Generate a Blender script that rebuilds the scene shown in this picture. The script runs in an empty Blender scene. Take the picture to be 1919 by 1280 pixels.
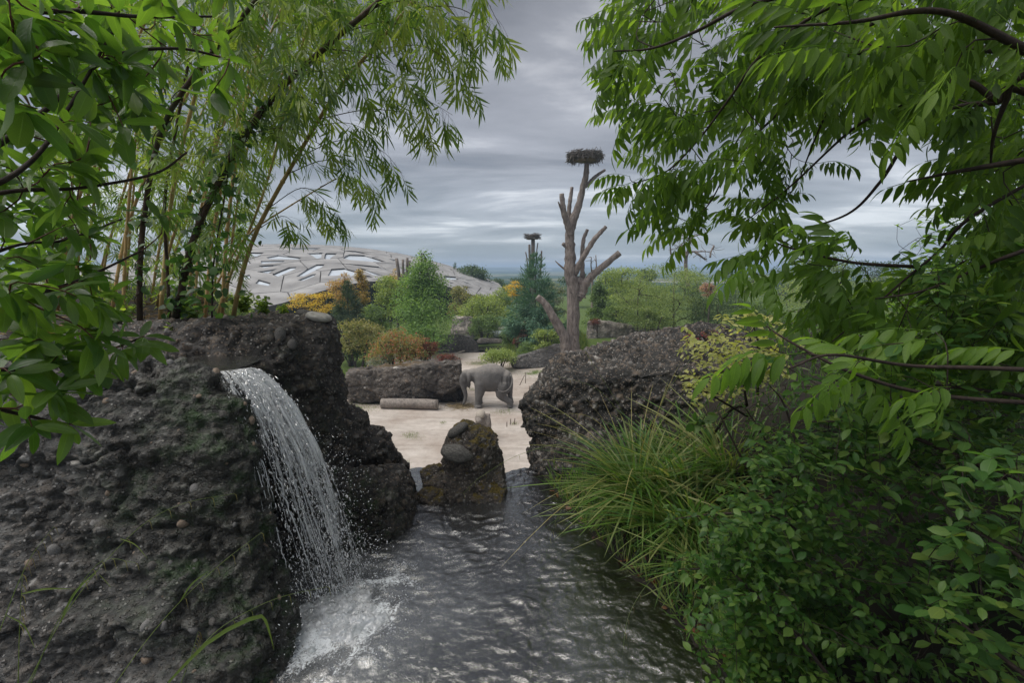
import bpy, bmesh, math, random
import numpy as np
from mathutils import Vector, Matrix, Quaternion
from mathutils.geometry import delaunay_2d_cdt

random.seed(7)
RNG = np.random.default_rng(7)
S = bpy.context.scene
COL = S.collection

# ------------------------------------------------------------ camera
CAMZ = 2.6
PITCH = math.radians(9.0)
FPX = 16.0 / 36.0 * 1919.0
cd = bpy.data.cameras.new('camera'); cam = bpy.data.objects.new('camera', cd)
COL.objects.link(cam)
cd.lens = 16.0; cd.sensor_width = 36.0; cd.clip_start = 0.05; cd.clip_end = 20000
cam.location = (0, 0, CAMZ); cam.rotation_euler = (math.pi / 2 - PITCH, 0, 0)
S.camera = cam

# ------------------------------------------------------------ world, sun, exposure
SUN_EL = math.radians(62); SUN_AZ = math.radians(-98)     # azimuth from +Y towards +X
W = bpy.data.worlds.new('World'); S.world = W; W.use_nodes = True
nt = W.node_tree; nt.nodes.clear()
def N(t, kind, **kw):
    n = t.nodes.new(kind)
    for k, v in kw.items():
        if k in n.inputs.keys(): n.inputs[k].default_value = v
        else: setattr(n, k, v)
    return n
def L(t, a, b): t.links.new(a, b)
sky = N(nt, 'ShaderNodeTexSky', sky_type='NISHITA', sun_disc=False, sun_elevation=SUN_EL, sun_rotation=SUN_AZ)
bg = N(nt, 'ShaderNodeBackground', Strength=0.1)
wo = N(nt, 'ShaderNodeOutputWorld')
tc = N(nt, 'ShaderNodeTexCoord'); sx = N(nt, 'ShaderNodeSeparateXYZ'); L(nt, tc.outputs['Generated'], sx.inputs[0])
def M(t, op, a, b=None, clamp=False):
    n = t.nodes.new('ShaderNodeMath'); n.operation = op; n.use_clamp = clamp
    for i, v in enumerate((a, b)):
        if v is None: continue
        if isinstance(v, (int, float)): n.inputs[i].default_value = v
        else: t.links.new(v, n.inputs[i])
    return n.outputs[0]
zz = M(nt, 'ADD', M(nt, 'MAXIMUM', sx.outputs[2], 0.0), 0.10)
cx = M(nt, 'DIVIDE', sx.outputs[0], zz); cy = M(nt, 'DIVIDE', sx.outputs[1], zz)
cb = N(nt, 'ShaderNodeCombineXYZ'); L(nt, M(nt, 'MULTIPLY', cx, 0.55), cb.inputs[0]); L(nt, cy, cb.inputs[1])
n1 = N(nt, 'ShaderNodeTexNoise', Scale=0.75, Detail=9.0, Roughness=0.56, Distortion=0.35); L(nt, cb.outputs[0], n1.inputs['Vector'])
n2 = N(nt, 'ShaderNodeTexNoise', Scale=0.32, Detail=3.0, Roughness=0.5); L(nt, cb.outputs[0], n2.inputs['Vector'])
mixn = M(nt, 'ADD', M(nt, 'MULTIPLY', n1.outputs[0], 0.62), M(nt, 'MULTIPLY', n2.outputs[0], 0.38))
cr = N(nt, 'ShaderNodeValToRGB'); L(nt, mixn, cr.inputs[0])
e = cr.color_ramp.elements
e[0].position = 0.42; e[0].color = (0.64, 0.68, 0.77, 1)
e[1].position = 0.585; e[1].color = (3.2, 3.22, 3.3, 1)
x = e.new(0.47); x.color = (0.94, 0.96, 1.04, 1)
x = e.new(0.53); x.color = (1.5, 1.53, 1.65, 1)
# thin blue-grey breaks low over the horizon, all the way round
hb = N(nt, 'ShaderNodeMapRange', clamp=True); hb.inputs[1].default_value = 0.0; hb.inputs[2].default_value = 0.22
hb.inputs[3].default_value = 0.55; hb.inputs[4].default_value = 0.0; L(nt, sx.outputs[2], hb.inputs[0])
low = N(nt, 'ShaderNodeMixRGB'); L(nt, hb.outputs[0], low.inputs[0]); L(nt, cr.outputs[0], low.inputs[1])
low.inputs[2].default_value = (1.2, 1.45, 1.68, 1)
mx = N(nt, 'ShaderNodeMixRGB'); mx.inputs[0].default_value = 0.93
L(nt, sky.outputs[0], mx.inputs[1]); L(nt, low.outputs[0], mx.inputs[2])
hi = N(nt, 'ShaderNodeMapRange', clamp=True, interpolation_type='SMOOTHSTEP')      # the overcast is thicker and darker overhead
hi.inputs[1].default_value = 0.12; hi.inputs[2].default_value = 0.60; hi.inputs[3].default_value = 1.12; hi.inputs[4].default_value = 0.70; L(nt, sx.outputs[2], hi.inputs[0])
hm = N(nt, 'ShaderNodeVectorMath', operation='SCALE'); L(nt, mx.outputs[0], hm.inputs[0]); L(nt, hi.outputs[0], hm.inputs['Scale'])
L(nt, hm.outputs[0], bg.inputs[0]); L(nt, bg.outputs[0], wo.inputs[0])

sl = bpy.data.lights.new('sun', 'SUN'); sl.energy = 1.5; sl.angle = math.radians(62); sl.color = (1.0, 0.965, 0.91)
so = bpy.data.objects.new('sun', sl); COL.objects.link(so)
sd = Vector((math.sin(SUN_AZ) * math.cos(SUN_EL), math.cos(SUN_AZ) * math.cos(SUN_EL), math.sin(SUN_EL)))
so.rotation_euler = (-sd).to_track_quat('-Z', 'Y').to_euler(); so.location = (0, 0, 60)
V = S.view_settings; V.view_transform = 'Standard'; V.look = 'None'; V.gamma = 1.0; V.exposure = 1.48; V.use_curve_mapping = False
S.cycles.max_bounces = 8; S.cycles.transparent_max_bounces = 16
S.cycles.diffuse_bounces = 3; S.cycles.glossy_bounces = 3; S.cycles.transmission_bounces = 5

# ------------------------------------------------------------ helpers
CP, SP_ = math.cos(PITCH), math.sin(PITCH)
def P(px, py, d):
    a = (px - 959.5) / FPX; b = -(py - 640.0) / FPX
    y = CP + b * SP_; z = -SP_ + b * CP
    k = d / y
    return np.array((a * k, d, CAMZ + z * k))
def PZ(px, py, z):
    a = (px - 959.5) / FPX; b = -(py - 640.0) / FPX
    y = CP + b * SP_; zz = -SP_ + b * CP
    k = (z - CAMZ) / zz
    return np.array((a * k, y * k, z))
def project(p):
    p = np.asarray(p, float).reshape(-1, 3)
    y = p[:, 1]; z = p[:, 2] - CAMZ
    f = y * CP - z * SP_; u = y * SP_ + z * CP
    f = np.where(f < 1e-3, 1e-3, f)
    return 959.5 + p[:, 0] / f * FPX, 640 - u / f * FPX, f

def hsh(i, j, k, s=0):
    h = (i.astype(np.int64) * 374761393 + j.astype(np.int64) * 668265263 + k.astype(np.int64) * 2147483647 + s * 974634777) & 0xffffffff
    h = ((h ^ (h >> 13)) * 1274126177) & 0xffffffff
    h = (h ^ (h >> 16)) & 0xffffffff
    h = (h * 2246822519) & 0xffffffff
    return ((h >> 8) & 0xffff) / 65535.0
def vnoise(p, s=0):
    i = np.floor(p).astype(np.int64); f = p - i; f = f * f * (3 - 2 * f)
    r = 0
    for dx in (0, 1):
        for dy in (0, 1):
            for dz in (0, 1):
                w = (f[:, 0] if dx else 1 - f[:, 0]) * (f[:, 1] if dy else 1 - f[:, 1]) * (f[:, 2] if dz else 1 - f[:, 2])
                r = r + w * hsh(i[:, 0] + dx, i[:, 1] + dy, i[:, 2] + dz, s)
    return r * 2 - 1
def fbm(p, o=4, s=0, g=0.5):
    a = 1.0; r = 0; t = 0
    for k in range(o):
        r = r + a * vnoise(p * (2.03 ** k) + 17.3 * k, s + k); t += a; a *= g
    return r / t
def worley(p, s=0):
    i = np.floor(p).astype(np.int64); best = np.full(len(p), 9.0); rid = np.zeros(len(p))
    for dx in (-1, 0, 1):
        for dy in (-1, 0, 1):
            for dz in (-1, 0, 1):
                c = i + (dx, dy, dz)
                q = np.stack([c[:, k] + hsh(c[:, 0], c[:, 1], c[:, 2], s + 11 + k) for k in range(3)], 1)
                d = np.sqrt(((q - p) ** 2).sum(1)); m = d < best
                best = np.where(m, d, best); rid = np.where(m, hsh(c[:, 0], c[:, 1], c[:, 2], s + 31), rid)
    return best, rid

def tag(o, label=None, cat=None, group=None, kind=None):
    if label: o['label'] = label
    if cat: o['category'] = cat
    if group: o['group'] = group
    if kind: o['kind'] = kind
    return o
def empty(name, loc, label, cat, group=None):
    o = bpy.data.objects.new(name, None); COL.objects.link(o); o.location = [float(v) for v in loc]
    o.empty_display_size = 0.1
    return tag(o, label, cat, group)
def adopt(o, parent):
    o.parent = parent; o.matrix_parent_inverse = Matrix.Translation(-Vector(parent.location)); return o
def mesh(name, v, f, mat=None, uv=None, rnd=None, smooth=True, attrs=None):
    """f: (M,3) or (M,4) array, or list of such arrays"""
    me = bpy.data.meshes.new(name)
    v = np.asarray(v, np.float32).reshape(-1, 3)
    fl = f if isinstance(f, list) else [f]
    fl = [np.asarray(q, np.int32) for q in fl if len(q)]
    loops = np.concatenate([q.ravel() for q in fl]); tot = np.concatenate([np.full(len(q), q.shape[1], np.int32) for q in fl])
    st = np.concatenate([[0], np.cumsum(tot)[:-1]]).astype(np.int32)
    me.vertices.add(len(v)); me.vertices.foreach_set('co', v.ravel())
    me.loops.add(len(loops)); me.loops.foreach_set('vertex_index', loops)
    me.polygons.add(len(tot)); me.polygons.foreach_set('loop_start', st)
    try: me.polygons.foreach_set('loop_total', tot)
    except Exception: pass
    me.update(calc_edges=True)
    if smooth: me.polygons.foreach_set('use_smooth', np.ones(len(tot), bool))
    else: me.polygons.foreach_set('use_smooth', np.zeros(len(tot), bool))
    if uv is not None:
        l = me.uv_layers.new(name='UVMap'); l.data.foreach_set('uv', np.asarray(uv, np.float32)[loops].ravel())
    if rnd is not None:
        a = me.attributes.new('rnd', 'FLOAT', 'POINT'); a.data.foreach_set('value', np.asarray(rnd, np.float32))
    for k, val in (attrs or {}).items():
        a = me.attributes.new(k, 'FLOAT', 'POINT'); a.data.foreach_set('value', np.asarray(val, np.float32))
    if mat: me.materials.append(mat)
    return me
def obj(name, me, parent=None, label=None, cat=None, group=None, kind=None):
    o = bpy.data.objects.new(name, me); COL.objects.link(o)
    if parent is not None: adopt(o, parent)
    return tag(o, label, cat, group, kind)

class MB:
    def __init__(s): s.v = []; s.q = []; s.t = []; s.n = 0; s.r = []; s.uv = []
    def add(s, v, q=None, t=None, r=0.0, uv=None):
        v = np.asarray(v, float).reshape(-1, 3)
        if q is not None and len(q): s.q.append(np.asarray(q, int) + s.n)
        if t is not None and len(t): s.t.append(np.asarray(t, int) + s.n)
        s.v.append(v); s.n += len(v)
        s.r.append(np.full(len(v), r) if np.isscalar(r) else r)
        s.uv.append(np.zeros((len(v), 2)) if uv is None else uv)
    def tube(s, pts, rad, sides=8, cap=True, r=0.0, jit=0.0):
        pts = np.asarray(pts, float); n = len(pts)
        rad = np.full(n, rad) if np.isscalar(rad) else np.asarray(rad, float)
        t = np.gradient(pts, axis=0); t /= np.linalg.norm(t, axis=1)[:, None] + 1e-9
        ref = np.array((0.31, 0.17, 0.93)) if abs(t[0][2]) < 0.9 else np.array((0.9, 0.3, 0.1))
        x = np.cross(t, ref); x /= np.linalg.norm(x, axis=1)[:, None] + 1e-9; y = np.cross(t, x)
        a = np.linspace(0, 2 * np.pi, sides, endpoint=False)
        rr = rad[:, None] * (1 + jit * (RNG.random((n, sides)) - .5))
        v = pts[:, None, :] + rr[..., None] * (np.cos(a)[None, :, None] * x[:, None, :] + np.sin(a)[None, :, None] * y[:, None, :])
        v = v.reshape(-1, 3)
        i = np.arange(n - 1)[:, None] * sides; j = np.arange(sides)[None, :]; k = (j + 1) % sides
        q = np.stack([i + j, i + k, i + sides + k, i + sides + j], -1).reshape(-1, 4)
        uv = np.stack([np.tile(a / 6.283, n), np.repeat(np.linspace(0, 1, n), sides)], 1)
        if cap:
            v = np.vstack([v, pts[0], pts[-1]]); c0 = n * sides; jj = np.arange(sides); kk = (jj + 1) % sides
            tt = np.vstack([np.stack([kk, jj, np.full(sides, c0)], 1), np.stack([(n - 1) * sides + jj, (n - 1) * sides + kk, np.full(sides, c0 + 1)], 1)])
            uv = np.vstack([uv, [[.5, 0], [.5, 1]]])
            s.add(v, q, tt, r, uv)
        else: s.add(v, q, None, r, uv)
    def box(s, c, h, rot=0.0, r=0.0):
        c = np.asarray(c, float); h = np.asarray(h, float)
        v = np.array([(sx_, sy_, sz_) for sx_ in (-1, 1) for sy_ in (-1, 1) for sz_ in (-1, 1)], float) * h
        ca, sa = math.cos(rot), math.sin(rot); v[:, :2] = v[:, :2] @ np.array(((ca, sa), (-sa, ca)))
        s.add(v + c, [(0, 1, 3, 2), (4, 6, 7, 5), (0, 4, 5, 1), (2, 3, 7, 6), (0, 2, 6, 4), (1, 5, 7, 3)], None, r)
    def mesh(s, name, mat, smooth=True):
        fl = []
        if s.q: fl.append(np.vstack(s.q))
        if s.t: fl.append(np.vstack(s.t))
        return mesh(name, np.vstack(s.v), fl, mat, np.vstack(s.uv), np.concatenate(s.r), smooth)
    def build(s, name, mat, parent=None, smooth=True, **kw):
        return obj(name, s.mesh(name, mat, smooth), parent, **kw)

def spline(pts, n):
    """Catmull-Rom through pts"""
    pts = np.asarray(pts, float); m = len(pts)
    if m == 2: return pts[0] + (pts[1] - pts[0]) * np.linspace(0, 1, n)[:, None]
    p = np.vstack([2 * pts[0] - pts[1], pts, 2 * pts[-1] - pts[-2]])
    u = np.linspace(0, m - 1, n); i = np.minimum(u.astype(int), m - 2); f = (u - i)[:, None]
    a, b, c, d = p[i], p[i + 1], p[i + 2], p[i + 3]
    return 0.5 * (2 * b + (c - a) * f + (2 * a - 5 * b + 4 * c - d) * f ** 2 + (3 * b - a - 3 * c + d) * f ** 3)
def unit(a):
    a = np.asarray(a, float); return a / (np.linalg.norm(a, axis=-1, keepdims=True) + 1e-9)
def inpoly(px, py, poly):
    c = np.zeros(len(px), bool); n = len(poly)
    for i in range(n):
        x1, y1 = poly[i]; x2, y2 = poly[(i + 1) % n]
        m = ((y1 > py) != (y2 > py)) & (px < (x2 - x1) * (py - y1) / (y2 - y1 + 1e-9) + x1)
        c ^= m
    return c
def sample_poly(poly, n):
    poly = np.asarray(poly, float); lo = poly.min(0); hi = poly.max(0); out = []
    k = 0
    while k < n:
        q = lo + RNG.random((n * 3, 2)) * (hi - lo); q = q[inpoly(q[:, 0], q[:, 1], poly)]; out.append(q); k += len(q)
    return np.vstack(out)[:n]

# ------------------------------------------------------------ materials
def newmat(name):
    m = bpy.data.materials.new(name); m.use_nodes = True; t = m.node_tree; t.nodes.clear()
    return m, t, N(t, 'ShaderNodeOutputMaterial')
def ramp(t, fac, stops):
    r = t.nodes.new('ShaderNodeValToRGB'); el = r.color_ramp.elements
    while len(el) < len(stops): el.new(0.5)
    for q, (p_, c) in zip(el, stops): q.position = p_; q.color = (*c, 1)
    if fac is not None: L(t, fac, r.inputs[0])
    return r.outputs[0]
def mixc(t, f, a, b, mode='MIX'):
    n = t.nodes.new('ShaderNodeMixRGB'); n.blend_type = mode
    for i, v in enumerate((f, a, b)):
        if isinstance(v, (int, float)): n.inputs[i].default_value = v
        elif isinstance(v, tuple): n.inputs[i].default_value = (*v, 1)
        else: L(t, v, n.inputs[i])
    return n.outputs[0]
def noise(t, scale, detail=4, rough=0.55, vec=None, dist=0.0, out=0):
    n = N(t, 'ShaderNodeTexNoise', Scale=float(scale), Detail=float(detail), Roughness=rough, Distortion=dist)
    if vec is not None: L(t, vec, n.inputs['Vector'])
    return n.outputs[out]
def geo(t, k='Position'): return t.nodes.new('ShaderNodeNewGeometry').outputs[k]
def attr(t, name, out='Fac'):
    n = t.nodes.new('ShaderNodeAttribute'); n.attribute_name = name; return n.outputs[out]
def bump(t, h, strength=0.5, dist=0.02):
    b = t.nodes.new('ShaderNodeBump'); b.inputs['Strength'].default_value = strength; b.inputs['Distance'].default_value = dist
    L(t, h, b.inputs['Height']); return b.outputs[0]
def bsdf(t, col, rough=0.6, nrm=None, spec=0.5):
    b = t.nodes.new('ShaderNodeBsdfPrincipled')
    for k, v in (('Base Color', col), ('Roughness', rough)):
        if isinstance(v, tuple): b.inputs[k].default_value = (*v, 1)
        elif isinstance(v, (int, float)): b.inputs[k].default_value = v
        else: L(t, v, b.inputs[k])
    b.inputs['Specular IOR Level'].default_value = spec
    if nrm is not None: L(t, nrm, b.inputs['Normal'])
    return b

def leaf_mat(name, cols, trans=0.4, rough=0.4, spec=0.4, spots=0.0, vein=0.35, warm=None):
    """cols: dark -> light base colours of the leaf, picked by a per-leaf random"""
    m, t, out = newmat(name)
    oi = t.nodes.new('ShaderNodeObjectInfo')
    r = M(t, 'FRACT', M(t, 'ADD', attr(t, 'rnd'), oi.outputs['Random']))
    n = len(cols); c = ramp(t, r, [(i / max(1, n - 1), cols[i]) for i in range(n)])
    nz = noise(t, 38, 3, 0.6)
    c = mixc(t, 0.35, c, ramp(t, nz, [(0.3, (0.55, 0.55, 0.55)), (0.7, (1.3, 1.3, 1.3))]), 'MULTIPLY')
    uvn = t.nodes.new('ShaderNodeUVMap'); s = t.nodes.new('ShaderNodeSeparateXYZ'); L(t, uvn.outputs[0], s.inputs[0])
    du = M(t, 'ABSOLUTE', M(t, 'SUBTRACT', s.outputs[0], 0.5))
    mid = M(t, 'SUBTRACT', 1.0, M(t, 'MULTIPLY', du, 22.0), True)
    sv = M(t, 'SINE', M(t, 'MULTIPLY', M(t, 'SUBTRACT', s.outputs[1], M(t, 'MULTIPLY', du, 0.55)), 75.0))
    sv = M(t, 'MULTIPLY', M(t, 'SUBTRACT', sv, 0.80, True), 2.2)
    v_ = M(t, 'MULTIPLY', M(t, 'MAXIMUM', mid, M(t, 'MULTIPLY', sv, 0.5)), vein)
    c = mixc(t, v_, c, mixc(t, 1.0, c, (1.9, 1.7, 1.6), 'MULTIPLY'))
    if spots:
        w = noise(t, 9, 5, 0.7)
        c = mixc(t, M(t, 'MULTIPLY', M(t, 'SUBTRACT', w, 0.62, True), spots * 8, True), c, (0.16, 0.09, 0.025))
    bk = geo(t, 'Backfacing')
    cback = mixc(t, 0.35, c, (0.16, 0.21, 0.13))
    cc = mixc(t, bk, c, cback)
    b = bsdf(t, cc, rough, bump(t, M(t, 'ADD', M(t, 'MULTIPLY', v_, -1.0), M(t, 'MULTIPLY', nz, .3)), 0.35, 0.004), spec)
    tr = t.nodes.new('ShaderNodeBsdfTranslucent')
    L(t, mixc(t, 1.0, c, (2.9, 2.85, 1.15), 'MULTIPLY'), tr.inputs[0])
    mxs = t.nodes.new('ShaderNodeMixShader'); mxs.inputs[0].default_value = trans
    L(t, b.outputs[0], mxs.inputs[1]); L(t, tr.outputs[0], mxs.inputs[2]); L(t, mxs.outputs[0], out.inputs[0])
    return m
def bark_mat(name, c1, c2, scale=30, moss=None, rough=0.85, zs=0.25, dist=0.012):
    m, t, out = newmat(name)
    mp = t.nodes.new('ShaderNodeMapping'); mp.inputs['Scale'].default_value = (1, 1, zs); L(t, geo(t), mp.inputs[0])
    n = noise(t, scale, 6, 0.65, mp.outputs[0], 0.6); n_ = noise(t, scale * .12, 3, 0.6)
    c = ramp(t, n, [(0.3, c1), (0.7, c2)])
    c = mixc(t, 0.5, c, ramp(t, n_, [(0.3, (0.6, 0.58, 0.56)), (0.7, (1.25, 1.25, 1.22))]), 'MULTIPLY')
    if moss:
        c = mixc(t, M(t, 'MULTIPLY', M(t, 'SUBTRACT', n_, 0.5, True), 5.0, True), c, moss)
    L(t, bsdf(t, c, rough, bump(t, n, 0.8, dist), 0.25).outputs[0], out.inputs[0]); return m

def rock_mat(name, dark, light, peb=((0.10, 0.085, 0.075), (0.30, 0.28, 0.26), (0.20, 0.15, 0.11)), moss=0.0, mosscol=((0.03, 0.035, 0.008), (0.10, 0.075, 0.02)), scale=1.0, wet=None, rough=0.8, streak=0.0):
    m, t, out = newmat(name)
    pos = geo(t)
    a = noise(t, 2.2 / scale, 6, 0.6); b = noise(t, 14 / scale, 6, 0.7); g = noise(t, 70 / scale, 4, 0.7)
    c = ramp(t, M(t, 'ADD', M(t, 'MULTIPLY', a, 0.45), M(t, 'MULTIPLY', b, 0.55)), [(0.38, dark), (0.62, light)])
    c = mixc(t, 0.75, c, ramp(t, g, [(0.3, (0.22, 0.22, 0.22)), (0.70, (2.1, 2.08, 2.05))]), 'MULTIPLY')
    # small embedded grit of many colours
    vo = N(t, 'ShaderNodeTexVoronoi', Scale=36.0 / scale); L(t, pos, vo.inputs['Vector'])
    gm = M(t, 'MULTIPLY', M(t, 'SUBTRACT', 0.40, vo.outputs['Distance'], True), 8.0, True)
    sc_ = t.nodes.new('ShaderNodeSeparateXYZ'); L(t, vo.outputs['Color'], sc_.inputs[0])
    gcol = ramp(t, sc_.outputs[0], [(0.0, peb[0]), (0.45, peb[2]), (0.8, peb[1]), (1.0, tuple(1.5 * q for q in peb[1]))])
    gm = M(t, 'MULTIPLY', gm, M(t, 'GREATER_THAN', sc_.outputs[1], 0.35))
    c = mixc(t, M(t, 'MULTIPLY', gm, 0.9), c, gcol)
    # larger pebbles that stand proud in the mesh
    pm = attr(t, 'peb'); pr = attr(t, 'pr')
    pc = ramp(t, pr, [(0.0, peb[0]), (0.35, peb[2]), (0.65, (0.15, 0.145, 0.14)), (0.9, peb[1]), (1.0, tuple(1.6 * q for q in peb[1]))])
    pc = mixc(t, 0.5, pc, ramp(t, b, [(0.3, (0.6, 0.6, 0.6)), (0.7, (1.2, 1.2, 1.2))]), 'MULTIPLY')
    c = mixc(t, M(t, 'MULTIPLY', pm, 0.75), c, pc)
    sn = t.nodes.new('ShaderNodeSeparateXYZ'); L(t, geo(t, 'Normal'), sn.inputs[0])
    if streak:
        mp = t.nodes.new('ShaderNodeMapping'); mp.inputs['Scale'].default_value = (1, 1, 0.12); L(t, pos, mp.inputs[0])
        s_ = noise(t, 1.6 / scale, 5, 0.65, mp.outputs[0])
        c = mixc(t, streak, c, ramp(t, s_, [(0.42, (0.35, 0.34, 0.33)), (0.6, (1.3, 1.28, 1.25))]), 'MULTIPLY')
    if moss:
        f = M(t, 'ADD', M(t, 'MULTIPLY', sn.outputs[2], 0.9), M(t, 'MULTIPLY', M(t, 'SUBTRACT', noise(t, 5 / scale, 5, 0.7), 0.5), 2.6))
        f = M(t, 'MULTIPLY', M(t, 'SUBTRACT', f, 1.15 - moss, True), 3.5, True)
        mc = ramp(t, noise(t, 45 / scale, 3), [(0.35, mosscol[0]), (0.65, mosscol[1])])
        c = mixc(t, f, c, mc)
    r_ = rough
    if wet:      # (x, y, radius) of ground kept wet by the fall: darker, glossier, algae
        w_, alg = wet
        d_ = t.nodes.new('ShaderNodeVectorMath'); d_.operation = 'DISTANCE'; s2 = t.nodes.new('ShaderNodeSeparateXYZ'); L(t, pos, s2.inputs[0])
        cb_ = t.nodes.new('ShaderNodeCombineXYZ'); L(t, s2.outputs[0], cb_.inputs[0]); L(t, s2.outputs[1], cb_.inputs[1])
        L(t, cb_.outputs[0], d_.inputs[0]); d_.inputs[1].default_value = (w_[0], w_[1], 0)
        wf = M(t, 'SUBTRACT', 1.0, M(t, 'DIVIDE', M(t, 'ADD', d_.outputs['Value'], M(t, 'MULTIPLY', M(t, 'SUBTRACT', a, .5), 0.9)), w_[2]), True)
        wf = M(t, 'MULTIPLY', wf, 2.2, True)
        c = mixc(t, wf, c, mixc(t, 1.0, c, (0.42, 0.43, 0.40), 'MULTIPLY'))
        if alg:
            c = mixc(t, M(t, 'MULTIPLY', M(t, 'MULTIPLY', wf, M(t, 'SUBTRACT', b, 0.50, True)), 6.0, True), c, (0.02, 0.045, 0.012))
        r_ = M(t, 'SUBTRACT', rough, M(t, 'MULTIPLY', wf, rough - 0.32))
    hgt = M(t, 'ADD', M(t, 'MULTIPLY', b, 0.8), M(t, 'ADD', M(t, 'MULTIPLY', g, 0.5), M(t, 'MULTIPLY', gm, 0.35)))
    L(t, bsdf(t, c, r_, bump(t, hgt, 1.0, 0.06 * scale), 0.35).outputs[0], out.inputs[0]); return m

def simple_mat(name, c1, c2, scale, rough=0.8, bmp=0.4, dist=0.01, spec=0.3, detail=5):
    m, t, out = newmat(name); n = noise(t, scale, detail, 0.6)
    L(t, bsdf(t, ramp(t, n, [(0.3, c1), (0.7, c2)]), rough, bump(t, n, bmp, dist), spec).outputs[0], out.inputs[0]); return m

# ------------------------------------------------------------ rock building
def prim_hull(bm, pts):
    b = bmesh.new()
    for p in pts: b.verts.new(p)
    r = bmesh.ops.convex_hull(b, input=b.verts)
    dl = [g for g in r['geom_interior'] if isinstance(g, bmesh.types.BMVert)] + [g for g in r['geom_unused'] if isinstance(g, bmesh.types.BMVert)]
    if dl: bmesh.ops.delete(b, geom=list(set(dl)), context='VERTS')
    me = bpy.data.meshes.new('t'); b.to_mesh(me); b.free(); bm.from_mesh(me); bpy.data.meshes.remove(me)
def prim_ell(bm, c, r, rot=(0, 0, 0)):
    from mathutils import Euler
    mt = Matrix.Translation(Vector([float(q) for q in c])) @ Euler(rot).to_matrix().to_4x4() @ Matrix.Diagonal((*[float(q) for q in r], 1))
    bmesh.ops.create_icosphere(bm, subdivisions=4, radius=1.0, matrix=mt)
def prim_chain(bm, pts, rad):
    pts = np.asarray(pts, float)
    n = max(4, int(np.linalg.norm(np.diff(pts, axis=0), axis=1).sum() / (min(rad) * 0.5)))
    q = spline(pts, n); rr = np.interp(np.linspace(0, 1, n), np.linspace(0, 1, len(rad)), rad)
    for a, r in zip(q, rr):
        bmesh.ops.create_icosphere(bm, subdivisions=2, radius=float(r), matrix=Matrix.Translation(Vector(a)))
def remesh(bm, voxel, smooth=6):
    me = bpy.data.meshes.new('tmp'); bm.to_mesh(me); bm.free()
    o = bpy.data.objects.new('tmp', me); COL.objects.link(o)
    md = o.modifiers.new('r', 'REMESH'); md.mode = 'VOXEL'; md.voxel_size = voxel
    if smooth:
        ms = o.modifiers.new('s', 'SMOOTH'); ms.factor = 0.6; ms.iterations = smooth
    dg = bpy.context.evaluated_depsgraph_get(); dg.update()
    r = bpy.data.meshes.new_from_object(o.evaluated_get(dg))
    bpy.data.objects.remove(o); bpy.data.meshes.remove(me)
    return r
def vget(me):
    v = np.empty(len(me.vertices) * 3, np.float32); me.vertices.foreach_get('co', v)
    n = np.empty(len(me.vertices) * 3, np.float32); me.vertex_normals.foreach_get('vector', n)
    return v.reshape(-1, 3).astype(float), n.reshape(-1, 3).astype(float)
def rock_mesh(name, prims, voxel, mat, big=0.10, mid=0.04, fine=0.012, pebs=((0.10, 0.5), (0.05, 0.5)), seed=0, smooth=6, scale=1.0, strat=0.0):
    bm = bmesh.new()
    for k, *a in prims:
        if k == 'hull': prim_hull(bm, a[0])
        elif k == 'ell': prim_ell(bm, *a)
        elif k == 'chain': prim_chain(bm, *a)
    me = remesh(bm, voxel, smooth); me.name = name
    v, n = vget(me); o = v + seed * 13.7
    d = big * fbm(o / (0.75 * scale), 3, seed) + mid * fbm(o / (0.22 * scale), 3, seed + 5)
    rid = 1 - np.abs(fbm(o / (0.35 * scale), 3, seed + 9)); d -= mid * 0.9 * np.clip((rid - 0.86) / 0.14, 0, 1) ** 2
    if strat:
        zz_ = v[:, 2] + 0.10 * fbm(o / 0.9, 2, seed + 3)
        d += strat * (fbm(np.stack([v[:, 0] * .8, v[:, 1] * .8, zz_ * 9], 1) / scale, 3, seed + 4))
    d += fine * fbm(o / (0.05 * scale), 3, seed + 7, 0.6)
    peb = np.zeros(len(v)); pr = np.zeros(len(v))
    for cell, dens in pebs:
        w, rid2 = worley(o * (1, 1, 1.25) / cell, seed + int(cell * 1000))
        on = rid2 < dens; rad = 0.30 + 0.22 * (rid2 / dens)
        h = np.sqrt(np.clip(1 - (w / rad) ** 2, 0, 1)) * on
        d += cell * 0.27 * h; peb = np.maximum(peb, (h > 0.15) * np.clip(h * 2, 0, 1)); pr = np.where((h > 0.15), np.mod(rid2 * 37.7, 1), pr)
        # sockets where stones fell out
        so_ = (rid2 > 0.9); d -= cell * 0.20 * np.sqrt(np.clip(1 - (w / 0.5) ** 2, 0, 1)) * so_
    v = v + n * d[:, None]
    me.vertices.foreach_set('co', v.astype(np.float32).ravel())
    for nm, val in (('peb', peb), ('pr', pr)):
        a = me.attributes.new(nm, 'FLOAT', 'POINT'); a.data.foreach_set('value', val.astype(np.float32))
    me.polygons.foreach_set('use_smooth', np.ones(len(me.polygons), bool))
    me.materials.clear(); me.materials.append(mat); me.update()
    return me
def cobble_mesh(name, mat, seed, sub=3):
    b = bmesh.new(); bmesh.ops.create_icosphere(b, subdivisions=sub, radius=1.0)
    me = bpy.data.meshes.new(name); b.to_mesh(me); b.free()
    v, n = vget(me); v = v * (1, .8, .65) ; v = v + n * (0.13 * fbm(v * 1.3 + seed * 7, 2, seed))[:, None]
    me.vertices.foreach_set('co', v.astype(np.float32).ravel()); me.polygons.foreach_set('use_smooth', np.ones(len(me.polygons), bool))
    me.materials.append(mat); me.update(); return me

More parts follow.
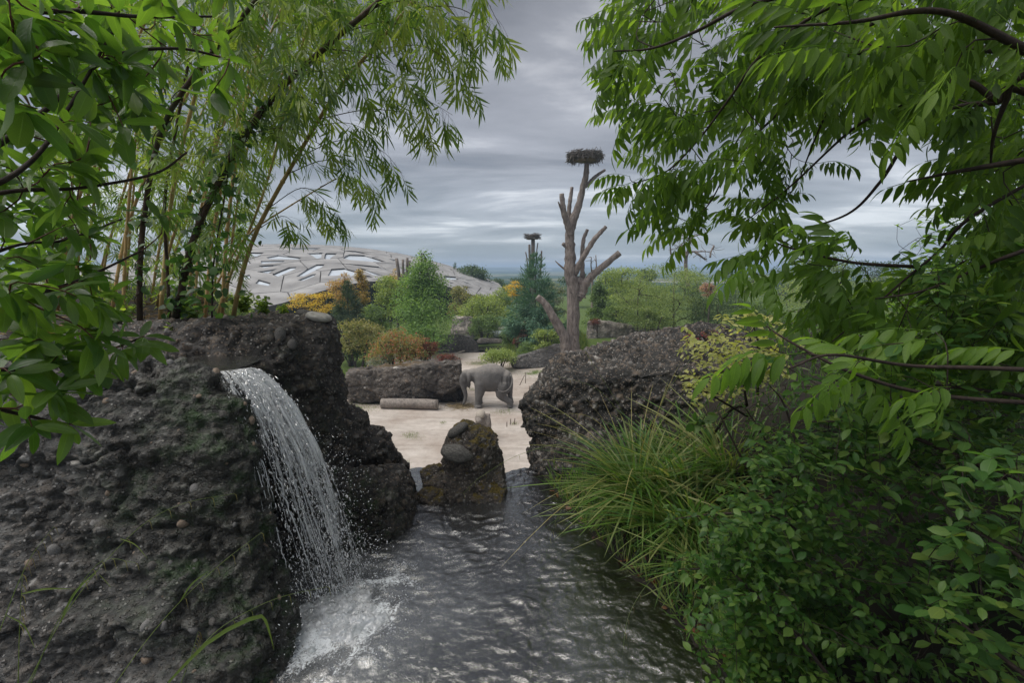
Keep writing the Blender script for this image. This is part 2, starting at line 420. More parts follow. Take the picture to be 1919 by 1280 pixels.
# ------------------------------------------------------------ leaves
def leaf_tpl(Lh=1.0, Wd=0.3, n=6, fold=0.25, droop=0.2, peak=0.45, tip=1.6, stalk=0.06, twist=0.0, wave=0.0):
    """one leaf along +Y, upper side +Z: (verts, quads, uv)"""
    t = np.linspace(0, 1, n + 1); w = (t ** (peak * 1.6)) * ((1 - t) ** (tip * 0.55)); w = w / w.max() * Wd / 2
    w[0] = Wd * 0.02; w[-1] = Wd * 0.01
    y = stalk + t * (1 - stalk); z = -droop * y ** 2
    V_ = []; U = []
    for i in range(n + 1):
        a = twist * t[i]; zz_ = fold * w[i]
        wv = wave * w[i] * math.sin(i * 2.3)
        V_ += [(-w[i] * math.cos(a), y[i], z[i] + zz_ + w[i] * math.sin(a) + wv), (0, y[i], z[i]), (w[i] * math.cos(a), y[i], z[i] + zz_ - w[i] * math.sin(a) - wv)]
        U += [(0, t[i]), (0.5, t[i]), (1, t[i])]
    q = []
    for i in range(n):
        b = i * 3; q += [(b, b + 1, b + 4, b + 3), (b + 1, b + 2, b + 5, b + 4)]
    return np.array(V_) * Lh, np.array(q), np.array(U)
def frames(d, up):
    d = unit(d); x = unit(np.cross(d, up)); z = np.cross(x, d)
    return np.stack([x, d, z], -1)          # columns
def tpl_join(parts):
    v = []; q = []; u = []; n = 0
    for a, b, c in parts:
        v.append(a); q.append(b + n); u.append(c); n += len(a)
    return np.vstack(v), np.vstack(q), np.vstack(u)
def tpl_xf(tp, R, s, p): return (tp[0] * s) @ np.asarray(R).T + np.asarray(p), tp[1], tp[2]
def stalk_tpl(pts, r, sides=4):
    b = MB(); b.tube(pts, r, sides, cap=False); u = np.vstack(b.uv); u[:] = (0.5, 0.3)
    return np.vstack(b.v), np.vstack(b.q), u
def compound_tpl(seed, pairs=5, Lh=0.30, leaf=0.115, wid=0.032, hang=0.9, n=4):
    r = np.random.default_rng(seed); parts = []
    ys = np.linspace(0.22, 0.93, pairs); base = np.array([(0, 0, 0), (0, .5 * Lh, .02 * Lh), (0, Lh, -.12 * Lh)])
    rach = spline(base, 7); parts.append(stalk_tpl(rach, 0.0016 * Lh / .3))
    for i, yy in enumerate(ys):
        p = spline(base, 50)[int(yy * 49)]
        for sgn in (-1, 1):
            l = leaf_tpl(1, wid / leaf * (0.85 + .3 * r.random()), n, 0.35, 0.15 + 0.25 * r.random(), 0.42, 1.8)
            h = hang * (0.5 + 0.9 * r.random())
            d = unit((sgn * (0.9 - .25 * h), 0.45 + 0.25 * r.random(), -h)); up = unit((sgn * 0.8 * h + .2 * r.normal(), 0.15 * r.normal(), 1))
            F = frames(d[None], up[None])[0]
            parts.append(tpl_xf(l, F, leaf * (0.75 + .35 * math.sin(3.14 * (0.15 + 0.75 * yy))), p))
    l = leaf_tpl(1, wid / leaf, n, 0.3, 0.3, 0.42, 1.8)
    parts.append(tpl_xf(l, frames(np.array([(0.1, 0.8, -0.55)]), np.array([(0, 0, 1.)]))[0], leaf * 1.05, rach[-1]))
    return tpl_join(parts)
def spray_tpl(seed, k=6, leaf=0.12, wid=0.013, n=3, spread=0.9):
    """fan of narrow bamboo leaves on a short twig"""
    r = np.random.default_rng(seed); tw = spline(np.array([(0, 0, 0), (0, .05, 0.0), (0, .10, -.015)]), 4); parts = [stalk_tpl(tw, 0.0008, 3)]
    for i in range(k):
        u = (i + .5) / k; p = tw[0] + (tw[-1] - tw[0]) * u; s = (-1) ** i
        a = s * spread * (1 - 0.75 * u) * (0.6 + .5 * r.random())
        d = unit((math.sin(a), math.cos(a), -0.25 - .5 * r.random())); up = unit((0.4 * r.normal(), 0.2, 1))
        l = leaf_tpl(1, wid / leaf, n, 0.3, 0.25 * r.random(), 0.35, 1.2, 0.03)
        parts.append(tpl_xf(l, frames(d[None], up[None])[0], leaf * (0.7 + .5 * r.random()), p))
    return tpl_join(parts)
def rosette_tpl(seed, k=7, leaf=1.0, wid=0.3, n=6, lo=0.15, hi=0.9, droop=.2): pass

def bake_leaves(name, tpls, ti, pos, R, sc, mat, parent, kind='stuff', label=None):
    vs = []; qs = []; us = []; rs = []; n = 0
    for k, tp in enumerate(tpls):
        m = np.nonzero(ti == k)[0]
        if not len(m): continue
        v = np.einsum('nij,kj->nki', R[m] * sc[m][:, None, None], tp[0]) + pos[m][:, None, :]
        nv = len(tp[0]); q = tp[1][None] + (np.arange(len(m)) * nv)[:, None, None] + n
        vs.append(v.reshape(-1, 3)); qs.append(q.reshape(-1, 4)); us.append(np.tile(tp[2], (len(m), 1)))
        rs.append(np.repeat(RNG.random(len(m)), nv)); n += len(m) * nv
    me = mesh(name, np.vstack(vs), np.vstack(qs), mat, np.vstack(us), np.concatenate(rs))
    return obj(name, me, parent, kind=kind, label=label)
def leaves(root, tpls, pos, d, up, sc, mat, nparts=0, part='leaf', stuff='foliage'):
    """place leaves; the nparts that show largest are objects, the rest one mesh"""
    pos = np.asarray(pos); R = frames(d, up); n = len(pos); ti = RNG.integers(0, len(tpls), n)
    px, py, f = project(pos)
    vis = (px > -60) & (px < 1980) & (py > -60) & (py < 1340)
    key = sc / f * np.where(vis, 1, 0.001); order = np.argsort(-key); A = order[:nparts]; B = order[nparts:]
    if nparts:
        mes = [mesh(part, tp[0], tp[1], mat, tp[2], np.zeros(len(tp[0]))) for tp in tpls]
        for i in A:
            o = bpy.data.objects.new(part, mes[ti[i]]); COL.objects.link(o)
            M4 = np.eye(4); M4[:3, :3] = R[i] * sc[i]; M4[:3, 3] = pos[i] - np.array(root.location)
            o.parent = root; o.matrix_basis = Matrix(M4.tolist())
    if len(B): bake_leaves(stuff, tpls, ti[B], pos[B], R[B], sc[B], mat, root)
def connect(tips, mains, rad=0.004, sag=0.08, reach=0.75, sides=5, name='twig', bias=None):
    """twigs from the nearest point of the main branches to each tip; returns builder and direction at tip"""
    C = [np.vstack(mains)]; T_ = unit(np.vstack([np.gradient(m_, axis=0) for m_ in mains])); b = MB(); D = np.zeros_like(tips); TT = [T_]
    d0 = np.array([np.min(np.linalg.norm(C[0] - t, axis=1)) for t in tips])
    for i in np.argsort(d0):                       # nearest tips first, later ones branch off the twigs already grown
        t = tips[i]; A = np.vstack(C); G = np.vstack(TT); dv = t - A; dd = np.linalg.norm(dv, axis=1) + 1e-6
        cost = dd * (1.25 - .45 * (dv * G).sum(1) / dd) + .05 * RNG.random(len(dd)) * dd
        k = int(np.argmin(cost)); c = A[k]; g_ = G[k]; l = dd[k]
        mid = c + g_ * l * .30 + (t - c) * .35 + np.array((0, 0, sag * l)) + RNG.normal(0, 0.05 * l, 3)
        p = spline(np.array([c, mid, t]), max(4, min(9, int(l / 0.06) + 3)))
        b.tube(p, np.linspace(rad * (0.7 + min(l, 1.0)), rad * 0.45, len(p)), sides, cap=False)
        D[i] = unit(p[-1] - p[-2]); C.append(p[2:]); TT.append(unit(np.gradient(p, axis=0))[2:])
    return b, D

# ================================================================= SETTING
ARZ = -4.9                                     # arena level
M_sand, t, out = newmat('arena_sand')
ps = geo(t)
a = noise(t, 0.35, 5, 0.6, ps); b = noise(t, 3.0, 6, 0.7, ps); g = noise(t, 28, 3, 0.6, ps)
mp = t.nodes.new('ShaderNodeMapping'); mp.inputs['Scale'].default_value = (0.35, 1.6, 1); L(t, ps, mp.inputs[0])
st = noise(t, 1.1, 5, 0.65, mp.outputs[0], 0.8)
c = ramp(t, a, [(0.35, (0.36, 0.305, 0.265)), (0.65, (0.51, 0.465, 0.425))])
c = mixc(t, 0.6, c, ramp(t, st, [(0.38, (0.78, 0.77, 0.75)), (0.56, (1.08, 1.08, 1.08))]), 'MULTIPLY')
c = mixc(t, 0.4, c, ramp(t, b, [(0.35, (0.72, 0.70, 0.68)), (0.6, (1.1, 1.1, 1.1))]), 'MULTIPLY')
gcol = ramp(t, g, [(0.35, (0.05, 0.08, 0.02)), (0.65, (0.12, 0.17, 0.045))])
gf = M(t, 'ADD', attr(t, 'green'), M(t, 'MULTIPLY', M(t, 'SUBTRACT', b, 0.5), 1.1))
c = mixc(t, M(t, 'MULTIPLY', M(t, 'SUBTRACT', gf, 0.45, True), 4.0, True), c, gcol)
L(t, bsdf(t, c, 0.95, bump(t, M(t, 'ADD', M(t, 'ADD', b, g), st), 0.8, 0.05), 0.15).outputs[0], out.inputs[0])

M_soil = simple_mat('bank_soil', (0.007, 0.006, 0.005), (0.028, 0.023, 0.018), 12, 0.95, 1.0, 0.04)
M_bed = simple_mat('pool_bed_silt', (0.012, 0.010, 0.006), (0.06, 0.05, 0.032), 5, 0.9, 0.8, 0.04)

def grid(name, xs, ys, hf, mat, attrs=None):
    X, Y = np.meshgrid(xs, ys); x_ = X.ravel(); y_ = Y.ravel(); z = hf(x_, y_)
    nx, ny = len(xs), len(ys); i = (np.arange(ny - 1)[:, None] * nx + np.arange(nx - 1)[None]).ravel()
    q = np.stack([i, i + 1, i + nx + 1, i + nx], 1); v = np.stack([x_, y_, z], 1)
    at = {k: f(x_, y_) for k, f in (attrs or {}).items()}
    return obj(name, mesh(name, v, q, mat, attrs=at), kind='structure')
def sst(a, b, x):
    t_ = np.clip((x - a) / (b - a), 0, 1); return t_ * t_ * (3 - 2 * t_)
def gauss(x, y, cx, cy, rx, ry): return np.exp(-((x - cx) / rx) ** 2 - ((y - cy) / ry) ** 2)
KN = P(1085, 640, 36.0)
UPc = P(905, 628, 52)
def arena_h(x, y):
    z = np.full(len(x), ARZ) + 0.10 * fbm(np.stack([x, y, 0 * x], 1) * 0.22, 3, 2) + 0.025 * fbm(np.stack([x, y, 0 * x], 1) * 1.6, 3, 4)
    z += 1.75 * sst(0, 1, np.clip(1.25 * gauss(x, y, KN[0] + 1.5, KN[1] + 3, 6.5, 5.0), 0, 1))
    z += 0.5 * sst(46, 49, y) * sst(-10, -4, x) * (1 - sst(4, 9, x))
    z += 1.0 * sst(14, 30, x) * sst(8, 30, y)
    z += 0.35 * gauss(x, y, 9, 26, 3, 4)
    z -= 0.35 * gauss(x, y, -0.9, 43, 2.4, 1.8)
    return z
def green_m(x, y):
    px, py, f = project(np.stack([x, y, np.full(len(x), ARZ)], 1))
    g = np.zeros(len(x))
    g = np.maximum(g, 1.0 * ((px < 690) & (y > 29.0)))
    g = np.maximum(g, 0.62 * gauss(px, py, 665, 765, 28, 9))
    g = np.maximum(g, 0.60 * gauss(px, py, 775, 818, 18, 5))
    g = np.maximum(g, 0.55 * gauss(px, py, 960, 772, 30, 8))
    g = np.maximum(g, 0.65 * gauss(px, py, 1010, 700, 60, 8))
    g = np.maximum(g, 0.70 * gauss(px, py, 905, 683, 40, 5))
    g = np.maximum(g, 1.0 * (y > 42)); g = np.maximum(g, 1.0 * (x > 4 + 0 * x) * (y > 33.5) * (x < 30))
    g = np.maximum(g, 1.0 * ((x > 1.5) & (y > 34.5)))
    g = np.maximum(g, 1.0 * (x > 12) * (y < 31)); g = np.maximum(g, 1.0 * (x < -12))
    path = gauss(x, y, 7.5, 44, 9, 1.6); g = g * (1 - path)
    g = g * (1 - gauss(x, y, -2.5, 40, 4.5, 2.6))
    return g
xs = np.concatenate([np.arange(-60, -16, 1.5), np.arange(-16, 16, 0.22), np.arange(16, 62, 1.5)])
ys = np.concatenate([np.arange(6.2, 30, 0.25), np.arange(30, 62, 0.5), np.arange(62, 130, 3)])
grid('arena_ground', xs, ys, arena_h, M_sand, {'green': green_m})

# far meadow and hills seen through the haze
M_far, t, out = newmat('far_land')
v1 = N(t, 'ShaderNodeTexVoronoi', Scale=0.006); L(t, geo(t), v1.inputs['Vector'])
s_ = t.nodes.new('ShaderNodeSeparateXYZ'); L(t, v1.outputs['Color'], s_.inputs[0])
c = ramp(t, s_.outputs[0], [(0.0, (0.03, 0.055, 0.02)), (0.45, (0.04, 0.07, 0.025)), (0.55, (0.10, 0.14, 0.05)), (0.8, (0.17, 0.16, 0.08)), (1.0, (0.30, 0.29, 0.27))])
L(t, bsdf(t, mixc(t, 0.4, c, ramp(t, noise(t, .05, 5), [(0.3, (.5, .5, .5)), (0.7, (1.3, 1.3, 1.3))]), 'MULTIPLY'), 1.0, None, 0.0).outputs[0], out.inputs[0])
xs = np.linspace(-4200, 4200, 90); ys = np.concatenate([np.linspace(-60, 120, 4), np.linspace(160, 2900, 60)])
def far_h(x, y):
    base = ARZ - 0.35 - 0.0 * y
    r = sst(900, 1500, y) * (4.0 + 3.0 * fbm(np.stack([x / 520, y / 900, 0 * x], 1), 3, 3))
    r2 = sst(1500, 2500, y) * (16.5 + 7.0 * fbm(np.stack([x / 800, y / 2500, 0 * x + 4], 1), 3, 8))
    return base - 3.5 * sst(150, 400, y) + np.maximum(r, 0) + np.maximum(r2, 0)
grid('meadow', xs, ys, far_h, M_far)

# near bank round the pool
SH = [(0.05, 6.4), (0.25, 5.7), (0.56, 4.75), (0.80, 4.0), (1.08, 3.4), (1.36, 2.5), (1.5, 1.5), (1.5, -1)]   # right shore (x, y)
shx = np.array([q[0] for q in SH]); shy = np.array([q[1] for q in SH])
def bank_h(x, y):
    s_ = np.interp(y, shy[::-1], shx[::-1])
    dr = x - s_
    right = np.where(dr > 0, np.minimum(1.15, dr * 0.55), np.maximum(-0.45, dr * 0.9))
    right = np.where(dr > 0, right + 0.5 * sst(1.5, 5, dr), right)
    xl = np.interp(y, [-1, 2.0, 3.3, 4.0, 4.6, 6, 9], [-3.4, -3.4, -2.35, -2.1, -2.15, -2.4, -3.2])
    lh = np.interp(y, [0, 2.9, 3.4, 3.8, 4.3, 12], [-.1, .4, 1.80, 1.80, 1.98, 1.95]) + 0.25 * sst(-3.2, -7, x)
    lh = lh - sst(-.68, -.56, x / np.maximum(y, .5)) * np.clip(y - 4.6, 0, 4) * .40
    left = sst(0.0, 0.22, xl - x)
    h = right * (1 - left) + lh * left
    h += 0.05 * fbm(np.stack([x, y, 0 * x], 1) * 2.2, 3, 6) * sst(-.2, .2, h)
    yc = np.interp(x, [-8, -3.5, -2.2, -0.6, 1.3, 3, 8], [11, 9, 5.9, 5.75, 6.1, 8, 9])      # rim of the cliff to the arena
    cl = sst(0, 1.0, (y - yc + .05) / np.where((x > -2.3) & (x < 1.2), .55, 1.3))
    hm = np.where((x > -2.3) & (x < 1.2), np.minimum(np.where(y > yc - .35, -0.06, h), h * 1.0), h)
    return hm * (1 - cl) + (ARZ - 0.3) * cl
xs = np.concatenate([np.arange(-14, -4, .5), np.arange(-4, 3, 0.08), np.arange(3, 14, 0.5)]); ys = np.concatenate([np.arange(-1, 7.5, 0.08), np.arange(7.5, 14, 0.3)])
grid('pool_bank', xs, ys, bank_h, M_soil)

# ================================================================= ROCKS ROUND THE POOL
M_rockL = rock_mat('conglomerate_left', (0.035, 0.031, 0.028), (0.155, 0.142, 0.13), moss=0.0, wet=((-1.25, 2.95), 1.35, ), scale=1.0) if False else \
          rock_mat('conglomerate_left', (0.016, 0.0158, 0.0155), (0.125, 0.123, 0.12), peb=((0.07, 0.065, 0.06), (0.27, 0.26, 0.25), (0.14, 0.122, 0.107)), wet=((-1.45, 3.05, 1.35), True))
M_rockB = rock_mat('conglomerate_dark', (0.014, 0.013, 0.0125), (0.082, 0.076, 0.073), wet=((-1.35, 3.3, 1.15), True))
M_rockM = rock_mat('conglomerate_mossy', (0.03, 0.026, 0.023), (0.125, 0.11, 0.098), moss=0.62, mosscol=((0.045, 0.036, 0.008), (0.17, 0.125, 0.03)))
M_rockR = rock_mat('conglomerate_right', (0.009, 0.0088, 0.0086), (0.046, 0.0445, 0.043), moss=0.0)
M_cob = simple_mat('smooth_cobble', (0.05, 0.048, 0.045), (0.17, 0.16, 0.15), 14, 0.85, 0.8, 0.012, .2)
M_cobL = simple_mat('pale_cobble', (0.22, 0.20, 0.175), (0.5, 0.48, 0.44), 4, 0.75, 0.4, 0.01)
M_cobG = simple_mat('grey_cobble', (0.10, 0.098, 0.095), (0.26, 0.25, 0.245), 16, 0.85, 0.8, 0.01)
M_cobB = simple_mat('brown_cobble', (0.10, 0.075, 0.055), (0.26, 0.20, 0.155), 9, 0.75, 0.4, 0.01)

COBM = {}
def cobble(parent, p, s, mat, rot=None, label=None, name='cobble', seed=None):
    k = (mat.name, RNG.integers(0, 3) if seed is None else seed)
    if k not in COBM: COBM[k] = cobble_mesh('cobble', mat, int(k[1]) + 1)
    o = bpy.data.objects.new(name, COBM[k]); COL.objects.link(o); o.parent = parent
    rot = rot or [float(q) for q in RNG.random(3) * 3]
    from mathutils import Euler
    sc = (s, s, s) if np.isscalar(s) else s
    o.matrix_basis = Matrix.Translation(Vector([float(q) for q in np.asarray(p)]) - parent.location) @ Euler(rot).to_matrix().to_4x4() @ Matrix.Diagonal((*[float(q) for q in sc], 1))
    if label: o['label'] = label
    return o
def stud(parent, body, n, smin, smax, mats, box=None, seed=0, facing=-0.2):
    """cobbles set singly into the surface of a rock mesh where the camera side shows them"""
    v, nn = vget(body); px, py, f = project(v)
    r = np.random.default_rng(seed)
    view = unit(v - np.array((0, 0, CAMZ))); face = (view * nn).sum(1)
    ok = (face < facing) & (px > -20) & (px < 1940) & (py < 1300)
    if box: ok &= (px > box[0]) & (px < box[2]) & (py > box[1]) & (py < box[3])
    idx = np.nonzero(ok)[0]; r.shuffle(idx); got = []
    for i in idx:
        if len(got) >= n: break
        s = smin + (smax - smin) * r.random() ** 2.5
        if any(np.linalg.norm(v[i] - g_) < (s + s2) * 1.05 for g_, s2 in got): continue
        got.append((v[i], s))
        cobble(parent, v[i] - nn[i] * s * 0.45, s, mats[r.integers(0, len(mats))], [float(q) for q in r.random(3) * 6])

# R1: the big wall under the leaves, left
r1 = empty('conglomerate_rock', (-2.4, 2.9, 0), 'big grey pebbly rock wall at lower left that the waterfall pours beside', 'rock')
F = [(-60, 660, 3.15), (120, 640, 3.25), (215, 648, 3.2), (300, 668, 3.15), (350, 688, 3.12), (395, 702, 3.10), (430, 728, 3.07), (458, 760, 3.04)]
Bk = [(-60, 655, 4.0), (200, 648, 3.75), (330, 680, 3.4), (400, 720, 3.3), (470, 770, 3.2)]
lo = [(-250, 1440, 2.1), (0, 1420, 2.15), (300, 1400, 2.2), (480, 1370, 2.3), (545, 1250, 2.62), (560, 1150, 2.85)]
md = [(-120, 900, 2.72), (150, 900, 2.72), (330, 900, 2.76), (450, 900, 2.86), (485, 860, 2.97), (505, 1000, 2.86), (520, 1120, 2.78)]
pts = [P(*q) for q in F + Bk + lo + md] + [np.array((-4.3, 4.0, -0.5)), np.array((-1.9, 3.4, -0.5)), np.array((-4.3, 4, 2.0)), np.array((-4.3, 2.3, -.5)), np.array((-4.2, 2.9, 2.0))]
r1b = rock_mesh('rock_body', [('hull', pts)], 0.0165, M_rockL, big=0.08, mid=0.06, fine=0.038, pebs=((0.12, 0.22), (0.062, 0.6), (0.040, 0.75)), seed=3, strat=0.05)
obj('rock_body', r1b, r1)
cobble(r1, P(284, 716, 3.12), (0.095, 0.085, 0.075), M_cob, (0, 0, 0.3), 'round dark grey cobble set in the rock face', seed=0)
cobble(r1, P(163, 893, 2.83), (0.045, 0.03, 0.035), M_cobB, (0, 0, 0.3), 'pale brown cobble')
cobble(r1, P(143, 868, 2.80), (0.035, 0.03, 0.028), M_cobL, (0, 0, 0.3))
stud(r1, r1b, 150, 0.012, 0.042, [M_cob, M_cobB, M_cob, M_cobB, M_cobG], seed=5)

# R2: ledge and column behind the fall
r2 = empty('conglomerate_rock', (-2.0, 4.4, 0), 'dark craggy rock with an upright column and two rounded ledges behind the waterfall', 'rock')
A_ = [P(*q) for q in [(150, 612, 4.1), (280, 604, 3.95), (380, 604, 3.95), (470, 608, 4.0), (540, 616, 4.05), (565, 640, 4.1), (575, 800, 4.0), (570, 940, 3.85), (480, 720, 3.72), (400, 690, 3.70), (200, 690, 3.75),
     (150, 606, 4.9), (470, 592, 4.9), (560, 600, 4.9)]] + [np.array((-4.3, 4.0, -.4)), np.array((-1.75, 3.85, -.4)), np.array((-2.0, 4.9, -.4)), np.array((-4.3, 4.9, -.4))]
B_ = [P(*q) for q in [(548, 600, 4.35), (600, 588, 4.45), (630, 602, 4.5), (640, 680, 4.55), (636, 760, 4.55), (585, 700, 4.1), (585, 840, 4.05), (660, 830, 4.35), (470, 588, 5.4), (560, 594, 5.4), (622, 606, 5.3), (650, 760, 5.4)]] + [np.array((-1.7, 4.3, .0)), np.array((-1.9, 5.3, 0.0))]
C_ = [P(q[0], q[1], q[2] + .14) for q in [(590, 800, 4.2), (655, 800, 4.55), (705, 812, 4.75), (738, 840, 4.75), (736, 866, 4.8), (690, 874, 4.62), (620, 878, 4.45), (640, 790, 5.2), (720, 820, 5.4)]] + [np.array((-1.2, 5.2, .2)), np.array((-1.7, 4.3, .2))]
D_ = [P(q[0], q[1], q[2] - .10) for q in [(600, 885, 4.0), (660, 880, 4.4), (745, 868, 4.8), (770, 888, 4.75), (768, 950, 4.45), (735, 1000, 4.15), (660, 1010, 4.0), (600, 1000, 3.85), (755, 868, 5.4)]] + [np.array((-0.95, 4.35, -.5)), np.array((-1.3, 4.0, -.5)), np.array((-1.9, 3.85, -.5)), np.array((-1.1, 5.5, -.5)), np.array((-2.0, 5.4, -.5))]
r2b = rock_mesh('rock_body', [('hull', A_), ('hull', B_), ('hull', C_), ('ell', P(655, 800, 4.62), (.22, .3, .22)), ('ell', P(676, 834, 4.85), (.34, .4, .19))], 0.022, M_rockB, big=0.07, mid=0.05, fine=0.036, pebs=((0.09, 0.35), (0.045, 0.5)), seed=11, smooth=3, strat=0.015)
obj('rock_body', r2b, r2)
obj('lower_ledge', rock_mesh('lower_ledge', [('hull', D_), ('ell', P(700, 935, 4.42), (.36, .4, .28))], 0.022, M_rockB, big=0.05, mid=0.045, fine=0.036, pebs=((0.09, 0.35), (0.045, 0.5)), seed=14, smooth=4), r2, label='low rounded ledge standing in the pool at the foot of the column')
for q, s, m_, lb in [((597, 588, 4.42), (0.13, 0.10, 0.07), M_cobL, 'smooth pale boulder on top of the column'), ((571, 582, 4.6), (0.09, 0.07, 0.06), M_cob, 'small grey cobble beside the pale one')]:
    cobble(r2, P(*q) - np.array((0, 0, .03)), s, m_, (0, 0.15, -0.2), lb, seed=1)
for q, s in [((525, 628, 4.03), .07), ((470, 640, 3.98), .05), ((548, 645, 4.0), .05), ((430, 622, 3.97), .04)]: cobble(r2, P(*q), s, M_cob)
stud(r2, r2b, 110, 0.012, 0.036, [M_cob, M_cobB, M_cobG, M_cob], seed=6)
# reddish fracture patch on the column edge
M_red = simple_mat('fresh_fracture', (0.16, 0.09, 0.07), (0.42, 0.30, 0.25), 14, 0.9, 0.8, 0.02)
fr = cobble_mesh('fracture_scar', M_red, 4, 4)
for k_, (q, s) in enumerate([((636, 748, 4.50), (0.05, 0.06, 0.075)), ((622, 730, 4.46), (0.08, 0.05, 0.035))]):
    o = bpy.data.objects.new('fracture_scar', fr); COL.objects.link(o); o.parent = r2; o.matrix_basis = Matrix.Translation(Vector(P(*q)) - r2.location) @ Matrix.Diagonal((*s, 1))

# centre rock in the outflow
r3 = empty('mossy_rock', P(880, 940, 5.1), 'squat rock with brown moss on top in the pool outlet', 'rock')
A_ = [P(*q) for q in [(836, 822, 4.95), (868, 806, 5.05), (925, 806, 5.15), (938, 850, 5.0), (950, 915, 4.85), (940, 945, 4.75), (850, 940, 4.75), (835, 880, 4.8), (826, 850, 4.9), (860, 800, 5.6), (920, 806, 5.6), (945, 880, 5.6)]] + [np.array((-.15, 4.75, -.4)), np.array((-.75, 4.75, -.4)), np.array((-.7, 5.6, -.4)), np.array((-.05, 5.6, -.4))]
C_ = [P(*q) for q in [(782, 884, 5.0), (800, 870, 5.1), (840, 866, 5.1), (850, 925, 4.85), (790, 915, 4.9), (800, 868, 5.5)]] + [np.array((-.95, 5.0, -.3)), np.array((-.7, 4.9, -.3)), np.array((-.9, 5.5, -.3))]
r3b = rock_mesh('rock_body', [('hull', A_), ('hull', C_), ('ell', P(882, 850, 5.1), (.34, .35, .40))], 0.014, M_rockM, big=0.05, mid=0.035, fine=0.022, pebs=((0.08, 0.35), (0.04, 0.5)), seed=21, smooth=12)
obj('rock_body', r3b, r3)
cobble(r3, P(856, 850, 4.80), (0.185, 0.15, 0.14), M_cob, (0, 0.25, 0.1), 'large rounded grey cobble bulging from the front', seed=2)
cobble(r3, P(858, 806, 4.98), (0.13, 0.09, 0.085), M_cob, (0, -0.6, 0.1), 'long grey cobble leaning on the top edge', seed=1)
stud(r3, r3b, 40, 0.012, 0.03, [M_cob, M_cobB, M_cobG], seed=8)
r4 = empty('small_rock', P(812, 940, 4.85), 'small low wet rock in the water at the foot of the mossy rock', 'rock')
obj('rock_body', rock_mesh('rock_body', [('ell', PZ(812, 935, 0.0) + np.array((0, 0, 0.0)), (0.19, 0.16, 0.15))], 0.014, M_rockM, big=.05, mid=.03, fine=.012, pebs=((0.05, .5),), seed=25), r4)

# right rock
r5 = empty('conglomerate_rock', (1.2, 6.0, 0), 'long dark rock with a sloping pitted top right of the outlet, behind the grass', 'rock')
A_ = [P(*q) for q in [(975, 762, 5.95), (990, 735, 6.0), (1020, 700, 6.1), (1050, 672, 6.2), (1110, 655, 6.3), (1200, 632, 6.4), (1290, 616, 6.4), (1360, 616, 6.3), (1440, 650, 6.0),
     (975, 800, 5.9), (1000, 830, 5.85), (1060, 720, 5.6), (1200, 700, 5.4), (1350, 690, 5.3), (1100, 850, 5.3), (1350, 850, 4.9), (1040, 850, 5.5),
     (1000, 725, 7.0), (1060, 665, 7.3), (1200, 626, 7.5), (1300, 608, 7.5), (1440, 640, 7.2)]]
B_ = [P(*q) for q in [(980, 842, 5.95), (1000, 820, 5.9), (1060, 830, 5.3), (990, 872, 5.75), (1060, 905, 5.1), (1200, 900, 4.6), (1350, 900, 4.4), (1350, 800, 4.9)]] + [np.array((0.3, 5.5, -.4)), np.array((.8, 4.9, -.4)), np.array((3, 4.6, -.3)), np.array((3, 6.8, -.4)), np.array((.35, 6.8, -.4))]
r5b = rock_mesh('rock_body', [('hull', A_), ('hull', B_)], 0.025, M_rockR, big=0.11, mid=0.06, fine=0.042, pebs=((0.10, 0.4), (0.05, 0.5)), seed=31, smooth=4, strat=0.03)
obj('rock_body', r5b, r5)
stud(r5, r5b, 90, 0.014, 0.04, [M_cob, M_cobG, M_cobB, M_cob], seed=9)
M_stain = simple_mat('bank_stone', (0.05, 0.045, 0.04), (0.14, 0.12, 0.10), 8, 0.8, .4, .01)
for k_, (px, py, s) in enumerate([(1215, 1022, .055), (1240, 1030, .04), (1190, 1010, .035), (1275, 1065, .05), (1300, 1110, .06), (1330, 1150, .05), (1150, 975, .05)]):
    q = PZ(px, py, 0.02); o = obj('shore_stone', cobble_mesh('shore_stone', M_stain if k_ % 2 else M_cobB, 10 + k_), None,
        ['brown rounded stone at the water edge under the sedge', 'grey stone just right of the brown stone by the sedge', 'dark stone left of the brown stone by the sedge', 'stone on the dark shore right of the sedge', 'largest stone on the dark shore by the green shrub', 'stone on the shore closest to the bottom green shrub', 'farthest stone at the foot of the sedge clump'][k_], 'stone', 'stones along the right shore')
    o.location = q; o.scale = (s, s, s * .8)

# ================================================================= WATER
IMP = PZ(640, 1165, 0.0)                                  # where the fall lands
def wave(x, y):
    p = np.stack([x * 1.0, y * 1.0, 0 * x], 1)
    d = np.hypot(x - IMP[0], y - IMP[1])
    w = 0.012 * fbm(p * (2.4, 3.4, 1), 3, 51) + 0.011 * (1 - 2 * np.abs(fbm(p * (6.0, 8.5, 1) + 0.6 * np.stack([fbm(p * 2, 2, 60)] * 3, 1), 3, 52)))
    w += 0.0042 * (1 - 2 * np.abs(fbm(p * (18, 26, 1) + .8 * np.stack([fbm(p * 3, 2, 63)] * 3, 1), 2, 54)))
    w += 0.014 * np.sin(d * 19 - 1.5 * fbm(p * 2.5, 2, 55)) * np.exp(-d * 1.3) 
    near = np.exp(-(d / 0.42) ** 2)
    w += near * (0.045 * fbm(p * 7, 4, 57) + 0.035)
    out_ = np.exp(-((x - PZ(960, 880, 0)[0]) / 0.16) ** 2) * sst(4.4, 5.4, y)
    w += out_ * 0.012 * fbm(p * (30, 6, 1), 2, 59) - 0.55 * sst(5.58 + .10 * np.sin(x * 9), 5.95, y)
    return w
M_water, t, out = newmat('stream_water')
ps = geo(t)
bn = M(t, 'ADD', noise(t, 22, 5, 0.65, ps, 1.0), M(t, 'MULTIPLY', noise(t, 60, 3, 0.6, ps, 0.6), 0.5))
nb = bump(t, bn, 0.6, 0.012)
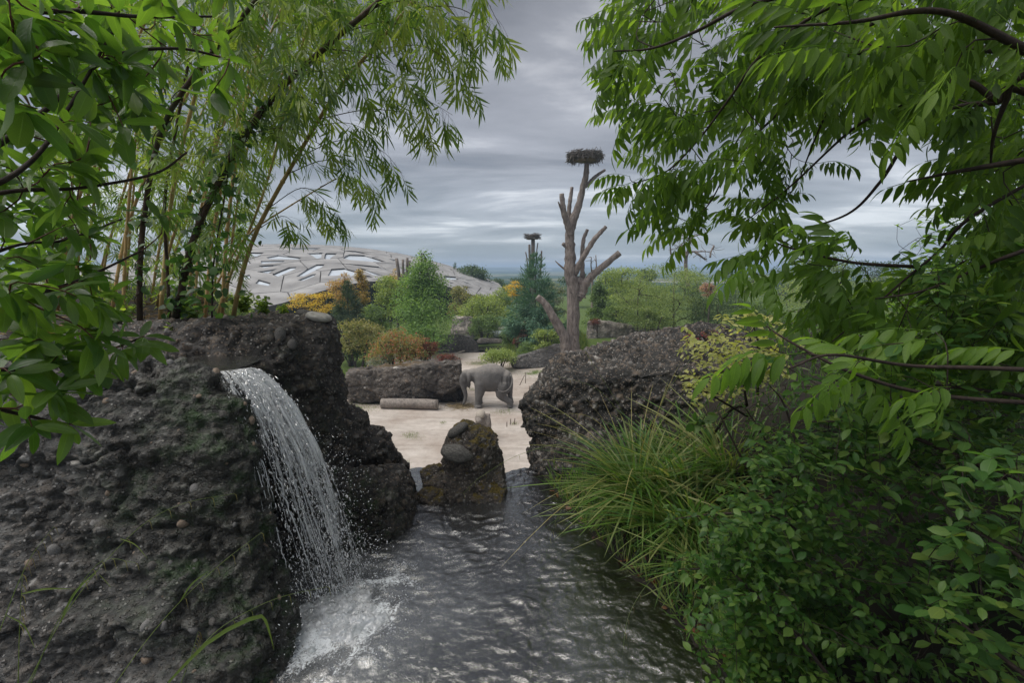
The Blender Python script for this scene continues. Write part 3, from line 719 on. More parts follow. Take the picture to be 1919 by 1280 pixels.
fr_ = N(t, 'ShaderNodeFresnel', IOR=2.4); L(t, nb, fr_.inputs['Normal'])
gl = N(t, 'ShaderNodeBsdfGlossy', Roughness=0.08); gl.inputs['Color'].default_value = (1.0, 0.985, 0.96, 1); L(t, nb, gl.inputs['Normal'])
trn = N(t, 'ShaderNodeBsdfTransparent'); trn.inputs[0].default_value = (0.50, 0.52, 0.48, 1)
df = bsdf(t, (0.34, 0.36, 0.385), 0.5, nb)
aer = attr(t, 'aer')                                      # air mixed in by the fall: milky water
m0 = t.nodes.new('ShaderNodeMixShader'); L(t, aer, m0.inputs[0]); L(t, trn.outputs[0], m0.inputs[1]); L(t, df.outputs[0], m0.inputs[2])
m1 = t.nodes.new('ShaderNodeMixShader'); L(t, M(t, 'MULTIPLY', fr_.outputs[0], 1.35, True), m1.inputs[0]); L(t, m0.outputs[0], m1.inputs[1]); L(t, gl.outputs[0], m1.inputs[2])
fo = bsdf(t, (0.80, 0.83, 0.86), 0.55, bump(t, noise(t, 90, 4, .7, ps), .6, .01), 0.4)
f1 = attr(t, 'foam'); wn = noise(t, 26, 5, 0.7, ps, 1.2); wn2 = noise(t, 90, 3, 0.6, ps)
ff = M(t, 'MULTIPLY', M(t, 'SUBTRACT', M(t, 'ADD', f1, M(t, 'MULTIPLY', M(t, 'SUBTRACT', M(t, 'ADD', M(t, 'MULTIPLY', wn, .7), M(t, 'MULTIPLY', wn2, .3)), 0.5), 3.4)), 0.66, True), 2.2, True)
m2 = t.nodes.new('ShaderNodeMixShader'); L(t, ff, m2.inputs[0]); L(t, m1.outputs[0], m2.inputs[1]); L(t, fo.outputs[0], m2.inputs[2])
L(t, m2.outputs[0], out.inputs[0])
def foam_m(x, y):
    d = np.hypot((x - IMP[0]), (y - IMP[1])); p = np.stack([x, y, 0 * x], 1)
    th = np.arctan2(y - IMP[1], x - IMP[0])
    fil = 1 - np.abs(fbm(p * 4.2 + .5 * np.stack([fbm(p * 3, 2, 71)] * 3, 1), 3, 72)) * 2.4
    f = 1.0 * np.exp(-(d / 0.28) ** 2) + 0.8 * np.exp(-(d / 0.72) ** 2) * np.clip(fil, 0, 1)
    c2 = PZ(600, 1230, 0); f += 0.42 * np.exp(-(np.hypot(x - c2[0], y - c2[1]) / .24) ** 2)
    c3 = PZ(740, 1085, 0); f += 0.55 * np.exp(-(np.hypot(x - c3[0], y - c3[1]) / .30) ** 2) * np.clip(fil + .1, 0, 1)
    o_ = PZ(958, 885, 0); f += 0.5 * np.exp(-((x - o_[0]) / .10) ** 2) * sst(5.0, 5.7, y) 
    return np.clip(f, 0, 1.2)
def aer_m(x, y):
    d = np.hypot((x - IMP[0]), (y - IMP[1])); p = np.stack([x, y, 0 * x], 1)
    s_ = np.interp(y, shy[::-1], shx[::-1])
    mid = sst(0.05, 0.75, s_ - x)
    return np.clip((0.05 + 0.18 * fbm(p * 2.2, 3, 80)) * mid + 0.4 * np.exp(-(d / .8) ** 2), 0.0, .95)
xs = np.arange(-2.3, 1.75, 0.0135); ys = np.concatenate([np.arange(1.6, 4.2, 0.0135), np.arange(4.2, 6.02, 0.02)])
grid('pool_water', xs, ys, wave, M_water, {'foam': foam_m, 'aer': aer_m})

# feeder stream on the ledge
def ch_h(x, y): return 1.875 + 0.006 * fbm(np.stack([x, y, 0 * x], 1) * (14, 22, 1), 3, 41) + 0.0 * x
o = grid('feeder_stream', np.arange(-2.95, -2.02, 0.02), np.arange(3.16, 3.8, 0.02), ch_h, M_water, {'foam': lambda x, y: 0 * x, 'aer': lambda x, y: 0 * x + .05})

# waterfall -------------------------------------------------------
M_fall, t, out = newmat('falling_water')
ps = geo(t)
gl = N(t, 'ShaderNodeBsdfGlossy', Roughness=0.12); gl.inputs[0].default_value = (1, 1, 1, 1)
dfw = bsdf(t, (0.95, 0.96, 0.98), 0.3, None, 0.6); tw = N(t, 'ShaderNodeBsdfTranslucent'); tw.inputs[0].default_value = (0.75, 0.8, 0.86, 1)
mm = t.nodes.new('ShaderNodeMixShader'); mm.inputs[0].default_value = 0.45; L(t, dfw.outputs[0], mm.inputs[1]); L(t, tw.outputs[0], mm.inputs[2])
fr2 = N(t, 'ShaderNodeFresnel', IOR=1.5)
trn = N(t, 'ShaderNodeBsdfTransparent'); trn.inputs[0].default_value = (0.86, 0.9, 0.88, 1)
wh = attr(t, 'rnd')                                       # how much air is in the strand
mA = t.nodes.new('ShaderNodeMixShader'); L(t, wh, mA.inputs[0]); L(t, trn.outputs[0], mA.inputs[1]); L(t, mm.outputs[0], mA.inputs[2])
mB = t.nodes.new('ShaderNodeMixShader'); L(t, M(t, 'MULTIPLY', fr2.outputs[0], 1.1, True), mB.inputs[0]); L(t, mA.outputs[0], mB.inputs[1]); L(t, gl.outputs[0], mB.inputs[2])
L(t, mB.outputs[0], out.inputs[0])
wf = empty('waterfall', (-2.0, 3.2, 0.0), 'white waterfall pouring off the rock ledge into the pool', 'waterfall')
LIP0 = P(402, 698, 3.12); LIP1 = P(474, 689, 3.38)      # near and far side of the lip
END0 = PZ(545, 1215, 0.0); END1 = PZ(684, 1085, 0.0)    # where each side lands
def traj(u, t, spread=1.0):
    """u across 0..1, t down 0..1"""
    a = LIP0 + (LIP1 - LIP0) * u[..., None]; b = END0 + (END1 - END0) * u[..., None]
    h = a * (1 - t[..., None]) + b * t[..., None]
    z0 = a[..., 2]; fall = (0.10 * t + 0.90 * t ** 2)
    h = h.copy(); h[..., 2] = z0 + (0.0 - z0) * fall
    return h
# torn translucent sheets from the lip to the pool
M_sheet, t, out = newmat('water_sheet')
uvn = t.nodes.new('ShaderNodeUVMap'); sp = t.nodes.new('ShaderNodeSeparateXYZ'); L(t, uvn.outputs[0], sp.inputs[0])
def uvnoise(a, b_, det, off=0.0, dist=.5):
    cb_ = t.nodes.new('ShaderNodeCombineXYZ'); L(t, M(t, 'MULTIPLY', sp.outputs[0], a), cb_.inputs[0]); L(t, M(t, 'MULTIPLY', sp.outputs[1], b_), cb_.inputs[1]); cb_.inputs[2].default_value = off
    return noise(t, 1.0, det, .62, cb_.outputs[0], dist)
na = uvnoise(26, 5, 5); nb2 = uvnoise(7, 2.2, 3, 3.0); nc = uvnoise(90, 42, 3, 7.0, .2)
tt_ = sp.outputs[1]
side = M(t, 'MULTIPLY', M(t, 'SUBTRACT', sp.outputs[0], 0.55), 0.34)                   # the far side carries more water
dens_ = M(t, 'ADD', M(t, 'ADD', M(t, 'MULTIPLY', na, .75), M(t, 'MULTIPLY', nb2, .75)), M(t, 'ADD', M(t, 'MULTIPLY', nc, .30), side))
thr = M(t, 'ADD', 0.70, M(t, 'MULTIPLY', tt_, 0.13))
air_ = M(t, 'MULTIPLY', M(t, 'SUBTRACT', dens_, thr, True), M(t, 'ADD', 8.0, M(t, 'MULTIPLY', tt_, 16.0)), True)
body = M(t, 'MULTIPLY', M(t, 'SUBTRACT', dens_, M(t, 'ADD', 0.64, M(t, 'MULTIPLY', tt_, .44)), True), 6.0, True)      # where there is any water at all
bn_ = bump(t, M(t, 'ADD', na, M(t, 'MULTIPLY', nc, .5)), .9, .02)
dfs = bsdf(t, (0.95, 0.96, 0.98), .35, bn_, .6); tws = N(t, 'ShaderNodeBsdfTranslucent'); tws.inputs[0].default_value = (0.88, 0.92, 0.96, 1)
ms_ = t.nodes.new('ShaderNodeMixShader'); ms_.inputs[0].default_value = .35; L(t, dfs.outputs[0], ms_.inputs[1]); L(t, tws.outputs[0], ms_.inputs[2])
tr1 = N(t, 'ShaderNodeBsdfTransparent'); tr1.inputs[0].default_value = (.88, .92, .9, 1); tr0 = N(t, 'ShaderNodeBsdfTransparent')
gl1 = N(t, 'ShaderNodeBsdfGlossy', Roughness=.08); L(t, bn_, gl1.inputs['Normal']); f1_ = N(t, 'ShaderNodeFresnel', IOR=1.6); L(t, bn_, f1_.inputs['Normal'])
x1 = t.nodes.new('ShaderNodeMixShader'); L(t, air_, x1.inputs[0]); L(t, tr1.outputs[0], x1.inputs[1]); L(t, ms_.outputs[0], x1.inputs[2])
x2 = t.nodes.new('ShaderNodeMixShader'); L(t, M(t, 'MULTIPLY', f1_.outputs[0], .8, True), x2.inputs[0]); L(t, x1.outputs[0], x2.inputs[1]); L(t, gl1.outputs[0], x2.inputs[2])
x3 = t.nodes.new('ShaderNodeMixShader'); L(t, body, x3.inputs[0]); L(t, tr0.outputs[0], x3.inputs[1]); L(t, x2.outputs[0], x3.inputs[2]); L(t, x3.outputs[0], out.inputs[0])
r = np.random.default_rng(5)
nu, ntt = 46, 120
for ly in range(3):
    U, T = np.meshgrid(np.linspace(0.0, 1.0, nu), np.linspace(-0.10 if ly == 0 else .12 * ly, 1.0, ntt))
    p = traj(U, np.maximum(T, 0)); back = np.minimum(T, 0)
    p += back[..., None] * np.array((3.2, 0.5, 0.15))
    ph = np.stack([U.ravel() * 5, T.ravel() * 1.8, 0 * U.ravel() + ly * 9], 1)
    rp = 0.05 * fbm(ph * (2.6, 1.5, 1), 3, 91).reshape(U.shape) + 0.018 * fbm(ph * (9, 4, 1), 2, 92).reshape(U.shape)
    p += (rp + (.05, -.02, -.07)[ly] * np.clip(T, 0, 1))[..., None] * np.array((0.5, -0.8, 0.35)) * (np.clip(T + .1, 0, .4)[..., None] * 2.5)
    p += (fbm(ph * (0, 3, 1), 2, 96).reshape(U.shape) * .05 * np.clip(T, 0, 1))[..., None] * np.array((1, .3, 0))
    i = (np.arange(ntt - 1)[:, None] * nu + np.arange(nu - 1)[None]).ravel(); q = np.stack([i, i + nu, i + nu + 1, i + 1], 1)
    obj('water_sheet', mesh('water_sheet', p.reshape(-1, 3), q, M_sheet, np.stack([U.ravel() + ly * 1.0 * 0, T.ravel() + ly * .0], 1)), wf)
# strands
b = MB()
for k in range(85):
    u0 = r.beta(1.6, 1.3) if r.random() < .75 else r.random(); 
    if abs(u0 - 0.38) < 0.07 and r.random() < .6: u0 += 0.18
    t0 = max(0.0, r.random() * 0.72 - 0.05); t1 = min(1.0, t0 + 0.08 + 0.32 * r.random())
    n = int(6 + (t1 - t0) * 36); tt = np.linspace(t0, t1, n); uu = u0 + 0.035 * np.sin(tt * 9 + r.random() * 6) * (.4 + tt) + r.normal(0, .05) * (tt - t0)
    q = traj(np.clip(uu, -0.12, 1.12), tt) + np.array((0, -1, 0.3)) * (r.random() - .35) * 0.14 * tt[:, None]
    q += r.normal(0, 0.004, q.shape)
    w = (0.0012 + 0.0042 * r.random() ** 2) * (0.55 + 0.8 * np.abs(np.sin(tt * 55 + r.random() * 6))) * np.sin(np.linspace(0.15, 3.0, n)) ** .5
    b.tube(q, w, 5, r=float(np.clip(0.55 + 0.45 * r.random() * (0.6 + t0), 0, 1)))
b.build('water_strand', M_fall, wf, kind='stuff')
# torn foam flakes: crumpled little sheets, dense in the lower fall
def drops(n, gen, name, parent, smin, smax, stretch, air=(0.7, 1.0)):
    ov = np.array([(1, 0, 0), (-1, 0, 0), (0, 1, 0), (0, -1, 0), (0, 0, 1.), (0, 0, -1)]); ot = np.array([(4, 0, 2), (4, 2, 1), (4, 1, 3), (4, 3, 0), (5, 2, 0), (5, 1, 2), (5, 3, 1), (5, 0, 3)])
    c, d = gen(n); s = smin + (smax - smin) * r.random(n) ** 3.0
    R = frames(d, unit(r.normal(size=(n, 3)))); R = R[:, :, [0, 2, 1]]
    sc = np.stack([s * (0.6 + .8 * r.random(n)), s * (0.6 + .8 * r.random(n)), s * (1 + stretch * r.random(n))], 1)
    v = np.einsum('nij,kj->nki', R * sc[:, None, :], ov) + c[:, None, :]
    v += r.normal(0, 1, v.shape) * s[:, None, None] * .18
    t_ = ot[None] + (np.arange(n) * 6)[:, None, None]
    obj(name, mesh(name, v.reshape(-1, 3), t_.reshape(-1, 3), M_fall, rnd=np.repeat(air[0] + (air[1] - air[0]) * r.random(n), 6)), parent, kind='stuff')
def g_fall(n):
    t_ = r.beta(2.2, 1.15, n); u_ = np.clip(np.where(r.random(n) < .7, r.beta(3.2, 1.7, n), r.random(n)), 0, 1)
    sp = t_ ** 1.3
    c = traj(u_, t_) + r.normal(0, 1, (n, 3)) * (0.012 + 0.055 * sp)[:, None] * np.array((.8, .8, .6))
    d = traj(u_, np.minimum(t_ + .02, 1.02)) - traj(u_, t_); return c, d + r.normal(0, .004, d.shape)
drops(8000, g_fall, 'water_drop', wf, 0.0012, 0.0070, 4.0)
def g_spray(n):
    th = r.random(n) * 6.283; rad = 0.05 + 0.50 * r.random(n) ** .8; h = 0.62 * r.random(n) ** 2.2 * (1.2 - rad)
    c = IMP + np.stack([np.cos(th) * rad - .05, np.sin(th) * rad, h], 1); m = r.random(n) < .15
    o2 = traj(0.9 + .15 * r.random(n), 0.55 + .42 * r.random(n)) + np.stack([0.28 * r.random(n) ** 1.5, 0.1 * r.normal(size=n), 0.12 * r.normal(size=n)], 1)
    c = np.where(m[:, None], o2, c); return c, unit(r.normal(size=(n, 3)) + (0.4, 0, .4))
drops(5200, g_spray, 'spray_drop', wf, 0.0012, 0.0062, 1.5)
# boiling mound of foam where it lands
bm = bmesh.new()
for k in range(64):
    a_ = r.random() * 6.28; rr = 0.28 * r.random() ** .7; prim_ell(bm, IMP + np.array((rr * math.cos(a_) * 1.15 - .02, rr * math.sin(a_), 0.015 - rr * .06)), (0.05 + .05 * r.random(), .05 + .05 * r.random(), (0.035 + .05 * r.random()) * (1.15 - rr * 2)))
me = remesh(bm, 0.008, 3); v, n = vget(me); v += n * (0.034 * fbm(v * 13, 4, 33) + 0.014 * fbm(v * 60, 2, 34))[:, None]
me.vertices.foreach_set('co', v.astype(np.float32).ravel()); me.polygons.foreach_set('use_smooth', np.ones(len(me.polygons), bool))
a_ = me.attributes.new('rnd', 'FLOAT', 'POINT'); a_.data.foreach_set('value', np.clip(0.72 + 0.55 * fbm(v * 12, 3, 35) + 0.25 * sst(0.0, 0.07, v[:, 2]), 0.15, 1.0).astype(np.float32))
me.materials.clear(); me.materials.append(M_fall); obj('foam', me, wf, kind='stuff')

# ================================================================= ARENA: walls, log, elephant
M_wall = rock_mat('cast_rock_wall', (0.035, 0.031, 0.028), (0.145, 0.128, 0.115), moss=0.28, mosscol=((0.04, 0.03, 0.012), (0.13, 0.08, 0.03)), scale=3.0, streak=0.75)
M_wallg = rock_mat('cast_rock_grey', (0.06, 0.057, 0.056), (0.155, 0.15, 0.148), scale=3.0, streak=0.45)
M_walll = rock_mat('cast_rock_light', (0.11, 0.10, 0.09), (0.30, 0.275, 0.25), scale=3.0, streak=0.9)
def wall(label, prims, voxel, mat, seed, **kw):
    c = np.mean([q for p_ in prims if p_[0] == 'hull' for q in p_[1]], axis=0)
    o = obj('rock_wall', rock_mesh('rock_wall', prims, voxel, mat, seed=seed, scale=2.2, **kw), None, label, 'rock wall'); return o
pts = [P(*q) for q in [(646, 700, 24.6), (650, 696, 24.8), (720, 690, 24.9), (790, 683, 24.7), (865, 676, 24.9), (644, 745, 24.7), (680, 757, 24.6), (760, 748, 24.7), (815, 744, 24.5), (866, 715, 24.7),
       (652, 690, 26.6), (780, 676, 26.8), (862, 669, 26.8), (866, 730, 26.5), (648, 745, 26.4)]]
pts2 = [P(*q) for q in [(800, 735, 24.9), (870, 735, 25.0), (872, 762, 25.3), (800, 768, 25.2), (660, 752, 24.9), (660, 775, 25.2), (870, 765, 26.4), (655, 770, 26.4), (866, 725, 26.4)]]
pts3 = [P(*q) for q in [(790, 688, 24.3), (865, 680, 24.4), (866, 722, 24.3), (828, 741, 24.2), (780, 722, 24.5), (790, 688, 26), (865, 678, 26), (862, 735, 26)]]
w1 = wall('long cast rock wall with moss along its top, left of the elephant', [('hull', pts), ('hull', pts2), ('hull', pts3)], 0.055, M_wall, 41, big=.22, mid=.10, fine=.03, pebs=((0.22, .25),))
for k_, (px, py, s) in enumerate([(742, 689, .17), (716, 692, .12), (692, 689, .20), (838, 690, .10)]):
    o = obj('boulder', cobble_mesh('boulder', [M_cobL, M_cobL, M_wall, M_cobL][k_], 3 + k_), None, ['largest pale stone lying on the mossy wall top', 'small pale stone left of the largest one on the mossy wall', 'brown mossy boulder at the left of the wall top', 'pale stone under the mossy right end of the wall'][k_], 'stone', 'stones on the mossy wall')
    o.location = P(px, py + 2, 24.9); o.scale = (s, s, s)
wall('low dark grey rock wall with a rounded top in front of the far pond', [('hull', [P(*q) for q in [(812, 640, 40.5), (820, 629, 40.6), (860, 626, 41), (885, 631, 41.3), (897, 645, 41.5), (898, 662, 41.3), (812, 667, 40), (815, 630, 42.5), (880, 630, 43), (898, 660, 43), (815, 660, 42.5)]])], 0.09, M_wallg, 42, big=.12, mid=.06, fine=.02, pebs=())
wall('pale streaked rock wall behind the far pond', [('hull', [P(*q) for q in [(848, 600, 50), (880, 592, 50), (888, 605, 50), (888, 620, 50), (870, 632, 49), (845, 636, 49), (850, 592, 53), (888, 595, 53), (888, 630, 53), (845, 636, 53)]])], 0.12, M_walll, 43, big=.25, mid=.12, fine=.03, pebs=())
wall('grey pebbled retaining wall sloping up to the bare nest tree', [('hull', [P(*q) for q in [(958, 672, 33.6), (975, 666, 33.7), (1015, 652, 33.9), (1045, 643, 34), (1066, 640, 34.2), (1068, 690, 33.4), (1010, 694, 33.3), (962, 689, 33.3), (960, 668, 35), (1050, 645, 35.4), (1068, 640, 35.2), (1066, 690, 35), (960, 690, 35)]])], 0.08, M_wallg, 44, big=.14, mid=.08, fine=.03, pebs=())
wall('upright streaked rock wall right of the nest tree', [('hull', [P(*q) for q in [(1100, 604, 38), (1112, 600, 38), (1150, 608, 38.2), (1200, 612, 38.6), (1250, 618, 39), (1270, 650, 38.6), (1250, 664, 38.5), (1100, 662, 37.6), (1104, 602, 40), (1200, 610, 40.4), (1270, 640, 40.4), (1100, 662, 39.6), (1270, 664, 40.4)]])], 0.10, M_walll, 45, big=.22, mid=.12, fine=.03, pebs=())
wall('low boulder slab lying across the outlet of the far pond', [('hull', [P(*q) for q in [(892, 640, 43.8), (900, 634, 44), (930, 634, 44), (948, 640, 44), (945, 644, 43.7), (895, 645, 43.6), (900, 634, 45.2), (940, 635, 45.2)]])], 0.07, M_walll, 46, big=.08, mid=.05, fine=.02, pebs=())
for k_, (px, py, s, d) in enumerate([(912, 617, .35, 53), (930, 612, .3, 54), (944, 616, .4, 53)]):
    o = obj('boulder', cobble_mesh('boulder', M_cobL, 13 + k_), None, ['leftmost pale stone on the far pond shore', 'middle pale stone on the far pond shore', 'rightmost pale stone on the far pond shore'][k_], 'stone', 'stones at the far pond'); o.location = P(px, py, d); o.scale = (s * 2, s, s)
# far ponds
M_pond, t, out = newmat('pond_water')
L(t, bsdf(t, (0.035, 0.04, 0.025), 0.06, bump(t, noise(t, 5, 4, .6), .35, .05), 1.0).outputs[0], out.inputs[0])
def disc(name, c, rx, ry, mat, n=40):
    a = np.linspace(0, 6.283, n, endpoint=False); w = 1 + .15 * np.sin(a * 3 + 1)
    v = np.stack([c[0] + rx * w * np.cos(a), c[1] + ry * w * np.sin(a), np.full(n, c[2])], 1); v = np.vstack([v, c])
    obj(name, mesh(name, v, np.stack([np.arange(n), (np.arange(n) + 1) % n, np.full(n, n)], 1), mat), kind='structure')
c_ = PZ(912, 652, -4.78); disc('lower_pond_water', np.array((c_[0], 42.6, -4.78)), 1.9, 1.0, M_pond)
disc('upper_pond_water', np.array((P(905, 625, 49.5)[0], 49.0, -4.28)), 3.4, 3.6, M_pond)

# the felled log
M_log = bark_mat('weathered_log', (0.12, 0.105, 0.095), (0.34, 0.30, 0.27), 10, None, .85, 1.0, .03)
M_cut = simple_mat('cut_wood', (0.22, 0.19, 0.16), (0.42, 0.38, 0.33), 14, 0.85, .4, .02)
lg = empty('felled_log', P(768, 764, 23.9), 'thick pale debarked log lying at the foot of the mossy wall', 'log')
A = P(715, 757, 23.9); B = P(820, 756, 23.7); A[2] = B[2] = ARZ + .30
q = spline([A, (A + B) / 2 + (0, .05, .01), B], 16)
b = MB(); b.tube(q, .265 + .02 * RNG.random(16), 16, jit=.06); b.build('trunk', M_log, lg)
for e_, s_ in ((q[0], -1), (q[-1], 1)):
    b = MB(); b.tube([e_, e_ + (s_ * .012, 0, 0)], .235, 18); b.build('cut_face', M_cut, lg)

# broken stump poking up behind the mossy rock
st_ = empty('driftwood_stump', P(905, 800, 19.5), 'knotty pale driftwood stump with sawn ends standing beyond the mossy rock', 'stump')
b = MB()
c0 = P(906, 815, 19.3)
b.tube(spline([c0, P(905, 795, 19.3), P(900, 780, 19.2)], 8), np.linspace(.36, .24, 8), 10, jit=.25); b.tube(spline([c0, P(912, 798, 19.2), P(913, 776, 19.4)], 8), np.linspace(.3, .13, 8), 9, jit=.3)
b.tube(spline([P(900, 795, 19.2), P(898, 790, 19.0), P(896, 787, 18.9)], 5), np.linspace(.2, .12, 5), 8, jit=.3); b.build('trunk', M_log, st_)
b = MB(); d_ = unit(np.array((-.3, -.75, .6))); cc = P(901, 777, 19.15); b.tube([cc, cc + d_ * .09], [.22, .20], 14); b.build('cut_face', M_cut, st_)
# fence stakes and dead twigs in the sand
M_dead = bark_mat('dead_wood', (0.09, 0.07, 0.06), (0.24, 0.20, 0.17), 18)
for k_, (px, y0, y1, dx) in enumerate([(985, 718, 698, 0), (974, 722, 703, 9), (992, 735, 723, 0), (957, 796, 785, 0), (964, 795, 784, 1), (950, 800, 791, 0)]):
    d_ = 27.5 if k_ < 3 else 20.5
    b = MB(); b.tube([P(px, y0, d_), P(px + dx * .5, (y0 + y1) / 2, d_), P(px + dx, y1, d_)], .025, 5)
    b.build('stake', M_dead, None, label=['upright thin stake in the sand right of the elephant', 'slanting dead twig in the sand behind the elephant', 'short stake in the sand by the dark rock edge', 'leftish short stake in the near sand', 'tallest short stake in the near sand', 'shortest stake in the near sand'][k_], cat='stake', group='stakes in the sand')
br = empty('fallen_branch', P(840, 660, 39.4), 'pale dead branch lying on the sand before the grey wall', 'branch'); b = MB()
for q in ([(803, 665, 39), (830, 662, 39), (850, 663, 38.8), (871, 657, 38.8)], [(810, 663, 39.2), (826, 656, 39.3), (843, 657, 39.2)], [(826, 662, 39), (838, 665, 38.6)]): b.tube(spline([P(*w) for w in q], 8), np.linspace(.09, .04, 8), 6, jit=.3)
b.build('stem', M_cut, br)

# elephant --------------------------------------------------------
M_el, t, out = newmat('elephant_hide')
ps = geo(t); a = noise(t, 1.3, 4, .6, ps); b_ = noise(t, 16, 5, .7, ps); v_ = N(t, 'ShaderNodeTexVoronoi', Scale=14.0); v_.feature = 'DISTANCE_TO_EDGE'; L(t, ps, v_.inputs['Vector'])
s_ = t.nodes.new('ShaderNodeSeparateXYZ'); L(t, ps, s_.inputs[0])
c = ramp(t, a, [(0.35, (0.10, 0.096, 0.094)), (0.62, (0.155, 0.148, 0.143))])
up_ = t.nodes.new('ShaderNodeSeparateXYZ'); L(t, geo(t, 'Normal'), up_.inputs[0])      # light on its back put into the colour: upward-facing hide is paler
c = mixc(t, M(t, 'MULTIPLY', M(t, 'SUBTRACT', M(t, 'ADD', up_.outputs[2], M(t, 'MULTIPLY', a, .4)), .55, True), 1.3, True), c, (0.27, 0.245, 0.22))
c = mixc(t, .5, c, ramp(t, b_, [(0.3, (.7, .7, .7)), (0.7, (1.2, 1.2, 1.2))]), 'MULTIPLY')
L(t, bsdf(t, c, .85, bump(t, M(t, 'ADD', b_, M(t, 'MULTIPLY', v_.outputs['Distance'], 1.5)), .7, .03), .2).outputs[0], out.inputs[0])
ED = 24.2; U = .1016 / FPX * ED * 1.02
def E(u, v, dy=0.0):
    p = P(850 + .1016 * u, 660 + .1016 * v, ED); p[1] += dy; return p
el = empty('elephant', E(650, 990), 'grey asian elephant walking left past the end of the mossy wall with its trunk lowered', 'elephant')
bm = bmesh.new()
prim_ell(bm, E(700, 475), (330 * U, .66, 262 * U), (0, -.02, 0)); prim_ell(bm, E(530, 465), (185 * U, .56, 205 * U)); prim_ell(bm, E(930, 520), (158 * U, .56, 205 * U), (0, .25, 0))
prim_ell(bm, E(690, 360), (230 * U, .42, 158 * U)); prim_ell(bm, E(560, 420), (240 * U, .40, 170 * U), (0, -.15, 0))
prim_chain(bm, [E(470, 430), E(350, 420), E(260, 430)], [150 * U, 125 * U, 100 * U])
prim_ell(bm, E(235, 420), (92 * U, .30, 105 * U)); prim_ell(bm, E(225, 372, -.08), (58 * U, .14, 48 * U)); prim_ell(bm, E(225, 372, .12), (58 * U, .14, 48 * U)); prim_ell(bm, E(215, 500), (75 * U, .26, 80 * U))
prim_chain(bm, [E(250, 530), E(280, 600), E(288, 655)], [62 * U, 42 * U, 20 * U])
prim_chain(bm, [E(190, 470), E(172, 560), E(195, 680), E(222, 790), E(215, 870), E(188, 935), E(178, 960)], [82 * U, 66 * U, 50 * U, 40 * U, 35 * U, 30 * U, 24 * U])
prim_chain(bm, [E(500, 560, -.28), E(490, 700, -.28), E(462, 850, -.28), E(450, 930, -.28), E(452, 965, -.28)], [115 * U, 98 * U, 64 * U, 54 * U, 60 * U]); prim_ell(bm, E(462, 972, -.30), (80 * U, .20, 32 * U))
prim_chain(bm, [E(480, 560, .30), E(470, 700, .3), E(475, 850, .3), E(478, 955, .3)], [100 * U, 80 * U, 56 * U, 56 * U]); prim_ell(bm, E(474, 962, .3), (68 * U, .19, 28 * U))
prim_chain(bm, [E(930, 600, -.26), E(880, 730, -.28), E(900, 790, -.28), E(985, 855, -.28), E(1042, 890, -.28), E(1040, 960, -.28)], [150 * U, 108 * U, 84 * U, 62 * U, 56 * U, 52 * U]); prim_ell(bm, E(1035, 975, -.30), (66 * U, .18, 30 * U))
prim_chain(bm, [E(1010, 560, .26), E(1035, 720, .28), E(1040, 830, .28), E(1060, 950, .28)], [95 * U, 66 * U, 50 * U, 52 * U]); prim_ell(bm, E(1050, 960, .28), (62 * U, .17, 28 * U))
me = remesh(bm, .04, 6); v, n = vget(me); v += n * (.018 * fbm(v * 3, 3, 61) + .008 * fbm(v * (14, 14, 5), 3, 62))[:, None]
me.vertices.foreach_set('co', v.astype(np.float32).ravel()); me.polygons.foreach_set('use_smooth', np.ones(len(me.polygons), bool)); me.materials.clear(); me.materials.append(M_el); obj('body', me, el)
for sg in (-1, 1):      # ears: thin curled flaps
    ol = np.array([(238, 352), (300, 345), (332, 385), (335, 450), (318, 520), (296, 568), (280, 560), (268, 500), (255, 430)], float); cen = ol.mean(0)
    vs = []; 
    for dd in (0, .035):
        vs += [E(u, v_, sg * (.36 + dd + .10 * max(0, (u - 250)) / 80)) for u, v_ in ol] + [E(cen[0], cen[1], sg * (.40 + dd))]
    nn_ = len(ol); f = []
    for s__ in (0, 1):
        for i in range(nn_): f.append((s__ * (nn_ + 1) + i, s__ * (nn_ + 1) + (i + 1) % nn_, s__ * (nn_ + 1) + nn_))
    for i in range(nn_): j = (i + 1) % nn_; f += [(i, j, nn_ + 1 + j), (i, nn_ + 1 + j, nn_ + 1 + i)]
    obj('ear', mesh('ear', np.array(vs), np.array(f), M_el), el)
b = MB(); b.tube(spline([E(1050, 400, -.30), E(1082, 480, -.42), E(1060, 570, -.62), E(1000, 640, -.72), E(910, 668, -.74), E(822, 640, -.72)], 22), np.linspace(20, 7, 22) * U, 8); b.build('tail', M_el, el)
b = MB(); b.tube([E(822, 640, -.72), E(800, 622, -.72)], [14 * U, 5 * U], 6); b.build('tail_tuft', simple_mat('dark_hair', (.01, .01, .01), (.03, .03, .03), 30), el)
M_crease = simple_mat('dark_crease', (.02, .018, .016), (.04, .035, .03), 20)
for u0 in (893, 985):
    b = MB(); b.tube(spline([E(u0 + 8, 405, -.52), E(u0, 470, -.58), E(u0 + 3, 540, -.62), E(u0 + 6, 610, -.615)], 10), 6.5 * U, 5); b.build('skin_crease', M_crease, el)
o = bpy.data.objects.new('eye', cobble_mesh('eye', M_crease, 1, 2)); COL.objects.link(o); o.parent = el; o.matrix_basis = Matrix.Translation(Vector(E(160, 490, -.19)) - el.location) @ Matrix.Diagonal((.03, .03, .03, 1))
M_nail = simple_mat('toenail', (.30, .27, .24), (.45, .42, .38), 20)
cm = cobble_mesh('toenail', M_nail, 2, 2)
for (u0, dy) in ((400, -.30), (412, -.42), (440, -.48), (985, -.32), (1005, -.44)):
    o = bpy.data.objects.new('toenail', cm); COL.objects.link(o); o.parent = el; o.matrix_basis = Matrix.Translation(Vector(E(u0, 985, dy)) - el.location) @ Matrix.Diagonal((.035, .035, .035, 1))

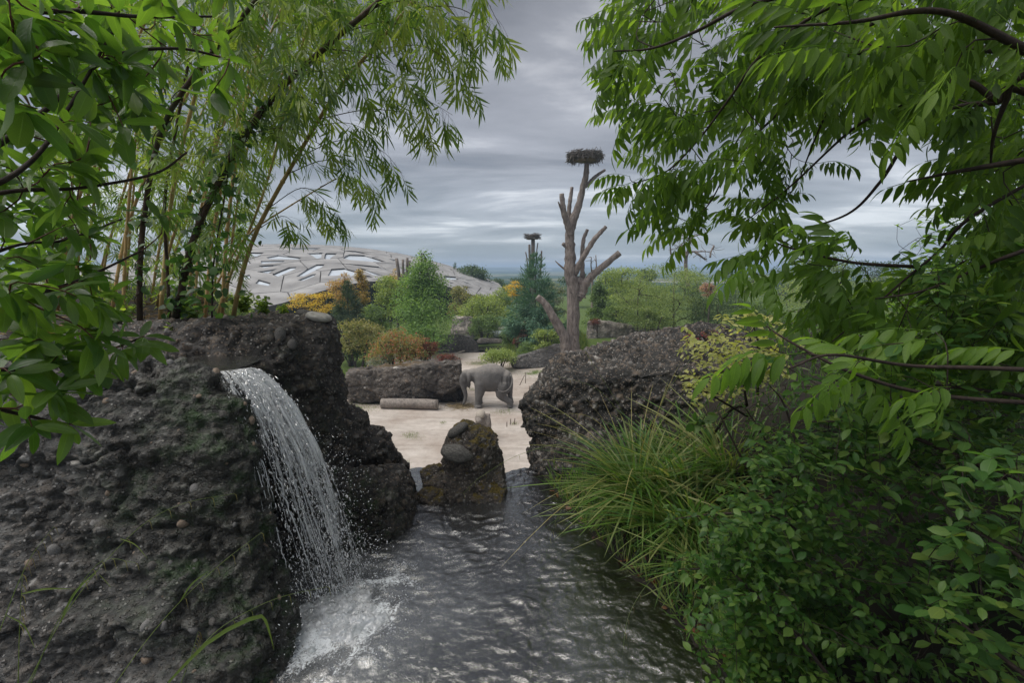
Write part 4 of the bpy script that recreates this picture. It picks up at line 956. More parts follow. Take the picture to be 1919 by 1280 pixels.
# ================================================================= DOME
M_roof = simple_mat('weathered_roof_timber', (0.17, 0.166, 0.166), (0.38, 0.373, 0.37), 1.4, .8, .5, .05, .25, 8)
M_under = simple_mat('roof_underlay', (0.05, 0.045, 0.04), (0.09, 0.08, 0.075), 1.0, .9, .3, .05)
M_sky, t, out = newmat('cushion_skylight')
L(t, bsdf(t, ramp(t, noise(t, .35, 3), [(0.35, (0.50, 0.56, 0.63)), (0.65, (0.74, 0.78, 0.82))]), .16, bump(t, noise(t, 1.2, 3), .4, .1), .8).outputs[0], out.inputs[0])
M_glaz, t, out = newmat('dark_facade_glass')
L(t, bsdf(t, (0.012, 0.014, 0.015), .12, None, .7).outputs[0], out.inputs[0])
M_steel = simple_mat('facade_steel', (0.10, 0.10, 0.10), (0.2, 0.2, 0.2), 3, .6)
DC = np.array((-44.0, 97.0)); DR = 44.5
def dome_z(x, y):
    r_ = ((x - DC[0]) ** 2 + (y - DC[1]) ** 2) / DR ** 2
    th = np.arctan2(y - DC[1], x - DC[0])
    return 7.6 - 9.8 * r_ ** 1.12 + 2.9 * (1 - np.abs(np.cos(3.5 * (th + 1.31))) ** 3) * r_ ** 3.5 * (1 - .85 * sst(-.75, -.35, th) * (1 - sst(1.2, 1.6, th)))
def rim(th): return DR * (0.925 + 0.075 * np.abs(np.cos(3.5 * (th + 1.31))) ** 1.6)
def dome_hit(px, py):
    o_ = np.array((0, 0, CAMZ)); d_ = unit(P(px, py, 10.) - o_); prev = False
    for s_ in np.arange(40, 165, .12):
        q = o_ + d_ * s_; th_ = math.atan2(q[1] - DC[1], q[0] - DC[0])
        if math.hypot(q[0] - DC[0], q[1] - DC[1]) > float(rim(th_)) - .8: prev = False; continue
        ab = q[2] > dome_z(q[0], q[1])
        if prev and not ab: return q[:2]
        prev = ab
    return None
Z = [[(495, 128), (608, 124), (600, 160), (570, 168)], [(628, 128), (712, 130), (660, 168), (622, 168)], [(100, 122), (205, 125), (160, 150), (90, 150)],
     [(215, 155), (300, 140), (460, 158), (440, 170), (240, 168)], [(175, 180), (350, 178), (340, 190), (180, 202)],
     [(420, 290), (560, 206), (620, 205), (600, 226), (480, 286)], [(260, 275), (380, 225), (432, 222), (420, 238), (300, 292)],
     [(638, 284), (668, 238), (760, 232), (860, 262), (850, 287)], [(745, 162), (785, 138), (900, 142), (1050, 190), (960, 188), (800, 174)],
     [(430, 318), (540, 272), (568, 270), (550, 290), (470, 322)], [(850, 228), (900, 238), (1040, 285), (960, 282)], [(690, 197), (740, 198), (1000, 222), (1050, 240), (900, 222)],
     [(140, 340), (165, 312), (252, 335), (235, 357)], [(870, 284), (930, 285), (965, 300), (900, 295)], [(1440, 284), (1530, 292), (1540, 311), (1470, 310)],
     [(1560, 312), (1640, 342), (1600, 337)], [(1565, 350), (1650, 370), (1600, 371)], [(1600, 400), (1680, 390), (1705, 417), (1640, 424)], [(1480, 325), (1515, 333), (1490, 338)],
     [(160, 215), (330, 205), (350, 200), (200, 232)], [(150, 258), (290, 235), (230, 265)], [(380, 91), (600, 91), (560, 103), (400, 103)], [(1058, 165), (1110, 172), (1112, 186)],
     [(0, 180), (90, 175), (110, 200), (20, 210)], [(30, 290), (100, 275), (110, 300), (40, 315)], [(1140, 225), (1230, 255), (1330, 290), (1200, 265)], [(1180, 300), (1300, 330), (1250, 345)], [(720, 108), (830, 112), (960, 140), (880, 132)]]
holes = []
for zp in Z:
    h = [dome_hit(440 + .271 * u, 440 + .271 * v) for u, v in zp]
    if any(q is None for q in h): continue
    h = np.array(h)
    if np.ptp(h[:, 0]) > 40 or np.ptp(h[:, 1]) > 45: continue
    c_ = h.mean(0); holes.append(h)
def shade_simple(poly, k): c_ = poly.mean(0); return c_ + (poly - c_) * k
nb_ = 120; th = np.linspace(0, 2 * np.pi, nb_, endpoint=False)
bnd = np.stack([DC[0] + rim(th) * np.cos(th), DC[1] + rim(th) * np.sin(th)], 1)
# seeds and voronoi cells
rr_ = np.random.default_rng(4); seeds = []
for _ in range(9000):
    q = DC + (rr_.random(2) * 2 - 1) * DR * 1.02
    if np.hypot(*(q - DC)) < DR * 1.02 and len(seeds) < 290 and all(np.hypot(*(q - s__)) > 3.0 for s__ in seeds): seeds.append(q)
seeds = np.array(seeds)
def clip_half(poly, a, b):
    m = (a + b) / 2; nrm = b - a; o_ = []
    for i in range(len(poly)):
        p0, p1 = poly[i], poly[(i + 1) % len(poly)]; s0 = (p0 - m) @ nrm; s1 = (p1 - m) @ nrm
        if s0 <= 0: o_.append(p0)
        if (s0 < 0) != (s1 < 0): o_.append(p0 + (p1 - p0) * (s0 / (s0 - s1)))
    return o_
vco = []; ved = []
def addpoly(pl):
    n0 = len(vco)
    for q in pl: vco.append(Vector((float(q[0]), float(q[1]))))
    for i in range(len(pl)): ved.append((n0 + i, n0 + (i + 1) % len(pl)))
def dens(pl, step):
    o_ = []
    for i in range(len(pl)):
        a, b_ = np.array(pl[i]), np.array(pl[(i + 1) % len(pl)]); k = max(1, int(np.hypot(*(b_ - a)) / step))
        o_ += [a + (b_ - a) * j / k for j in range(k)]
    return o_
addpoly(bnd)
for h in holes: addpoly(dens(h, 1.6))
for i, s__ in enumerate(seeds):
    pl = [DC + np.array(q) * DR * 1.15 for q in ((-1, -1), (1, -1), (1, 1), (-1, 1))]
    for j in np.argsort(((seeds - s__) ** 2).sum(1))[1:22]:
        pl = clip_half(pl, s__, seeds[j])
        if not pl: break
    if len(pl) > 2: addpoly(dens(pl, 2.2))
for gx in np.arange(-DR, DR, 2.3):
    for gy in np.arange(-DR, DR, 2.3): vco.append(Vector((DC[0] + gx, DC[1] + gy)))
res = delaunay_2d_cdt(vco, ved, [], 0, 1e-3)
v2 = np.array([tuple(q) for q in res[0]]); tri = np.array([f for f in res[2] if len(f) == 3])
cen = v2[tri].mean(1); tc_ = np.arctan2(cen[:, 1] - DC[1], cen[:, 0] - DC[0])
ins = inpoly(cen[:, 0], cen[:, 1], bnd)
hid = np.full(len(tri), -1)
for k, h in enumerate(holes): hid[inpoly(cen[:, 0], cen[:, 1], h)] = k
dome = empty('domed_hall', (DC[0], DC[1], ARZ), 'wide shallow dome of grey timber plates with sunken skylights beyond the trees', 'building')
def area2(t3): a, b_, c_ = v2[t3[:, 0]], v2[t3[:, 1]], v2[t3[:, 2]]; return (b_[:, 0] - a[:, 0]) * (c_[:, 1] - a[:, 1]) - (b_[:, 1] - a[:, 1]) * (c_[:, 0] - a[:, 0])
fl = area2(tri) < 0; tri[fl] = tri[fl][:, ::-1]
roof_t = tri[ins & (hid < 0)]
def lift(xy, dz): return np.column_stack([xy, dome_z(xy[:, 0], xy[:, 1]) + dz])
# underlay with skirts round each opening and the rim
sk = MB(); top = lift(v2, -0.12); sk.add(top, None, roof_t)
ed = {}
for t3 in roof_t:
    for a, b_ in ((t3[0], t3[1]), (t3[1], t3[2]), (t3[2], t3[0])):
        if (b_, a) in ed: del ed[(b_, a)]
        else: ed[(a, b_)] = 1
ee = np.array(list(ed.keys())); lowz = lift(v2, -0.85)
vv = np.vstack([lift(v2, -0.0)[ee[:, 0]], lift(v2, 0.0)[ee[:, 1]], lowz[ee[:, 1]], lowz[ee[:, 0]]]); k = len(ee); i = np.arange(k)
sk.add(vv, np.stack([i, i + k, i + 2 * k, i + 3 * k], 1)); ob_ = sk.build('roof_underlay', M_under, dome, smooth=False)
cell = np.argmin(((cen[:, None, :] - seeds[None]) ** 2).sum(2), 1)
for cidx in np.unique(cell[ins & (hid < 0)]):
    m = ins & (hid < 0) & (cell == cidx); t3 = tri[m]; us, inv = np.unique(t3, return_inverse=True); inv = inv.reshape(-1, 3)
    xy = v2[us]; c_ = xy.mean(0); dd = xy - c_; ln = np.hypot(dd[:, 0], dd[:, 1])[:, None] + 1e-6; xy2 = xy - dd / ln * 0.085
    off = 0.05 * rr_.random()
    b = MB(); b.add(lift(xy2, off), None, inv)
    e2 = {}
    for q in inv:
        for a, b__ in ((q[0], q[1]), (q[1], q[2]), (q[2], q[0])):
            if (b__, a) in e2: del e2[(b__, a)]
            else: e2[(a, b__)] = 1
    e2 = np.array(list(e2.keys())); k = len(e2); i = np.arange(k); up_v = lift(xy2, off); dn = lift(xy2, -.14)
    b.add(np.vstack([up_v[e2[:, 0]], up_v[e2[:, 1]], dn[e2[:, 1]], dn[e2[:, 0]]]), np.stack([i, i + k, i + 2 * k, i + 3 * k], 1))
    b.build('roof_plate', M_roof, dome, smooth=False)
for kx, h in enumerate(holes):
    m = ins & (hid == kx); 
    if not m.any(): continue
    t3 = tri[m]; us, inv = np.unique(t3, return_inverse=True); xy = v2[us]
    obj('skylight', mesh('skylight', lift(xy, -.20), inv.reshape(-1, 3), M_sky), dome)
# facade under the front arch
fb = MB(); a_ = np.linspace(-2.7, 0.2, 46); q = np.stack([DC[0] + (rim(a_) - 4.0) * np.cos(a_), DC[1] + (rim(a_) - 4.0) * np.sin(a_)], 1); zt = dome_z(q[:, 0], q[:, 1]) - .6
v = np.vstack([np.column_stack([q, zt]), np.column_stack([q, np.full(46, ARZ - .3)])]); i = np.arange(45); fb.add(v, np.stack([i + 46, i + 47, i + 1, i], 1)); fb.build('glazing', M_glaz, dome, smooth=False)
for k in range(1, 46, 2):
    qo = np.array((DC[0] + (rim(a_[k]) - 1.2) * math.cos(a_[k]), DC[1] + (rim(a_[k]) - 1.2) * math.sin(a_[k]))); zt_ = float(dome_z(qo[:1], qo[1:])[0]) - .6
    b = MB(); b.tube([(q[k][0], q[k][1] - .3, ARZ - .3), (qo[0] + .4, qo[1], zt_)], .13, 6); b.build('strut', M_steel, dome)

# ================================================================= DEAD TREES AND NESTS
M_dtree = bark_mat('bare_bark', (0.075, 0.06, 0.054), (0.29, 0.25, 0.228), 7, None, .9, .3, .04)
M_stick = bark_mat('nest_sticks', (0.075, 0.065, 0.06), (0.22, 0.20, 0.185), 20)
TD = 34.0; TU = .3595 / FPX * TD
def T(u, v, dy=0): p = P(960 + .3595 * u, 240 + .3595 * v, TD); p[1] += dy; return p
nt_ = empty('dead_tree', T(315, 1170), 'tall bare sawn-off tree carrying a stick nest on its top', 'tree')
limbs = [([(312, 1240, 0), (315, 1100, 0), (318, 850, 0), (303, 760, 0), (302, 650, 0), (300, 560, 0), (318, 480, 0), (348, 400, 0), (368, 310, 0), (384, 250, 0), (390, 182, 0)], [40, 34, 31, 33, 27, 24, 20, 17, 15, 14, 12]),
         ([(302, 560, -.1), (280, 490, -.3), (262, 430, -.5), (254, 348, -.5)], [19, 16, 14, 12]), ([(258, 440, -.5), (244, 415, -.7), (234, 392, -.8)], [6, 5, 3]),
         ([(302, 520, 0), (298, 440, .3), (306, 370, .4), (316, 302, .5)], [12, 11, 10, 8]), ([(372, 305, 0), (402, 285, .2), (440, 245, .5), (495, 205, .8)], [12, 11, 9, 6]),
         ([(325, 760, -.1), (350, 700, -.5), (382, 640, -.8), (420, 580, -.9), (475, 520, -1)], [17, 14, 13, 12, 9]), ([(368, 820, .3), (370, 740, .4), (370, 660, .5), (378, 580, .6), (400, 525, .7)], [14, 12, 11, 10, 8]),
         ([(352, 880, 0), (362, 850, 0), (395, 790, -.2), (450, 735, -.4), (550, 652, -.6)], [30, 26, 20, 17, 14]), ([(320, 790, 0), (355, 800, 0), (360, 850, 0), (345, 900, 0)], [16, 20, 20, 16]),
         ([(275, 1170, -.4), (268, 1090, -.4), (215, 990, -.5), (165, 910, -.5), (128, 878, -.5)], [26, 26, 22, 18, 15]), ([(300, 760, 0), (270, 735, -.2), (240, 710, -.3), (222, 692, -.3)], [6, 5, 4, 2]), ([(290, 625, 0), (262, 603, -.2)], [10, 9])]
for k, (pl, rd) in enumerate(limbs):
    n = max(5, len(pl) * 5); q = spline([T(*w) for w in pl], n); rr = np.interp(np.linspace(0, 1, n), np.linspace(0, 1, len(rd)), rd) * TU
    rr *= 1 + .06 * np.sin(np.arange(n) * 1.9 + k); b = MB(); b.tube(q, rr, 14, jit=.24); b.build('trunk' if k == 0 else 'limb', M_dtree, nt_)
    if k in (1, 3, 5, 6, 7, 9): dv = unit(q[-1] - q[-2]); b = MB(); b.tube([q[-1] - dv * .01, q[-1] + dv * .015], rr[-1] * .93, 14); b.build('cut_face', M_cut, nt_)
def nest(c, rx, h, n, label, seed, hang=True):
    r = np.random.default_rng(seed); b = MB()
    e_ = empty('stick_nest', c - np.array((0, 0, h * .6)), label, 'nest')
    for k in range(n):
        a = r.random() * 6.283; rd = rx * (0.35 + .65 * r.random() ** .5); zz_ = h * (r.random() - .5) * (0.5 + .6 * rd / rx) + h * .10 * math.sin(a * 3 + seed) + .03 * r.normal()
        p = np.array((math.cos(a) * rd, math.sin(a) * rd, zz_)); tg = np.array((-math.sin(a), math.cos(a), 0)) + r.normal(0, .35, 3) * (1, 1, .45); tg = unit(tg) * rx * (.25 + .45 * r.random())
        if hang and r.random() < .2: tg = unit(np.array((math.cos(a) * .6, math.sin(a) * .5, -1 - r.random()))) * rx * .45
        b.tube([c + p - tg * .5, c + p + r.normal(0, .02, 3), c + p + tg * .5], .010 + .014 * r.random(), 4, cap=False)
    b.build('sticks', M_stick, e_, kind='stuff')
    b = MB(); q = [c + (0, 0, -h * .62), c + (0, 0, -h * .50)]; b.tube(q, rx * .62, 18); b.build('platform', M_dead, e_)
nest(T(378, 150), 1.25, .40, 1000, 'big ragged stick nest on top of the tall bare tree', 3)
# second nest pole, farther off
def T2(px, py, d=52.0, dy=0): p = P(px, py, d); p[1] += dy; return p
n2_ = empty('nest_pole', T2(996, 600), 'distant split trunk holding up the smaller nest behind the blue pine', 'pole')
for k, (pl, rd) in enumerate([([(997, 600), (998, 500), (999, 449)], .22), ([(994, 560), (993, 500), (992, 458)], .13), ([(990, 530), (988, 490), (985, 472)], .07), ([(1003, 520), (1005, 480), (1008, 455)], .06), ([(1012, 520), (1014, 490), (1015, 470)], .1)]):
    b = MB(); b.tube(spline([T2(*w) for w in pl], 8), rd, 8, jit=.2); b.build('post', M_dtree, n2_)
nest(T2(998, 443), 0.95, .50, 420, 'smaller distant stick nest left of the tall bare tree', 5, False)
# row of sawn posts left of the poplar-shaped tree
for k, (px, y0, y1, dx) in enumerate([(748, 520, 484, -5), (756, 520, 486, -1), (762, 520, 483, 1), (765, 520, 488, 3)]):
    b = MB(); b.tube(spline([P(px, y0 + 30, 46), P(px, y0, 46), P(px + dx, y1, 46)], 6), .17 if k == 0 else .12, 8, jit=.25)
    b.build('bare_post', M_dtree, None, label=['thickest slanting bare post before the dome', 'bare post second from the left beside the light tree', 'tallest bare post beside the light tree', 'rightmost bare post touching the light tree'][k], cat='post', group='bare posts before the dome')
def deadtree(label, d, base, limbs2, seed, rk=1.0):
    r = np.random.default_rng(seed); e_ = empty('dead_tree', P(*base, d), label, 'tree')
    for k, (pl, w0, w1) in enumerate(limbs2):
        q = spline([P(*w, d) + (0, .5 * math.sin(k * 2 + i), 0) for i, w in enumerate(pl)], len(pl) * 4); b = MB(); b.tube(q, np.linspace(w0, w1, len(q)) * rk, 7, jit=.2)
        if k:
            for j in range(6):
                i = r.integers(2, len(q)); a = r.random() * 6.28; l = .5 + .7 * r.random(); dv = np.array((math.cos(a), .3 * math.sin(a), .6 * math.sin(a))); m_ = q[i] + dv * l * .5 + r.normal(0, .12, 3)
                b.tube(spline([q[i], m_, q[i] + dv * l + r.normal(0, .15, 3)], 5), np.linspace(.03, .012, 5), 4, cap=False)
        b.build('trunk' if k == 0 else 'limb', M_dtree, e_)
def z3(*a): return [(1180 + .172 * u, 420 + .172 * v) for u, v in a]
deadtree('gnarled leafless tree standing above the light green trees at right', 46, z3((630, 500))[0], [(z3((640, 700), (632, 500), (632, 380), (640, 290), (636, 210), (650, 170)), .22, .10), (z3((650, 175), (690, 140), (740, 118), (800, 120), (840, 138)), .09, .03),
   (z3((640, 175), (610, 150), (560, 160), (505, 158)), .08, .02), (z3((645, 165), (620, 130), (590, 118), (630, 105)), .06, .02), (z3((636, 310), (690, 300), (730, 300), (800, 300), (880, 310)), .12, .03), (z3((700, 300), (740, 340), (790, 370), (850, 380)), .14, .05),
   (z3((610, 350), (605, 280), (580, 210)), .10, .05), (z3((470, 330), (455, 260), (435, 170)), .10, .04), (z3((600, 310), (540, 240), (500, 270)), .05, .02), (z3((860, 360), (890, 300), (940, 230), (930, 270)), .10, .05), (z3((660, 180), (700, 185), (740, 200)), .05, .02)], 3)
deadtree('small leafless sawn tree half hidden behind the nest tree', 50, (1112, 560), [([(1110, 600), (1111, 540), (1112, 505)], .16, .1), ([(1112, 520), (1108, 500), (1107, 482)], .09, .05), ([(1112, 515), (1116, 500), (1116, 478)], .09, .05)], 4)

# ================================================================= TREES OF THE ENCLOSURE
def lm(name, cols, **k): return leaf_mat(name, cols, **{**dict(trans=0.35, rough=.55, spec=.25, vein=0.0), **k})
LM = dict(
    fresh=lm('fresh_green_leaves', [(0.075, 0.14, 0.042), (0.13, 0.22, 0.07), (0.21, 0.32, 0.125)]),
    light=lm('light_green_leaves', [(0.106, 0.154, 0.046), (0.197, 0.257, 0.082), (0.302, 0.359, 0.146)]),
    feather=lm('feathery_green_leaves', [(0.091, 0.128, 0.046), (0.167, 0.231, 0.092), (0.272, 0.321, 0.146)]),
    mid=lm('mid_green_leaves', [(0.053, 0.090, 0.032), (0.099, 0.154, 0.055), (0.151, 0.218, 0.092)]),
    dark=lm('dark_green_leaves', [(0.027, 0.051, 0.027), (0.053, 0.090, 0.046), (0.091, 0.128, 0.073)]),
    pine=lm('dark_pine_needles', [(0.022, 0.045, 0.026), (0.046, 0.080, 0.041), (0.083, 0.115, 0.063)], trans=.15),
    blue=lm('blue_pine_needles', [(0.04, 0.10, 0.07), (0.075, 0.165, 0.115), (0.15, 0.27, 0.19)], trans=.15),
    yellow=lm('yellow_leaves', [(0.333, 0.218, 0.036), (0.500, 0.321, 0.055), (0.500, 0.436, 0.109)]),
    ygreen=lm('yellow_green_leaves', [(0.101, 0.123, 0.047), (0.179, 0.190, 0.081), (0.291, 0.247, 0.121), (0.123, 0.142, 0.054)]),
    olive=lm('olive_gold_leaves', [(0.151, 0.128, 0.036), (0.272, 0.205, 0.063), (0.423, 0.270, 0.092)]),
    salmon=lm('salmon_leaves', [(0.24, 0.13, 0.07), (0.37, 0.21, 0.11), (0.38, 0.28, 0.15), (0.28, 0.24, 0.08)]),
    redgreen=lm('red_tinged_green_leaves', [(0.076, 0.115, 0.046), (0.181, 0.205, 0.082), (0.136, 0.154, 0.055), (0.258, 0.218, 0.109), (0.363, 0.077, 0.073), (0.167, 0.180, 0.073)]),
    red=lm('red_sumac_leaves', [(0.078, 0.028, 0.030), (0.168, 0.033, 0.041), (0.146, 0.057, 0.047), (0.101, 0.076, 0.041)]),
    grey=lm('grey_green_leaves', [(0.106, 0.128, 0.109), (0.167, 0.193, 0.163), (0.258, 0.270, 0.255)]),
    seed=lm('dry_seed_heads', [(0.212, 0.128, 0.109), (0.393, 0.244, 0.238)]))
M_tk = bark_mat('tree_trunk_bark', (0.04, 0.033, 0.028), (0.12, 0.10, 0.085), 10)
def rhomb(w, bend=.12): return np.array([(0, 0, 0), (w / 2, .45, bend), (0, 1, -bend), (-w / 2, .45, bend)], float), np.array([(0, 1, 2, 3)]), np.array([(.5, 0), (1, .5), (.5, 1), (0, .5)], float)
TPF = [rhomb(.72), rhomb(.55, .2)]
TPN = [rhomb(.16, .03)]
TPL = [rhomb(.40), rhomb(.32, .2)]
def tree(kind, label, cat, px, ptop, pbase, d, wpx, mat, style='round', n=4500, leaf=.16, group=None, zb=None, seed=0, clumps=26, stems=1, depth=1.0, name=None, skew=0):
    """a tree or bush standing on the ground at distance d under pixel column px; crown from ptop down to pbase"""
    r = np.random.default_rng(seed * 31 + int(px)); top = P(px + skew, ptop, d); bot = P(px, pbase, d)
    gz = float(arena_h(np.array([bot[0]]), np.array([d]))[0]) if zb is None else zb
    root = empty(name or kind, (bot[0], d, gz), label, cat, group)
    H = top[2] - bot[2]; R = wpx / 2 / FPX * d; cb_ = np.array((bot[0], d, bot[2]))
    sh = np.array((top[0] - bot[0], 0, 0))
    cs = []; 
    if style == 'pine':
        tiers = int(9 + H * 2.2)
        for k in range(tiers):
            h = (k + .5 * r.random()) / tiers; Rh = R * (1 - h) ** .8 * (0.8 + .35 * r.random()) + .12
            m_ = int(5 + 7 * (1 - h))
            for j in range(m_):
                a = r.random() * 6.283; ln = Rh * (0.65 + .45 * r.random())
                for s_ in np.linspace(.35, 1, 3 + int(ln * 1.5)):
                    cs.append((cb_ + sh * h + np.array((math.cos(a) * ln * s_, math.sin(a) * ln * s_, h * H + .22 * ln * s_ ** 2 + .1)), (.18 + .16 * (1 - h)) * (R / 1.6) ** .4, .7))
    else:
        for k in range(clumps):
            for _ in range(30):
                q = r.normal(size=3); q /= np.linalg.norm(q); q *= r.random() ** .38
                h = (q[2] + 1) / 2
                if style == 'cone': w = min(.95, (1 - h) ** .95 * 1.2 + .02)
                elif style == 'column': w = (1 - h) ** .35 * 1.0 + .1
                elif style == 'layer': w = 0.95 * math.sqrt(max(0, 1 - (2 * h - 1) ** 2)) + .15
                elif style == 'bush': w = math.sqrt(max(0.05, 1 - h ** 2.2))
                else: w = math.sqrt(max(0.05, 1 - (2 * h - 1) ** 2)) * (1.05 if h > .5 else 1)
                rad = math.sqrt(q[0] ** 2 + q[1] ** 2) / max(.2, math.sqrt(max(1e-3, 1 - q[2] ** 2)))
                if r.random() < .35 + .65 * rad: break
            a = math.atan2(q[1], q[0]); rad = min(1, rad)
            sc_ = (.30 + .16 * r.random()) * R * (.55 + .45 * w)
            cs.append((cb_ + sh * h + np.array((math.cos(a) * (R * w - sc_ * .5) * rad, math.sin(a) * (R * w - sc_ * .5) * rad * depth, H * (.06 + .90 * h) - (sc_ * .35 if h > .8 else 0))), sc_, .34 if style == 'layer' else .72))
    C = np.array([c_[0] for c_ in cs]); Rr = np.array([c_[1] for c_ in cs]); Fz = np.array([c_[2] for c_ in cs])
    pr_ = Rr ** 2; k = r.choice(len(C), n, p=pr_ / pr_.sum())
    dv = unit(r.normal(size=(n, 3))); dv[:, 2] = np.where(r.random(n) < .6, np.abs(dv[:, 2]), dv[:, 2]); rad = r.random(n) ** .45 * (1 + .35 * (r.random(n) < .12))
    p = C[k] + dv * (Rr[k] * rad)[:, None] * np.stack([np.ones(n), np.ones(n), Fz[k]], 1)
    if style == 'pine':
        tp = TPN; dd = unit(p - C[k] + (0, 0, .04) + .4 * unit(p - cb_ - (0, 0, H * .5)) + r.normal(0, .1, (n, 3))); up = r.normal(size=(n, 3))
    else:
        tp = TPL if style in ('layer', 'column') else TPF
        dd = unit(r.normal(size=(n, 3)) + dv * .6 + (0, 0, -.25)); up = unit(r.normal(size=(n, 3)) * .6 + (0, 0, 1) + dv * .5)
    b = MB(); tb = np.array((bot[0], d, gz - .1))
    if stems == 1:
        hh = H * (.9 if style in ('pine', 'cone', 'column') else .6); tr_ = spline([tb, (tb + cb_) / 2 + r.normal(0, .05, 3), cb_ + sh * .5 + (0, 0, hh)], 10); r0 = max(.06, .045 * (H + cb_[2] - gz)) * .55
        b.tube(tr_, np.linspace(r0, r0 * .25, 10), 8, jit=.1); src = [tr_]
    else:
        src = []
        for k2 in range(stems):
            a = r.random() * 6.28; q = spline([tb + (.15 * math.cos(a), .15 * math.sin(a), 0), cb_ + (R * .35 * math.cos(a), R * .35 * math.sin(a), H * .3), cb_ + (R * .6 * math.cos(a), R * .6 * math.sin(a), H * .7)], 8)
            b.tube(q, np.linspace(.05, .015, 8) * (1 + .25 * R), 5, cap=False); src.append(q)
    b.build('trunk' if stems == 1 else 'stems', M_tk, root)
    if style != 'pine':
        bb, _ = connect(C[: min(len(C), 26)], src, .018 * (1 + .3 * R), -.12, sides=4); bb.build('limbs', M_tk, root, kind='stuff')
    bake_leaves('crown', tp, r.integers(0, len(tp), n), p, frames(dd, up), leaf * (.6 + .8 * r.random(n)), mat, root)
    return root

tree('tree', 'tall pale green cone shaped tree before the dome', 'tree', 793, 452, 668, 40, 165, LM['fresh'], 'cone', 15000, .17, seed=1, clumps=120)
tree('pine_tree', 'small dark green pine left of the pale cone shaped tree', 'tree', 652, 532, 612, 35, 62, LM['pine'], 'pine', 5200, .26, seed=2)
tree('tree', 'salmon orange autumn tree left behind the small pine', 'tree', 642, 508, 600, 43, 56, LM['salmon'], 'round', 3200, .15, seed=3)
tree('tree', 'gold olive autumn tree just right behind the small pine', 'tree', 674, 492, 605, 44, 60, LM['olive'], 'cone', 4200, .15, seed=4, clumps=34)
tree('tree', 'yellow leaved tree under the left edge of the dome', 'tree', 583, 540, 600, 38, 84, LM['yellow'], 'layer', 2600, .15, seed=5, skew=4)
tree('tree', 'yellow green tree between the gold tree and the pale cone shaped tree', 'tree', 732, 508, 610, 45, 72, LM['light'], 'round', 5200, .17, seed=6, clumps=34)
tree('tree', 'orange topped tree behind the yellow green tree', 'tree', 742, 502, 560, 52, 40, LM['salmon'], 'round', 1500, .16, seed=7)
tree('bush', 'mid green bush below the gold olive tree', 'bush', 700, 560, 640, 38, 90, LM['mid'], 'bush', 4200, .15, seed=8, stems=5)
tree('tree', 'yellowing small tree with bare trunks at the left lawn', 'bush', 672, 590, 668, 33.5, 105, LM['ygreen'], 'round', 5200, .14, seed=9, clumps=40, stems=4)
tree('bush', 'dark undergrowth bush at the left lawn edge', 'bush', 660, 638, 672, 35.5, 90, LM['dark'], 'bush', 3200, .13, seed=10, stems=4)
tree('bush', 'wide green bush tinged red behind the mossy wall', 'bush', 748, 612, 690, 28.5, 128, LM['redgreen'], 'bush', 9500, .11, seed=11, clumps=70, stems=8)
tree('sumac_bush', 'red sumac bush right of the red tinged bush', 'bush', 803, 622, 676, 29, 34, LM['red'], 'layer', 1500, .12, seed=12, stems=4)
tree('sumac_bush', 'low red leaves on the right end of the mossy wall', 'bush', 838, 664, 680, 26, 54, LM['red'], 'bush', 1000, .07, seed=13, stems=3)
tree('bush', 'grey green low bush behind the mossy wall', 'bush', 712, 662, 692, 27.5, 54, LM['grey'], 'bush', 1900, .09, seed=14, stems=4)
tree('bamboo_thicket', 'pale green bamboo thicket behind the far pond', 'bamboo', 905, 548, 622, 55, 112, LM['light'], 'bush', 8500, .20, seed=15, clumps=60, stems=9)
tree('bamboo_thicket', 'yellowish bamboo thicket against the right end of the dome', 'bamboo', 868, 530, 612, 58, 66, LM['ygreen'], 'round', 4200, .2, seed=16, clumps=30, stems=6)
tree('bush', 'bright green bush overhanging the far pond', 'bush', 908, 585, 632, 47, 62, LM['mid'], 'bush', 3600, .15, seed=17, stems=5)
tree('tree', 'amber leaved tree left of the blue pine', 'tree', 968, 514, 575, 56, 44, LM['yellow'], 'layer', 2400, .18, seed=18)
tree('tree', 'small round yellow green tree left of the amber tree', 'tree', 945, 532, 590, 60, 52, LM['light'], 'round', 2600, .2, seed=19)
tree('tree', 'broad dark green tree rising behind the right end of the dome', 'tree', 880, 496, 545, 92, 76, LM['dark'], 'round', 4200, .34, seed=20, clumps=34, zb=ARZ)
tree('tree', 'narrow dark conifer top left of the broad dark tree', 'tree', 853, 496, 545, 92, 22, LM['dark'], 'pine', 900, .5, seed=21, zb=ARZ)
tree('tree', 'small dark tree on the skyline between dome and blue pine', 'tree', 932, 521, 552, 100, 40, LM['dark'], 'round', 1800, .34, seed=22, zb=ARZ)
tree('blue_pine', 'blue green pine left of the tall bare tree', 'tree', 1003, 482, 645, 39, 124, LM['blue'], 'pine', 17000, .34, seed=23)
tree('tree', 'grey green rounded tree between the blue pine and the bare tree', 'tree', 1037, 508, 620, 42, 58, LM['grey'], 'round', 4200, .15, seed=24, clumps=34)
tree('bush', 'leafy green bush on the bank left of the leaning dead limb', 'bush', 1022, 610, 658, 34.8, 58, LM['light'], 'bush', 3000, .12, seed=25, stems=5, zb=-4)
tree('bush', 'dark bush at the right shore of the far pond', 'bush', 962, 606, 650, 41, 60, LM['mid'], 'bush', 3400, .13, seed=26, stems=5)
tree('bush', 'small red bush on the grassy bank by the pond', 'bush', 968, 632, 646, 37, 14, LM['red'], 'bush', 300, .11, seed=27, stems=3)
tree('bush', 'brown seeding shrub in front of the blue pine', 'bush', 978, 596, 640, 38.5, 22, LM['seed'], 'layer', 700, .12, seed=28, stems=4)
